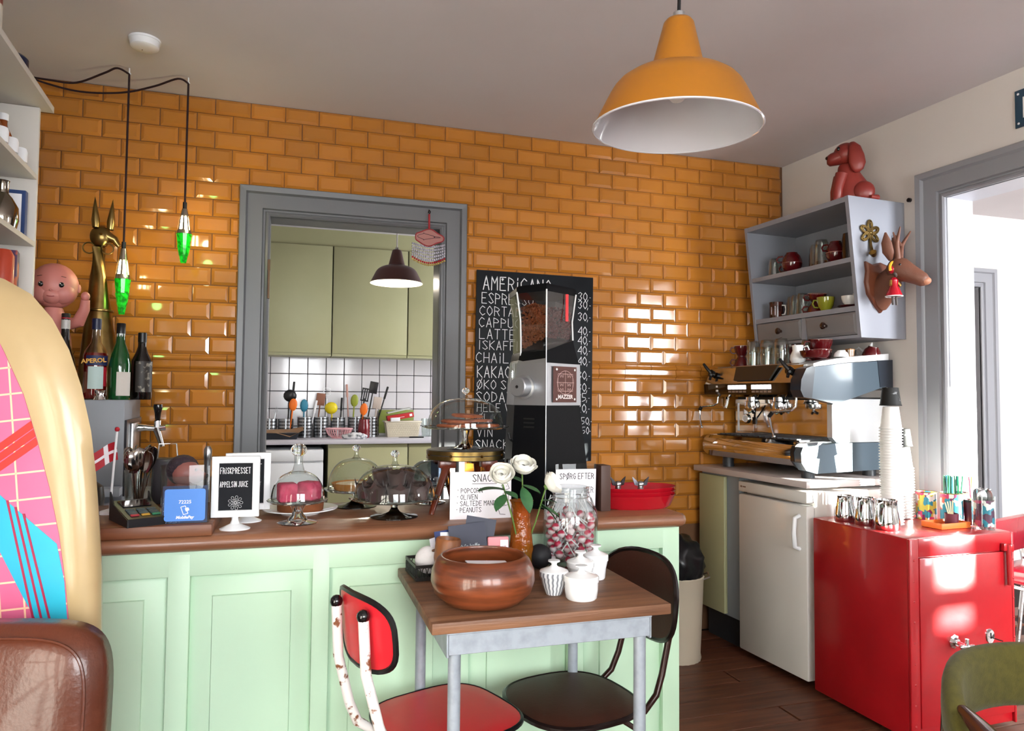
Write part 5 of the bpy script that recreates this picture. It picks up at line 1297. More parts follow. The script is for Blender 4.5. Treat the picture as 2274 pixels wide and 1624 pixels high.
for g in (.235, .415):
    for i in range(5):
        s_ = g+.0285*i
        ob('button', MB().bx(q(.568, s_, 1.306), q(.5735, s_+.0245, 1.328), bev=.002), bt, EM)
        ob('button_label', MB().bx(q(.5675, s_+.002, 1.290), q(.5708, s_+.022, 1.299)), M('label_taupe', '#8a7568', .5), EM)
for i in range(2): ob('indicator', MB().bx(q(.5675, .135, 1.317-.022*i), q(.5712, .150, 1.327-.022*i)), WPLAST, EM)
bd = ob('badge_panel', MB().loft([[q(.5675, .285, 1.348), q(.5675, .545, 1.348), q(.538, .575, 1.418), q(.538, .27, 1.418)], [q(.576, .285, 1.352), q(.576, .545, 1.352), q(.546, .575, 1.422), q(.546, .27, 1.422)]]), M('badge_grey', '#3a3733', .35, metal=.5), EM)
tx = T(*q(.5625, .425, 1.377)) @ RZ(-PI/2) @ RX(PI/2 - math.atan2(.03, .07))
text('AURELIA', .0255, M('badge_letter', '#8a837a', .4), bd, tx, bold=.0003)
uch = [(.05, 1.446), (.05, 1.318), (.075, 1.322), (.11, 1.316), (.387, 1.238), (.575, 1.272), (.590, 1.300), (.585, 1.345), (.558, 1.392), (.52, 1.404), (.32, 1.428)]
ob('head_cheek', slab(uch, .7205, .768), BLG, EM, angle=30)
ob('cheek_front', slab([(.53, 1.262), (.577, 1.268), (.5945, 1.300), (.589, 1.348), (.560, 1.398), (.525, 1.410), (.51, 1.406)], .705, .7705), M('deep_blue_black', '#1d2530', .3, coat=.3), EM, angle=30)
ob('cheek_back', slab([(.04, 1.449), (.04, 1.305), (.085, 1.322), (.12, 1.318), (.135, 1.444)], .715, .7705), M('deep_blue_black', '#1d2530', .3, coat=.3), EM, angle=30)
ob('top_trim', slab([(.515, 1.421), (.47, 1.433), (.32, 1.4545), (.06, 1.478), (.06, 1.448), (.32, 1.430), (.515, 1.4065)], .66, .766), M('top_trim_light', '#d8dadc', .3, metal=.2), EM)
ob('cup_tray', MB().bx(q(.06, .05, 1.4255), q(.495, .655, 1.4285)), STEEL, EM)
for s_ in (.30, .50):
    ob('group_head', MB().lathe([(0, -.010), (.036, -.010), (.038, .0), (.036, .022), (.032, .026), (.032, .05), (0, .05)], 28, T(*q(.47, s_, 1.222))), CHROME, EM)
    ob('spout', MB().tube([q(.47, s_, 1.214), q(.47, s_, 1.20), q(.48, s_-.02, 1.188)], .007, 8).tube([q(.47, s_, 1.20), q(.48, s_+.02, 1.188)], .007, 8), CHROME, EM)
def wand(pts, name):
    w_ = ob(name, MB().tube([q(*p) for p in pts], [.006, .006, .006, .0075, .0075, .0055, .005, .005][:len(pts)], 10), CHROME, EM)
    ob('wand_grip', MB().tube([q(*p) for p in pts[3:5]], .0095, 10), BLACK, w_)
    ob('nozzle', MB().ball(q(*pts[-1]), .008, 10), CHROME, w_)
wand([(.53, .10, 1.275), (.535, .10, 1.235), (.55, .085, 1.222), (.575, .015, 1.215), (.58, .005, 1.195), (.585, .012, 1.15), (.59, .035, 1.105)], 'steam_wand')
wand([(.53, .675, 1.275), (.535, .675, 1.225), (.55, .665, 1.208), (.58, .575, 1.198), (.585, .555, 1.175), (.59, .575, 1.13), (.595, .60, 1.085)], 'steam_wand')
ob('water_spout', MB().tube([q(.50, .145, 1.28), q(.51, .145, 1.235), q(.52, .145, 1.21)], .009, 10), CHROME, EM)
for s_ in (.085, .665):
    lv = ob('steam_lever', MB().lathe([(0, 0), (.018, 0), (.02, .02), (0, .022)], 16, T(*q(.55, s_, 1.388)) @ RY(-PI/2+.35)), BLACK, EM)
    ob('lever_arm', MB().tube([q(.565, s_, 1.395), q(.585, s_-.015, 1.425), q(.59, s_-.03, 1.445)], [.010, .009, .007], 8).tube([q(.565, s_, 1.385), q(.59, s_+.035, 1.385)], [.009, .006], 8).tube([q(.565, s_, 1.39), q(.58, s_+.01, 1.36)], [.009, .007], 8), BLACK, lv)
gp = ob('pressure_gauge', MB().lathe([(0, 0), (.026, 0), (.027, .006), (.023, .010), (0, .010)], 28, T(*q(.366, .128, 1.152)) @ RY(-PI/2)), CHROME, EM)
ob('dial', MB().lathe([(0, .0103), (.019, .0103), (0, .0105)], 24, T(*q(.366, .128, 1.152)) @ RY(-PI/2)), WPLAST, gp)
ob('tap_switch', MB().bx(q(.366, .18, 1.125), q(.372, .205, 1.162)).tube([q(.372, .195, 1.15), q(.39, .225, 1.20), q(.40, .235, 1.225)], .004, 8), BLACK, EM)

# cups and glasses on the machine and in the wall shelf
def cup_mb(r, h, foot=.55):
    return MB().lathe([(0, 0), (r*foot, 0), (r*foot, .004), (r*.82, h*.35), (r*.97, h*.75), (r, h), (r*.95, h), (r*.9, h*.72), (r*.75, h*.35), (r*.5, .008), (0, .007)], 30)
def cup(lb, off, s, z, r, h, mat, rz=0.0, inv=False, handle=True, group=None, tilt=0.0, mat_in=None):
    t = thing('cup', lb, 'cup', RP(off, s, z + (h if inv else 0)), group=group, rot=((PI if inv else 0)+tilt, 0, rz))
    ob('body', cup_mb(r, h), mat, t, angle=45)
    ob('rim', MB().tube([(r*.975*math.cos(2*PI*i/28), r*.975*math.sin(2*PI*i/28), h) for i in range(28)], .0014, 5, closed=True), M('pale_rim', '#b88a80', .3) if mat is REDCUP else mat, t)
    if handle: ob('handle', MB().tube([(r*.93, 0, h*.82), (r*1.3, 0, h*.84), (r*1.45, 0, h*.58), (r*1.25, 0, h*.32), (r*.80, 0, h*.28)], .0042, 8), mat, t)
    return t
def goblet(lb, off, s, z, r=.034, h=.13, group=None):
    # upturned straight drinking glass with a rounded base
    t = tag(ob('drinking_glass', MB().lathe([(r, 0), (r, .002), (r*.99, h*.5), (r*.93, h*.82), (r*.75, h*.95), (0, h), (0, h-.008), (r*.70, h*.93), (r*.88, h*.80), (r*.95, h*.5), (r*.96, 0)], 30), GLASS2, m=T(*RP(off, s, z)), angle=55), lb, 'glass', group)
MZ = 1.4287
cup('oxblood cup, lower one of the pair at the machine left end', .42, .155, MZ, .040, .056, REDCUP, 2.6, inv=True)
cup('oxblood cup, upper one of the pair at the machine left end', .42, .155, MZ+.0565, .040, .056, REDCUP, 2.6)
for i, (s_, lb) in enumerate(((.262, 'leftmost'), (.365, 'second from left'), (.468, 'third from left'))):
    goblet('upturned glass on the espresso machine, %s of the front three' % lb, .43, s_, MZ, .036, .135)
goblet('upturned glass on the machine behind the white jug', .31, .520, MZ, .036, .13)
goblet('upturned glass at the back of the machine top, half hidden', .22, .44, MZ, .036, .13)
t = thing('cream_jug', 'small white porcelain cream jug on the espresso machine', 'jug', RP(.435, .583, MZ), RA)
ob('body', MB().lathe([(0, 0), (.028, 0), (.036, .02), (.034, .04), (.024, .062), (.026, .088), (.024, .088), (.022, .062), (.03, .03), (0, .006)], 30), PORC, t)
ob('handle', MB().tube([(.012, -.022, .078), (.02, -.042, .084), (.022, -.05, .066), (.018, -.034, .052)], .0035, 8), PORC, t); ob('lip', MB().ball((-.004, .026, .086), (.008, .010, .004), 10), PORC, t)
cup('oxblood cup lying upside down behind the glasses on the machine', .22, .30, MZ, .045, .06, REDCUP, 2.4, inv=True, tilt=0)
cup('oxblood cup behind the glasses, on top of the upturned one', .22, .30, MZ+.061, .045, .055, REDCUP, 2.2, tilt=.1)
cup('wide oxblood bowl cup, lowest of the stack in the middle of the machine', .33, .615, MZ, .055, .068, REDCUP, 2.9)
cup('wide oxblood bowl cup, upper one of the stack in the middle of the machine', .33, .615, MZ+.050, .056, .068, REDCUP, 2.9, tilt=-.08)
tag(ob('shallow_bowl', MB().lathe([(0, 0), (.05, 0), (.062, .012), (.066, .034), (.062, .034), (.056, .012), (0, .006)], 36), REDCUP, m=T(*RP(.435, .69, MZ+.022)), angle=45), 'shallow oxblood bowl in front of the cup stack on the machine', 'bowl')
cup('white upturned cup at the right of the machine top', .30, .715, 1.459, .034, .03, PORC, 0, inv=True, handle=False)
t = thing('glass_mug', 'small glass mug holding an orange box on the machine', 'mug', RP(.20, .665, 1.447), RA)
ob('body', MB().lathe([(0, 0), (.03, 0), (.033, .05), (.031, .05), (.028, .006), (0, .006)], 24), GLASS2, t); ob('handle', MB().tube([(-.01, .032, .04), (-.012, .05, .036), (-.01, .048, .016), (-.008, .03, .012)], .003, 6), GLASS2, t)
tag(ob('orange_box', MB().box((0, 0, .032), (.028, .03, .046), RY(.1)), M('tan_box', '#c07a3a', .6), m=T(*RP(.20, .665, 1.447))), 'small orange brown box inside the glass mug', 'box')
cup('oxblood cup lying tilted at the right end of the machine', .12, .735, 1.462, .042, .05, REDCUP, .3, inv=True, tilt=.25)
t = thing('white_ladle', 'white curved porcelain ladle behind the tilted oxblood cup', 'ladle', RP(.09, .68, 1.46), RA)
ob('ladle', MB().tube([(-.0, .06, .02), (-.01, .075, .04), (0, .06, .055), (0, .04, .04), (0, .02, .03), (0, -.01, .05), (0, -.02, .075)], [.004, .005, .005, .007, .012, .012, .003], 8), PORC, t)

# wall shelf
GS2 = M('shelf_grey_paint', '#8e919b', .38, col2='#868993', nscale=3)
WS = thing('wall_shelf', 'grey painted wall shelf with two drawers beside the doorway', 'shelf', RP(0, .46, 1.545), RA)
def w(off, s, z): return (-off, .46-s, z-1.545)
def fo(z): return .278+.069*(z-1.545)/.635
def bd_(s0, s1):
    pr = [(.0, 1.545), (fo(1.545), 1.545), (fo(2.195), 2.195), (0, 2.195)]
    return MB().loft([[w(o_, s0, z_) for o_, z_ in pr], [w(o_, s1, z_) for o_, z_ in pr]])
ob('side', bd_(.095, .113), GS2, WS); ob('side', bd_(.792, .812), GS2, WS)
for z_, th_, nm_ in ((2.1825, .025, 'top'), (1.905, .022, 'shelf'), (1.680, .024, 'shelf'), (1.552, .014, 'bottom')):
    ob(nm_, MB().bx(w(.004, .1135, z_-th_/2), w(fo(z_)-.003, .7915, z_+th_/2)), GS2, WS)
ob('back_panel', MB().bx(w(.0, .1135, 1.56), w(.008, .7915, 2.17)), GS2, WS)
DRW = M('drawer_grey', '#787679', .45)
ob('drawer_divider', MB().bx(w(.02, .445, 1.56), w(fo(1.61)-.004, .475, 1.667)), GS2, WS)
for a, b, ks in ((.118, .443, .304), (.477, .788, .612)):
    d_ = ob('drawer', MB().loft([[w(.03, a, 1.562), w(.03, b, 1.562), w(.03, b, 1.664), w(.03, a, 1.664)], [w(fo(1.562)-.004, a, 1.562), w(fo(1.562)-.004, b, 1.562), w(fo(1.664)-.004, b, 1.664), w(fo(1.664)-.004, a, 1.664)], [w(fo(1.57)+.001, a+.012, 1.574), w(fo(1.57)+.001, b-.012, 1.574), w(fo(1.65)+.001, b-.012, 1.652), w(fo(1.65)+.001, a+.012, 1.652)]]), DRW, WS, angle=15)
    ob('knob', MB().lathe([(0, 0), (.008, 0), (.007, .010), (.016, .018), (.017, .026), (.010, .032), (0, .033)], 20, T(*w(fo(1.612), ks, 1.614)) @ RY(-PI/2)), M('knob_brown', '#2a1610', .2, coat=.4), d_)
Z1, Z2 = 1.9162, 1.6922
goblet('upturned glass at the left end of the upper shelf', .24, .205, Z1, .033, .105)
cup('oxblood bowl cup, lower one, at the left of the upper shelf', .235, .330, Z1, .052, .055, REDCUP, 1.9)
cup('oxblood bowl cup turned over on the lower one, upper shelf left', .235, .330, Z1+.0555, .052, .055, REDCUP, 2.4, inv=True)
cup('oxblood cup in the shade behind, middle of the upper shelf', .14, .45, Z1, .045, .05, REDCUP, 2.0)
goblet('upturned tall glass, left one, in the middle of upper shelf', .20, .462, Z1, .034, .135)
goblet('upturned tall glass, right one, in the middle of upper shelf', .23, .530, Z1, .036, .145)
cup('oxblood cup standing right of the tall glasses on the upper shelf', .235, .625, Z1, .046, .055, REDCUP, 1.4)
cup('oxblood cup turned over on another one at the right of upper shelf', .235, .625, Z1+.056, .046, .055, REDCUP, 2.8, inv=True)
t = thing('teapot', 'oxblood lidded pot on the cups at the upper shelf right', 'pot', RP(.15, .70, Z1))
ob('pot', MB().lathe([(0, 0), (.035, 0), (.05, .03), (.052, .09), (.045, .13), (.028, .152), (.012, .158), (.010, .17), (.013, .178), (0, .182)], 30), REDCUP, t)
tag(ob('smoked_glass', MB().lathe([(.034, 0), (.034, .10), (.030, .125), (0, .13), (0, .122), (.03, .11), (.032, 0)], 26), TG('smoked_red_glass', '#8a5a58', 1.2, body=.04), m=T(*RP(.26, .735, Z1))), 'smoked dark upturned glass at the far right of the upper shelf', 'glass')
t = thing('mug', 'dark brown printed mug with white handle on the lower shelf', 'mug', RP(.23, .205, Z2), rz=-1.2)
ob('body', MB().lathe([(0, 0), (.036, 0), (.037, .088), (.034, .088), (.033, .006), (0, .006)], 30), M('mug_brown', '#2c120d', .2, coat=.4, col2='#4a1f16', nscale=30), t)
ob('handle', MB().tube([(.034, 0, .070), (.052, 0, .068), (.058, 0, .045), (.050, 0, .020), (.034, 0, .018)], .004, 8), PORC, t)
ob('white_print', MB().box((.015, -.0345, .04), (.003, .002, .05)).box((-.005, -.0375, .04), (.002, .002, .04)), PAPERW, t)
for i, (o_, s_) in enumerate(((.20, .295), (.22, .345), (.235, .405))): goblet('upturned glass on the lower shelf, %s of the row of three' % ('left', 'middle', 'right')[i], o_, s_, Z2, .033, .115)
cup('oxblood cup, lower one, right of the glasses on the lower shelf', .225, .485, Z2, .045, .05, REDCUP, 2.5, inv=True)
cup('oxblood cup tilted on the lower one, on the lower shelf', .225, .49, Z2+.051, .045, .048, REDCUP, 2.7, tilt=-.2)
cup('glossy olive green cup at the front of the lower shelf', .255, .578, Z2, .042, .066, M('olive_glaze', '#7c7d1e', .10, coat=.6), 2.2)
tag(ob('oxblood_saucer', MB().lathe([(0, 0), (.04, 0), (.06, .014), (.058, .016), (.04, .006), (0, .005)], 30), REDCUP, m=T(*RP(.21, .69, Z2))), 'oxblood saucer under the white cup on lower shelf', 'saucer')
cup('white cup with a round handle on the oxblood saucer', .215, .685, Z2+.0165, .036, .045, PORC, -.9)
cup('black and white floral cup at the back of the lower shelf', .09, .66, Z2, .055, .085, M('floral_black_white', '#e2e0de', .2, coat=.4, col2='#1a1818', nscale=34, contrast=(.49, .52)), 2.4, handle=False)
tag(ob('white_card', MB().box((0, 0, .055), (.075, .003, .11)), PAPERW, m=T(*RP(.20, .785, Z2)) @ RZ(RA)), 'white card standing against the right side of lower shelf', 'card')

# red dog money bank on top
RD = M('dog_terracotta', '#863028', .38, col2='#742620', nscale=7, bump=.1, bscale=25)
t = thing('dog_figurine', 'large terracotta red sitting spaniel figure on the wall shelf', 'figurine', RP(.21, .70, 2.1955), -.58)
def met(parts, res=.010):
    mbd = bpy.data.metaballs.new('mb'); mbd.resolution = res; mbd.threshold = .6
    for (x, y, z, r, sx, sy, sz) in parts:
        e = mbd.elements.new(); e.type = 'ELLIPSOID'; e.co = (x, y, z); e.radius = r; e.size_x, e.size_y, e.size_z = sx, sy, sz
    o = bpy.data.objects.new('mb', mbd); COL.objects.link(o)
    dg = bpy.context.evaluated_depsgraph_get(); me = bpy.data.meshes.new_from_object(o.evaluated_get(dg))
    mb = MB(); mb.add([v.co.copy() for v in me.vertices], [list(p.vertices) for p in me.polygons])
    bpy.data.objects.remove(o); bpy.data.metaballs.remove(mbd); bpy.data.meshes.remove(me)
    return mb
# the dog looks along -x
ob('body', MB().loft([[(x+rx*math.cos(2*PI*i/24), ry*math.sin(2*PI*i/24), z) for i in range(24)] for x, rx, ry, z in ((.015, .082, .062, 0), (.02, .088, .066, .03), (.012, .075, .06, .08), (-.005, .056, .05, .13), (-.015, .045, .044, .165), (-.02, .038, .038, .20))]), RD, t, angle=70, sub=1)
ob('haunch', MB().ball((.045, -.05, .045), (.05, .028, .05), 18).ball((.045, .05, .045), (.05, .028, .05), 18), RD, t)
for s_ in (-1, 1): ob('front_leg', MB().tube([(-.045, s_*.03, .14), (-.065, s_*.034, .07), (-.068, s_*.034, .02), (-.085, s_*.034, .012)], [.03, .024, .021, .018], 12), RD, t)
ob('head', MB().ball((-.022, 0, .245), (.056, .052, .054), 24).loft([[(x, ry*math.cos(2*PI*i/20), z+rz_*math.sin(2*PI*i/20)) for i in range(20)] for x, ry, rz_, z in ((-.03, .045, .042, .240), (-.065, .036, .034, .228), (-.092, .030, .030, .222), (-.105, .020, .020, .222))]), RD, t, angle=70)
for s_ in (-1, 1):
    ob('ear', MB().loft([[(x+rx*math.cos(2*PI*i/16), s_*(y)+.013*math.sin(2*PI*i/16), z) for i in range(16)] for x, rx, y, z in ((.0, .012, .044, .285), (.008, .026, .056, .262), (.014, .034, .062, .22), (.018, .036, .064, .18), (.018, .026, .060, .150), (.016, .010, .056, .138))]), RD, t, angle=70)
    ob('eye', MB().ball((-.060, s_*.036, .262), (.008, .007, .010), 12), BGLOSS, t)
ob('nose', MB().ball((-.106, 0, .232), (.008, .012, .008), 12), M('dog_nose', '#2a1210', .4), t)
ob('tail', MB().tube([(.09, -.01, .012), (.10, -.05, .012), (.07, -.075, .012)], [.018, .015, .008], 10), RD, t)

# brass flower hook and deer head on the shelf side
t = RT('brass_hook', 'brass flower shaped coat hook on the shelf side', 'hook', .225, .8125, 2.0)
mb = MB()
for a in (90, 25, 155, 215, -35):
    a = math.radians(a)
    for k in (1.0, .62):
        mb.tube([(math.cos(a)*.033+math.cos(a)*.026*math.cos(u)*k-math.sin(a)*.015*math.sin(u)*k, -.006, .03+math.sin(a)*.033+math.sin(a)*.026*math.cos(u)*k+math.cos(a)*.015*math.sin(u)*k) for u in [2*PI*i/16 for i in range(16)]], .0042, 8, closed=True)
ob('petals', mb, BRASS, t); ob('centre', MB().ball((0, -.008, .03), .008, 10), BRASS, t)
ob('hook_arm', MB().tube([(0, -.005, .02), (.002, -.008, -.03), (.002, -.016, -.06), (-.006, -.03, -.075), (-.016, -.034, -.066)], [.006, .007, .009, .013, .017], 10), BRASS, t)
DE = M('deer_brown', '#60392a', .55, col2='#6e4534', nscale=7, bump=.15, bscale=70); DP = M('plaque_brown', '#5f3220', .4, col2='#6e3c26', nscale=6)
t = RT('deer_head', 'brown carved deer head trophy on the side of the wall shelf', 'trophy', .17, .8125, 1.66)
pq = [(0, -.0), (.045, .045), (.078, .085), (.090, .14), (.082, .19), (.088, .235), (.05, .222), (0, .235)]
pq = pq + [(-x, z) for x, z in reversed(pq[1:-1])]
pq2 = [(x*.78, .12+(z-.12)*.78) for x, z in pq]
ob('plaque', MB().loft([[(x, 0, z) for x, z in pq], [(x, -.012, z) for x, z in pq], [(x*.93, -.020, .12+(z-.12)*.93) for x, z in pq], [(x, -.022, z) for x, z in pq2]]), DP, t, angle=30)
def rings_along(data, n=20):
    # (x, y, z, half width across, half height, pitch) rings perpendicular to a path in the local frame
    out = []
    for (x, y, z, a, b, dx, dy, dz) in data:
        d = Vector((dx, dy, dz)).normalized(); sdv = d.cross(Vector((0, 0, 1))).normalized(); up = sdv.cross(d)
        out.append([Vector((x, y, z))+sdv*(a*math.cos(2*PI*i/n))+up*(b*math.sin(2*PI*i/n)) for i in range(n)])
    return out
ob('neck', MB().loft(rings_along([(0, -.018, .095, .052, .085, .0, -1, .1), (-.008, -.06, .125, .044, .068, -.1, -1, .5), (-.018, -.10, .155, .038, .052, .1, -.8, .5), (-.022, -.12, .175, .036, .042, .3, -.8, .2)])), DE, t, angle=70)
hd_ = (.40, -.80, -.46)
ob('head', MB().loft(rings_along([(-.034, -.088, .205, .024, .030)+hd_, (-.026, -.106, .196, .045, .050)+hd_, (-.012, -.134, .180, .047, .052)+hd_, (.003, -.164, .160, .038, .041)+hd_, (.016, -.190, .142, .031, .034)+hd_, (.027, -.212, .126, .029, .030)+hd_, (.032, -.224, .118, .019, .020)+hd_])), DE, t, angle=70)
ob('muzzle', MB().ball((.030, -.219, .121), (.024, .022, .019), 14), M('deer_muzzle', '#a06c52', .5), t)
for s_ in (-1, 1):
    ox, oy = s_*.89*.036, s_*.45*.036
    ob('ear', MB().loft(rings_along([(-.026+ox*.8, -.10+oy*.8, .222, .008, .006, ox*6, oy*6, 1.2), (-.028+ox*1.3, -.095+oy*1.3, .258, .024, .009, ox*3, oy*3, 1), (-.030+ox*1.6, -.092+oy*1.6, .30, .022, .008, ox*3, oy*3, 1), (-.030+ox*1.8, -.09+oy*1.8, .345, .004, .003, ox*3, oy*3, 1)], 12)), DE, t, angle=70)
    bx_, by_ = -.014+ox*.45, -.125+oy*.45
    ob('antler', MB().tube([(bx_, by_, .215), (bx_+ox*.3, by_+oy*.3, .262), (bx_+ox*.7+.003, by_+oy*.7, .30), (bx_+ox*1.4+.022, by_+oy-.016, .365)], [.0135, .0115, .0095, .003], 10).tube([(bx_+ox*.6+.002, by_+oy*.6, .29), (bx_+ox*.5-.018, by_+oy*.8+.008, .345)], [.009, .003], 8), DE, t)
    ob('eye', MB().ball((-.010+s_*.89*.041, -.138+s_*.45*.041, .197), .006, 10), BGLOSS, t)
t = RT('bead_doll', 'tiny red beaded doll ornament with yellow crown hanging on the deer head', 'ornament', .215, .935, 1.70)
t.scale = (1.5, 1.5, 1.5)
RBD = M('bead_red', '#a80f22', .25, coat=.4)
ob('string', MB().tube([(0, .0, .125), (.015, .02, .17), (.03, .03, .205)], .001, 4), BLACK, t)
ob('hood', MB().ball((0, 0, .095), (.017, .013, .017), 16), RBD, t)
ob('face', MB().ball((0, -.009, .080), (.010, .007, .010), 12), M('bead_grey', '#4a4442', .3), t)
ob('crown', MB().tube([(.019*math.cos(a), -.003, .098+.019*math.sin(a)) for a in [PI*(-.15+1.3*i/14) for i in range(15)]], .004, 6), M('bead_yellow', '#d8a52a', .3), t)
ob('torso', MB().lathe([(.006, .07), (.012, .062), (.011, .045), (.022, .02), (.023, .014), (0, .016)], 16), RBD, t)
ob('lace_hem', MB().tube([(.023*math.cos(2*PI*i/16), .023*math.sin(2*PI*i/16), .014) for i in range(16)], .0018, 5, closed=True), WPLAST, t)
for s_ in (-1, 1): ob('arm', MB().tube([(s_*.012, 0, .06), (s_*.020, -.006, .045)], .004, 6), M('bead_gold', '#9c7a3a', .3, metal=.6), t); ob('leg', MB().tube([(s_*.007, 0, .015), (s_*.007, -.002, -.012)], .0035, 6), M('bead_grey', '#4a4442', .3), t)
t = RT('wall_peg', 'tiny black knob on the white wall above the wall shelf', 'peg', 0, .845, 2.20)
ob('knob', MB().lathe([(0, 0), (.010, 0), (.010, .012), (0, .014)], 16, RY(-PI/2)), BLACK, t)
t = RT('blue_sign', 'blue enamel sign cropped at the right picture edge', 'sign', 0, 1.53, 2.365)
EB = M('blue_enamel', '#164058', .25, coat=.4)
ob('plate', MB().box((-.004, 0, .0775), (.006, .38, .155), bev=.0025), EB, t)
ob('screw', MB().ball((-.008, .175, .138), (.003, .005, .005), 8), WPLAST, t); ob('screw', MB().ball((-.008, .175, .017), (.003, .005, .005), 8), WPLAST, t)
ob('letter_stem', MB().box((-.0075, .151, .078), (.001, .012, .085)), WPLAST, t)
t = thing('diner_chair', 'red padded chair with chrome frame in the side room', 'chair', (4.42, -.98, 0), .3)
RV = M('red_vinyl', '#8c1024', .25, coat=.3)
ob('seat', cushion(.42, .42, .07, .03), RV, t, m=T(0, 0, .44), angle=60)
ob('backrest', MB().box((0, .20, .60), (.44, .05, .17), bev=.02), RV, t, m=T(0, 0, 0))
for s_ in (-1, 1): ob('frame_tube', MB().tube([(s_*.2, -.2, 0), (s_*.2, -.2, .38), (s_*.2, .2, .40), (s_*.2, .23, .66)], .011, 8).tube([(s_*.2, .2, .39), (s_*.2, .24, 0)], .011, 8), CHROME, t)
# ------------------------------------------------------------------ lamps, wall pieces and the left corner
LY = M('lamp_ochre', '#a06410', .42, col2='#98600e', nscale=3, bump=.02)
workshop_lamp('ochre_pendant_lamp', 'large ochre yellow metal pendant lamp over the cafe table', (1.806, -2.035, 1.880), .384, LY, M('lamp_enamel_white', '#c6c5cc', .14, coat=.5, bump=.06, bscale=25), 2.61).rotation_euler = (.045, 0, 0)
t = thing('smoke_detector', 'white round smoke detector on the ceiling', 'smoke detector', (.406, -.507, 2.61), rot=(PI, 0, 0))
ob('base', MB().lathe([(0, 0), (.056, 0), (.056, .008), (0, .008)], 40), WPLAST, t); ob('cover', MB().lathe([(.053, .008), (.050, .030), (.044, .034), (.02, .0355), (0, .036)], 40), WPLAST, t)
ob('test_light', MB().ball((-.01, -.01, .036), .0025, 8), CHROME, t)
CORDM = M('maroon_cord', '#22090f', .8)
GRN = M('green_acrylic', '#16c42a', .08, trans=.3, emit=.16, emitc='#10e828', col2='#065a10', nscale=60, contrast=(.42, .58))
SLV = M('anodised_silver', '#b9b2a4', .22, metal=1); GLOW = M('bulb_glow', '#fff0cc', .4, emit=45, emitc='#ffe7b4')
def green_lamp(lb, x, y, zt, zb, swag):
    t = thing('green_pendant', lb, 'pendant lamp', (x, y, 0), group='green pendant lamps')
    L = zt-zb
    ob('cord', MB().tube([(0, 0, zt+.02), (0, 0, 2.57)]+smooth([(0, 0, 2.585)]+[(a-x, b-y, c) for a, b, c in swag]), .0042, 6), CORDM, t)
    ob('ceiling_hook', MB().tube([(0, 0, 2.61), (0, 0, 2.592), (.006, 0, 2.585)], .003, 6), WPLAST, t)
    ob('cap', MB().cyl((0, 0, zt-.004), .0085, .03, 14), BLACK, t)
    z1 = zt-L*.40; z2 = zt-L*.47
    ob('bulb', MB().lathe([(0, z1+.002), (.020, z1+.003), (.014, z1+.055), (0, z1+.06)], 20), GLOW, t)
    c_ = MB()
    n = 8
    for i in range(n):
        a0 = 2*PI*i/n-.17; a1 = 2*PI*i/n+.17
        rows = []
        for r, z in ((.026, z1), (.021, z1+.04), (.017, z1+.062)):
            rows.append([(r*math.cos(a0+(a1-a0)*k/3), r*math.sin(a0+(a1-a0)*k/3), z) for k in range(4)])
        c_.loft(rows, caps=False, closed=False)
    c_.lathe([(.0172, z1+.06), (.0105, zt-.002), (0, zt)], 24)
    ob('silver_cone', c_, SLV, t)
    ob('collar', MB().lathe([(.020, z1+.001), (.027, z1), (.030, (z1+z2)/2), (.031, z2), (0, z2)], 28), SLV, t)
    g_ = MB()
    for j, (ra, rb, za, zb_) in enumerate(((.031, .0245, 0, .40), (.0265, .0185, .40, .74), (.0175, .011, .74, 1.0))):
        H_ = z2-zb
        g_.lathe([(0, z2-H_*za-.0005), (ra, z2-H_*za-.0005), (rb, z2-H_*zb_), (0, z2-H_*zb_)], 12)
    ob('green_diffuser', g_, GRN, t, angle=20)
    light('green_lamp_glow', 'POINT', (x+.05, y-.06, z2-.05), .30, (.25, 1, .25), .02)
    light('warm_lamp_glow', 'POINT', (x+.045, y-.05, z1+.03), .9, (1, .85, .5), .02)
green_lamp('green glass and silver pendant lamp, lower one at the left', .297, -.22, 1.855, 1.582, [(.255, -.235, 2.598), (.20, -.20, 2.585), (.08, -.12, 2.562), (-.02, -.09, 2.57), (-.15, -.10, 2.58), (-.30, -.3, 2.57)])
green_lamp('green glass and silver pendant lamp, higher one near the doorway', .520, -.20, 2.045, 1.811, [(.48, -.21, 2.596), (.38, -.15, 2.575), (.25, -.09, 2.555), (.10, -.06, 2.548), (-.02, -.06, 2.56), (-.15, -.14, 2.57), (-.30, -.34, 2.56)])

t = thing('menu_board', 'black chalkboard price list leaning on the tiled wall', 'menu board', (1.839, -.034, 1.891), rot=(0, .008, 0))
ob('board', MB().box((.315, 0, -.478), (.63, .012, .958), bev=.003), M('chalkboard', '#121418', .5, spec=.2, col2='#191d22', nscale=4), t)
mb = MB()
rows = [('AMERiCANO', 1072, 643, 30, '30', 655), ('ESPRESSO', 1070, 674, 24, '30', 674), ('CORTADO', 1066, 701, 21, '30', 702), ('CAPPUCCINO', 1065, 727, 21, '40', 735), ('LATTE', 1066, 753, 22, '40', 757),
        ('ISKAFFE', 1065, 777, 20, '40', 780), ('CHAiLATTE', 1060, 806, 22, '40', 805), ('KAKAO', 1063, 839, 25, '30', 838), ('ØKO SAFT', 1063, 865, 20, '30', 866), ('SODAVAND', 1062, 893, 22, '25', 889), ('HELE VAND', 1064, 915, 18, '20', 914),
        ('ØL', 1066, 938, 18, '/50', 942), ('VIN', 1065, 970, 19, '/150', 964), ('SNACKS', 1062, 997, 20, '', 985), ('OL', 1118, 1020, 16, '', 1010)]
def bpx(x, y): return ((x-1058)*.002442, -(y-600)*.002244)
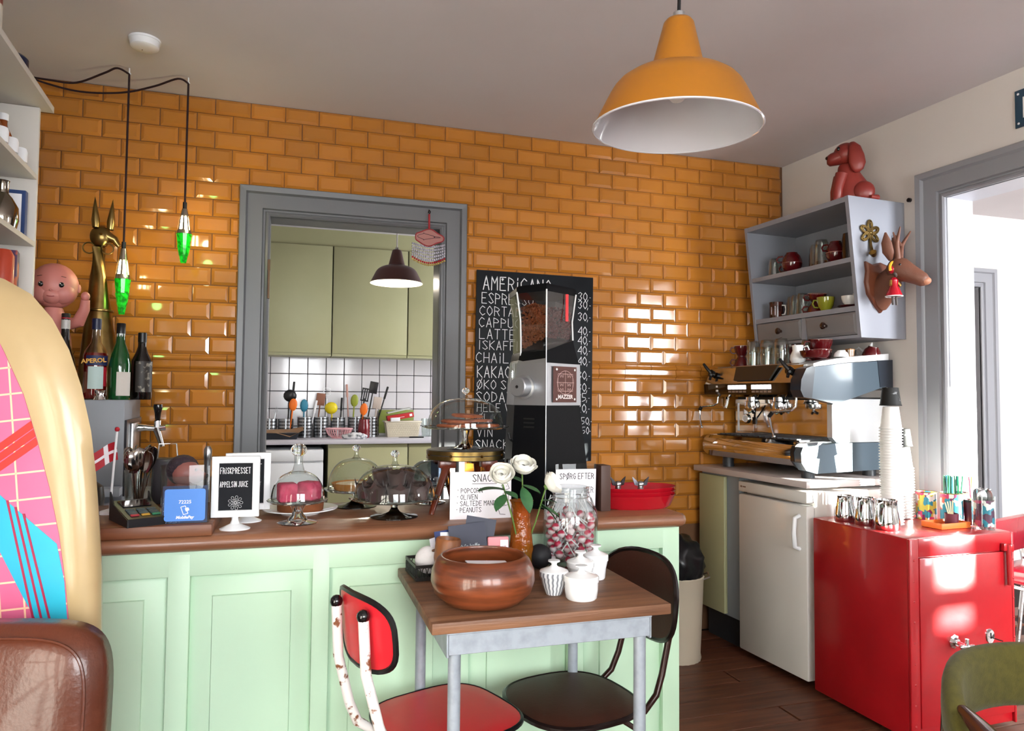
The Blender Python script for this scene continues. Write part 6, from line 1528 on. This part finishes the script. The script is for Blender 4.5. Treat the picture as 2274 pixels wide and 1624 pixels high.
for wd, x, y, h, pr, py in rows:
    X_, Z_ = bpx(x, y); pen(mb, wd, X_, Z_, h*.00224, .44 if h > 23 else .54, .066, .21 if h > 23 else .26, jit=.012)
    if pr:
        X_, Z_ = bpx(1282-(6 if len(pr) > 3 else 0), py); hh = .042 if len(pr) == 2 else .036
        e_ = pen(mb, pr, X_, Z_, hh, .46 if len(pr) < 4 else .40, .075, .22, jit=.01); pen(mb, ',-' if len(pr) < 4 else '-', e_-.006, Z_, hh*.8, .32, .08, .15)
ob('chalk_writing', mb, CHALK, t, m=T(0, -.0068, 0) @ FACE)
ob('heart', MB().prism([(.098, -.060), (.104, -.053), (.111, -.060), (.104, -.070)], 0, .0008), CHALK, t, m=T(.03, -.0066, .02) @ FACE)

t = thing('hanging_charm', 'pink embroidered charm with bead fringe hanging from the doorway frame', 'charm', (1.592, -.055, 1.887))
ob('hook', MB().tube([(0, .018, .27), (0, -.0, .28), (.006, -.004, .27), (0, -.004, .258)], .0028, 6), M('dark_hook', '#2a2420', .4, metal=1), t)
ob('cord', MB().tube([(0, -.004, .258), (.002, 0, .18)], .005, 6), M('red_cord', '#9a1c24', .7), t)
cl_ = [(.070*math.cos(a)*(1+.06*math.cos(3*a)), .142+.036*math.sin(a)*(1+.18*math.cos(4*a+.3))) for a in [2*PI*i/36 for i in range(36)]]
c_ = ob('cushion', MB().prism(cl_, -.006, .006, RX(PI/2)), M('charm_pink', '#a06e68', .8), t)
ob('piping', MB().tube([(x, -.006, z) for x, z in cl_], .003, 5, closed=True), M('charm_red', '#8c2a30', .7), c_)
ob('scroll', MB().tube([(.045*math.cos(a)+.012*math.cos(5*a), -.0072, .146+.016*math.sin(2*a)*.6-.010*math.sin(a)) for a in [2*PI*i/40 for i in range(40)]], .0014, 4, closed=True), M('charm_thread', '#4a2a30', .7), c_)
fg, fr2, fy = MB(), MB(), MB()
for i in range(17):
    x = -.078+.0098*i; top = .122-.016*math.cos((i-8)/8*1.2); L0 = .065+.018*math.cos((i-8)/8*1.4)
    for k in range(5): fg.tube([(x, -.002, top-L0*k/5-.002), (x, -.002, top-L0*(k+1)/5+.003)], .0046, 6)
    fr2.ball((x, -.002, top-L0-.004), .0048, 6); fy.ball((x, -.002, top-L0-.014), .0055, 6)
tag(ob('bugle_beads', fg, M('silver_beads', '#b5b2bc', .15, metal=.6), t), kind='stuff'); tag(ob('red_beads', fr2, M('bead_red', '#a80f22', .25, coat=.4), t), kind='stuff'); tag(ob('amber_beads', fy, M('bead_amber', '#b59a5a', .2, coat=.4), t), kind='stuff')

# left corner: low cupboard, grey tap cabinet with bottles
t = thing('back_cupboard', 'low grey cupboard in the corner behind the counter', 'cupboard', (-.02, -.50, 0))
BGR = M('tap_cabinet_grey', '#8d9299', .5)
ob('carcass', MB().bx((-.40, -.36, 0), (.50, .44, .83)), BGR, t); ob('worktop', MB().bx((-.40, -.38, .83), (.51, .44, .86), bev=.003), M('pale_laminate', '#c9c6cf', .35), t)
t = thing('tap_cabinet', 'grey box cabinet with beer tap carrying the liquor bottles', 'cabinet', (.05, -.33, .86), rz=RA)
ob('box', MB().bx((-.36, -.225, 0), (.318, .225, .375), bev=.003), BGR, t)
ob('side_panel', MB().bx((.319, -.215, .02), (.326, .205, .30)), M('tap_panel_black', '#15181e', .3), t)
ob('tap_plate', MB().bx((.326, -.12, .0), (.336, .07, .285), bev=.002), STEEL, t)
ob('ledge', MB().bx((-.30, -.30, .03), (.32, -.226, .06), bev=.003), M('ledge_grey', '#a2a8b0', .4), t)
tp = ob('tap_body', MB().tube([(.336, .03, .262), (.36, .03, .262), (.40, .03, .258), (.435, .03, .262)], [.018, .014, .011, .012], 12).tube([(.40, .03, .262), (.412, .03, .225), (.424, .03, .185)], [.015, .012, .010], 12).cyl((.405, .03, .262), .013, .028, 14), CHROME, t)
ob('tap_handle', MB().lathe([(0, .0), (.009, 0), (.012, .03), (.018, .055), (.016, .066), (0, .068)], 18, T(.405, .03, .290)), BGLOSS, tp)
BTZ = 1.2352
def bottle(lb, x, y, prof, mat, cap, capz, labels=(), z=BTZ, liquid=None):
    t = thing('bottle', lb, 'bottle', (x, y, z), rz=.25)
    ob('glass', MB().lathe(prof, 30), mat, t, angle=45)
    ob('cap', MB().lathe([(0, capz[0]), (capz[2], capz[0]), (capz[2], capz[1]), (capz[2]*.9, capz[1]+.002), (0, capz[1]+.002)], 20), cap, t)
    for (nm_, r, z0, z1, a0, a1, m_) in labels:
        rows = [[(r*math.cos(a0+(a1-a0)*k/10), r*math.sin(a0+(a1-a0)*k/10), z_) for k in range(11)] for z_ in (z0, z1)]
        ob(nm_, MB().loft(rows, caps=False, closed=False), m_, t)
    if liquid: ob('liquid', MB().lathe(liquid[0], 26), liquid[1], t, angle=45)
    return t
LBC = M('label_cream', '#d9ceb0', .6); LBR = M('label_red', '#b01c2c', .5); LBN = M('label_navy', '#1c2550', .5); LBW = M('label_white', '#d9dde0', .6)
b1 = bottle('dark liquor bottle with cream label and red seal, leftmost in the row', .160, -.45, [(0, 0), (.036, 0), (.038, .005), (.038, .12), (.032, .155), (.018, .20), (.0145, .235), (.0135, .27), (0, .27)], M('black_bottle', '#0c0706', .06, coat=.5), M('bottle_cap_black', '#1a1112', .4), (.295, .318, .0145),
   [('neck_foil', .0148, .262, .296, 0, 2*PI, M('foil_grey', '#b5b2b0', .35)), ('neck_band', .0152, .300, .304, 0, 2*PI, LBR), ('label', .0386, .02, .105, -2.6, .2, LBC), ('seal', .0384, .088, .128, -2.0, -1.1, LBR)])
text('DANSK', .017, INK, b1, T(.014, -.0392, .080) @ FACE @ RY(0))
b2 = bottle('orange red aperitif bottle with navy label, second in the row', .258, -.43, [(0, 0), (.040, 0), (.042, .006), (.039, .10), (.042, .165), (.036, .185), (.018, .215), (.0145, .25), (.0145, .275), (0, .275)], TG('bottle_clear', '#e4dcd2', 1.3, body=.03), M('cap_navy', '#131a3a', .4), (.265, .305, .0165),
   [('navy_label', .0425, .128, .165, -2.4, -.4, LBN), ('white_label', .0420, .04, .124, -2.2, -.9, M('label_pale_teal', '#b9cfcc', .6)), ('red_label', .0418, .05, .122, -.88, -.5, LBR)], liquid=([(0, .003), (.0385, .004), (.037, .10), (.040, .160), (.036, .176), (0, .176)], M('aperitif', '#7d1210', .1, coat=.3)))
text('APEROL', .0225, M('label_gold', '#d9a030', .5), b2, T(-.006, -.0436, .138) @ FACE @ RZ(.09), bold=.0006)
bottle('green glass liquor bottle with white label, third in the row', .341, -.43, [(0, 0), (.035, 0), (.037, .005), (.037, .135), (.030, .175), (.017, .215), (.0145, .245), (.0145, .26), (0, .26)], M('green_bottle', '#07441a', .05, coat=.6), BLACK, (.252, .290, .0158),
   [('neck_label', .0150, .238, .252, 0, 2*PI, LBW), ('label', .0375, .015, .105, -1.9, -.3, M('label_greige', '#cfc8c0', .6))])
bottle('dark bottle with busy black label, rightmost, behind the green one', .402, -.355, [(0, 0), (.036, 0), (.038, .006), (.038, .15), (.022, .185), (.015, .21), (.015, .235), (0, .235)], M('black_bottle', '#0c0706', .06, coat=.5), BLACK, (.226, .262, .016),
   [('label', .0386, .03, .15, -2.2, .0, M('label_dark_print', '#2a2420', .5, col2='#8a8478', nscale=40, contrast=(.55, .62)))])
tag(ob('jigger', MB().lathe([(.022, 0), (.012, .024), (.018, .05), (.017, .05), (.010, .025), (.0205, 0)], 22), CHROME, m=T(.298, -.525, BTZ) @ SC(1, 1, .7)), 'small steel jigger in front of the green bottle', 'jigger')
t = bottle('round amber spirit bottle with wooden stopper behind the flag', .232, -.73, [(0, 0), (.05, 0), (.056, .02), (.06, .08), (.052, .14), (.03, .175), (.016, .19), (.015, .21), (0, .21)], TG('bottle_clear2', '#dcd2c8', 1.3, body=.03), M('stopper_wood', '#b58a5a', .6), (.205, .238, .019), [('round_label', .0605, .04, .11, -2.3, -.8, LBC), ('dark_ring', .0609, .062, .09, -1.85, -1.25, M('label_brown', '#3a241c', .5))], z=.935, liquid=([(0, .003), (.048, .004), (.057, .08), (.050, .132), (0, .132)], M('amber_spirit', '#5e1d0c', .1, coat=.3)))
tag(ob('spirit_crate', MB().box((0, 0, .037), (.16, .15, .074), bev=.004), M('dark_olive_box', '#3a382c', .5), m=T(.235, -.735, .8605)), 'dark box under the round amber bottle', 'box')
tag(ob('coffee_tamper', MB().lathe([(0, 0), (.045, 0), (.05, .05), (.045, .09), (.02, .11), (0, .112)], 24), M('tarnish_black', '#26241f', .35), m=T(.335, -.80, .8605)), 'dark round pot behind the flag pole', 'pot')
# brass animal statue
t = thing('brass_statue', 'tall brass long necked animal statue with pointed ears in the corner', 'statue', (.215, -.20, BTZ))
ob('body', MB().loft(rings_along([(0, 0, 0, .075, .07, 0, 0.001, 1), (.005, 0, .10, .078, .07, 0, .001, 1), (.0, 0, .24, .062, .055, 0, .001, 1), (-.005, 0, .36, .045, .042, 0, .001, 1), (-.012, 0, .50, .030, .030, 0, .001, 1), (-.012, 0, .62, .024, .026, .05, .001, 1)], 24)), BRASS, t, angle=60)
ob('collar', MB().tube([(-.003+.047*math.cos(2*PI*i/24), .044*math.sin(2*PI*i/24), .36) for i in range(24)], .005, 6, closed=True), BRASS, t)
ob('head', MB().ball((-.008, 0, .665), (.040, .032, .046), 20).tube([(.01, 0, .67), (.045, 0, .655), (.062, -.002, .628)], [.026, .016, .008], 12), BRASS, t)
for s_ in (-1, 1):
    ob('horn', MB().lathe([(.013, 0), (.016, .03), (.009, .08), (0, .13)], 14, T(-.015+.030*(s_ > 0)+s_*.008, s_*.016, .70) @ RY(.05*s_)), BRASS, t)
    ob('ear_ring', MB().tube([(-.012+s_*.034+.022*math.cos(a), -.014, .615+.022*math.sin(a)) for a in [2*PI*i/20 for i in range(20)]], .0028, 6, closed=True), BRASS, t)
ob('eye', MB().ball((.0, -.030, .672), .006, 8), M('dark_brass', '#6b4a1e', .3, metal=1), t)
# plain baby doll
SKN = M('doll_vinyl_pink', '#c07a72', .45, col2='#b86e66', nscale=4)
t = thing('baby_doll', 'pink vinyl baby doll peeping out behind the white shelf', 'doll', (.088, -.34, BTZ), rz=.12)
ob('head', MB().ball((0, 0, .435), (.082, .078, .088), 28).ball((-.032, -.030, .405), (.044, .042, .042), 20).ball((.032, -.030, .405), (.044, .042, .042), 20).ball((0, -.040, .395), (.040, .038, .034), 20), SKN, t, angle=80)
ob('body', MB().loft([[(rx*math.cos(2*PI*i/24), ry*math.sin(2*PI*i/24), z) for i in range(24)] for rx, ry, z in ((.04, .035, 0), (.062, .055, .06), (.07, .062, .14), (.06, .05, .24), (.045, .04, .31), (.03, .03, .35))]), SKN, t, angle=70)
for s_ in (-1, 1):
    ob('arm', MB().tube([(s_*.05, 0, .29), (s_*.085, -.01, .30), (s_*.105, -.02, .35), (s_*.108, -.03, .385)], [.022, .024, .019, .016], 12).ball((s_*.108, -.032, .398), (.016, .014, .018), 12), SKN, t)
    ob('eye', MB().ball((s_*.033, -.070, .432), (.0095, .007, .0105), 14), BGLOSS, t); ob('eye_glint', MB().ball((s_*.033-.003, -.0765, .436), .0022, 8), WPLAST, t)
    ob('brow', MB().tube([(s_*.033+.014*(k-1), -.066+.001*abs(k-1), .462+(.003 if k == 1 else 0)) for k in range(3)], .0012, 5), M('doll_brow', '#4a2420', .6), t)
    ob('ear', MB().ball((s_*.081, .0, .43), (.008, .013, .018), 10), SKN, t)
ob('mouth', MB().tube([(-.012, -.0785, .388), (-.004, -.081, .386), (.004, -.081, .386), (.012, -.0785, .388)], .0014, 6), M('doll_lip', '#8c2a2e', .5), t); ob('nose', MB().ball((0, -.078, .410), (.006, .006, .005), 10), SKN, t)

# white wall shelf on the left with its things
LSX, LSY = .118, -.62
LS_ = thing('white_bookshelf', 'white painted bookshelf at the left picture edge', 'shelf', (LSX, LSY, 0), rz=RA*.9)
WSH = M('shelf_white_paint', '#c9c4bd', .5)
ob('end_panel', MB().bx((-.34, -.02, 1.22), (-.012, -.002, 2.255), bev=.001), WSH, LS_)
ob('end_panel', MB().bx((-.34, -.86, 1.22), (-.012, -.84, 2.255), bev=.001), WSH, LS_)
zs = [2.017, 1.782, 1.595, 1.40, 1.23]
ob('top_board', MB().bx((-.34, -.88, 2.256), (.022, .025, 2.278), bev=.001), WSH, LS_)
for z in zs: ob('shelf_board', MB().bx((-.34, -.84, z-.018), (-.012, -.02, z), bev=.001), WSH, LS_)
ob('back_board', MB().bx((-.352, -.86, 1.22), (-.34, -.002, 2.255)), WSH, LS_)
ob('wall_bracket', MB().bx((-.57, -.6, 1.5), (-.352, -.3, 2.1)), WSH, LS_)
def LP_(x, y, z): c, s_ = math.cos(RA*.9), math.sin(RA*.9); return (LSX+x*c-y*s_, LSY+x*s_+y*c, z)
tt = thing('blue_tin', 'dark blue and green round tin on top of the white bookshelf', 'tin', LP_(-.065, -.17, 2.2785))
ob('body', MB().lathe([(0, 0), (.05, 0), (.05, .055), (0, .055)], 28), M('green_floral', '#2f6a3a', .4, col2='#1a2a4a', nscale=26, contrast=(.48, .54)), tt); ob('lid', MB().lathe([(.0505, .05), (.053, .056), (.053, .078), (.045, .086), (0, .088)], 28), M('tin_navy', '#141c38', .3), tt)
tt = thing('floral_tin', 'tall white floral tin with lid on top of the white bookshelf', 'tin', LP_(-.060, -.475, 2.2785))
ob('body', MB().lathe([(0, 0), (.055, 0), (.055, .15), (0, .15)], 28), M('white_floral', '#cfcac0', .4, col2='#7a2a22', nscale=22, contrast=(.54, .60)), tt); ob('lid', MB().lathe([(.056, .15), (.058, .155), (.058, .18), (0, .185)], 28), M('lid_mint', '#b9c9bf', .3), tt)
for i, (y, lb) in enumerate(((-.17, 'nearest the wall'), (-.27, 'second from the wall'), (-.37, 'third from the wall'), (-.47, 'last in view'))):
    t = thing('sauce_bottle', 'small amber sauce bottle with white cap on the top shelf, %s' % lb, 'bottle', LP_(-.075, y, 2.0172), group='sauce bottles on the bookshelf')
    ob('glass', MB().lathe([(0, 0), (.024, 0), (.025, .004), (.025, .08), (.012, .11), (.011, .13), (0, .13)], 22), M('amber_sauce', '#7a3a10', .1, coat=.5), t); ob('cap', MB().cyl((0, 0, .128), .014, .022, 16), WPLAST, t); ob('label', MB().lathe([(.0254, .02), (.0254, .06)], 22), WPLAST if i % 2 else M('label_red', '#b01c2c', .5), t)
    o = tag(ob('white_jar', MB().lathe([(0, 0), (.022, 0), (.023, .035), (.02, .045), (0, .046)], 20), WPLAST, m=T(*LP_(-.03, y+.01, 2.0172))), 'small white pot before the sauce bottle %s' % lb, 'pot', 'white pots on the bookshelf')
t = thing('blue_book', 'blue spined book standing at the end of middle shelf', 'book', LP_(-.095, -.065, 1.7822), rz=RA)
ob('cover', MB().box((0, .012, .08), (.13, .003, .162)).box((0, -.014, .08), (.13, .003, .162)).box((.065, 0, .08), (.003, .027, .162)), M('book_blue', '#203a6e', .5), t); ob('pages', MB().box((-.003, -.001, .08), (.125, .022, .156)), PAPERW, t)
tag(ob('loose_page', MB().box((0, 0, .072), (.11, .002, .144)), PAPERW, m=T(*LP_(-.09, -.098, 1.7822)) @ RZ(RA)), 'white printed page leaning before the blue book', 'page')
t = thing('steel_flask', 'shiny steel flask with dark liquid on the middle shelf', 'flask', LP_(-.06, -.21, 1.7822))
ob('body', MB().lathe([(0, 0), (.042, 0), (.048, .03), (.046, .07), (.03, .10), (.018, .115), (.018, .15), (.021, .155), (0, .156)], 26), M('flask_steel', '#8c857a', .12, metal=1), t)
t = thing('spice_box', 'purple and orange carton on the third shelf', 'carton', LP_(-.055, -.13, 1.5952), rz=.2)
ob('box', MB().box((0, 0, .065), (.05, .06, .13), bev=.001), M('carton_purple', '#4a2a52', .5, col2='#c05a2a', nscale=14, contrast=(.5, .54)), t); ob('white_print', MB().box((0, -.0305, .04), (.02, .001, .03)), PAPERW, t)
tag(ob('red_jar', MB().lathe([(0, 0), (.03, 0), (.031, .10), (.02, .12), (0, .121)], 22), M('jar_red_orange', '#b0402a', .3), m=T(*LP_(-.05, -.21, 1.5952))), 'red orange jar beside the purple carton', 'jar')
tag(ob('brown_bun_ornament', MB().ball((0, 0, .03), (.045, .04, .03), 18), M('bun_brown', '#5a3a2c', .5), m=T(*LP_(-.05, -.17, 1.4002))), 'round brown ornament on the fourth shelf behind the surfboard tip', 'ornament')
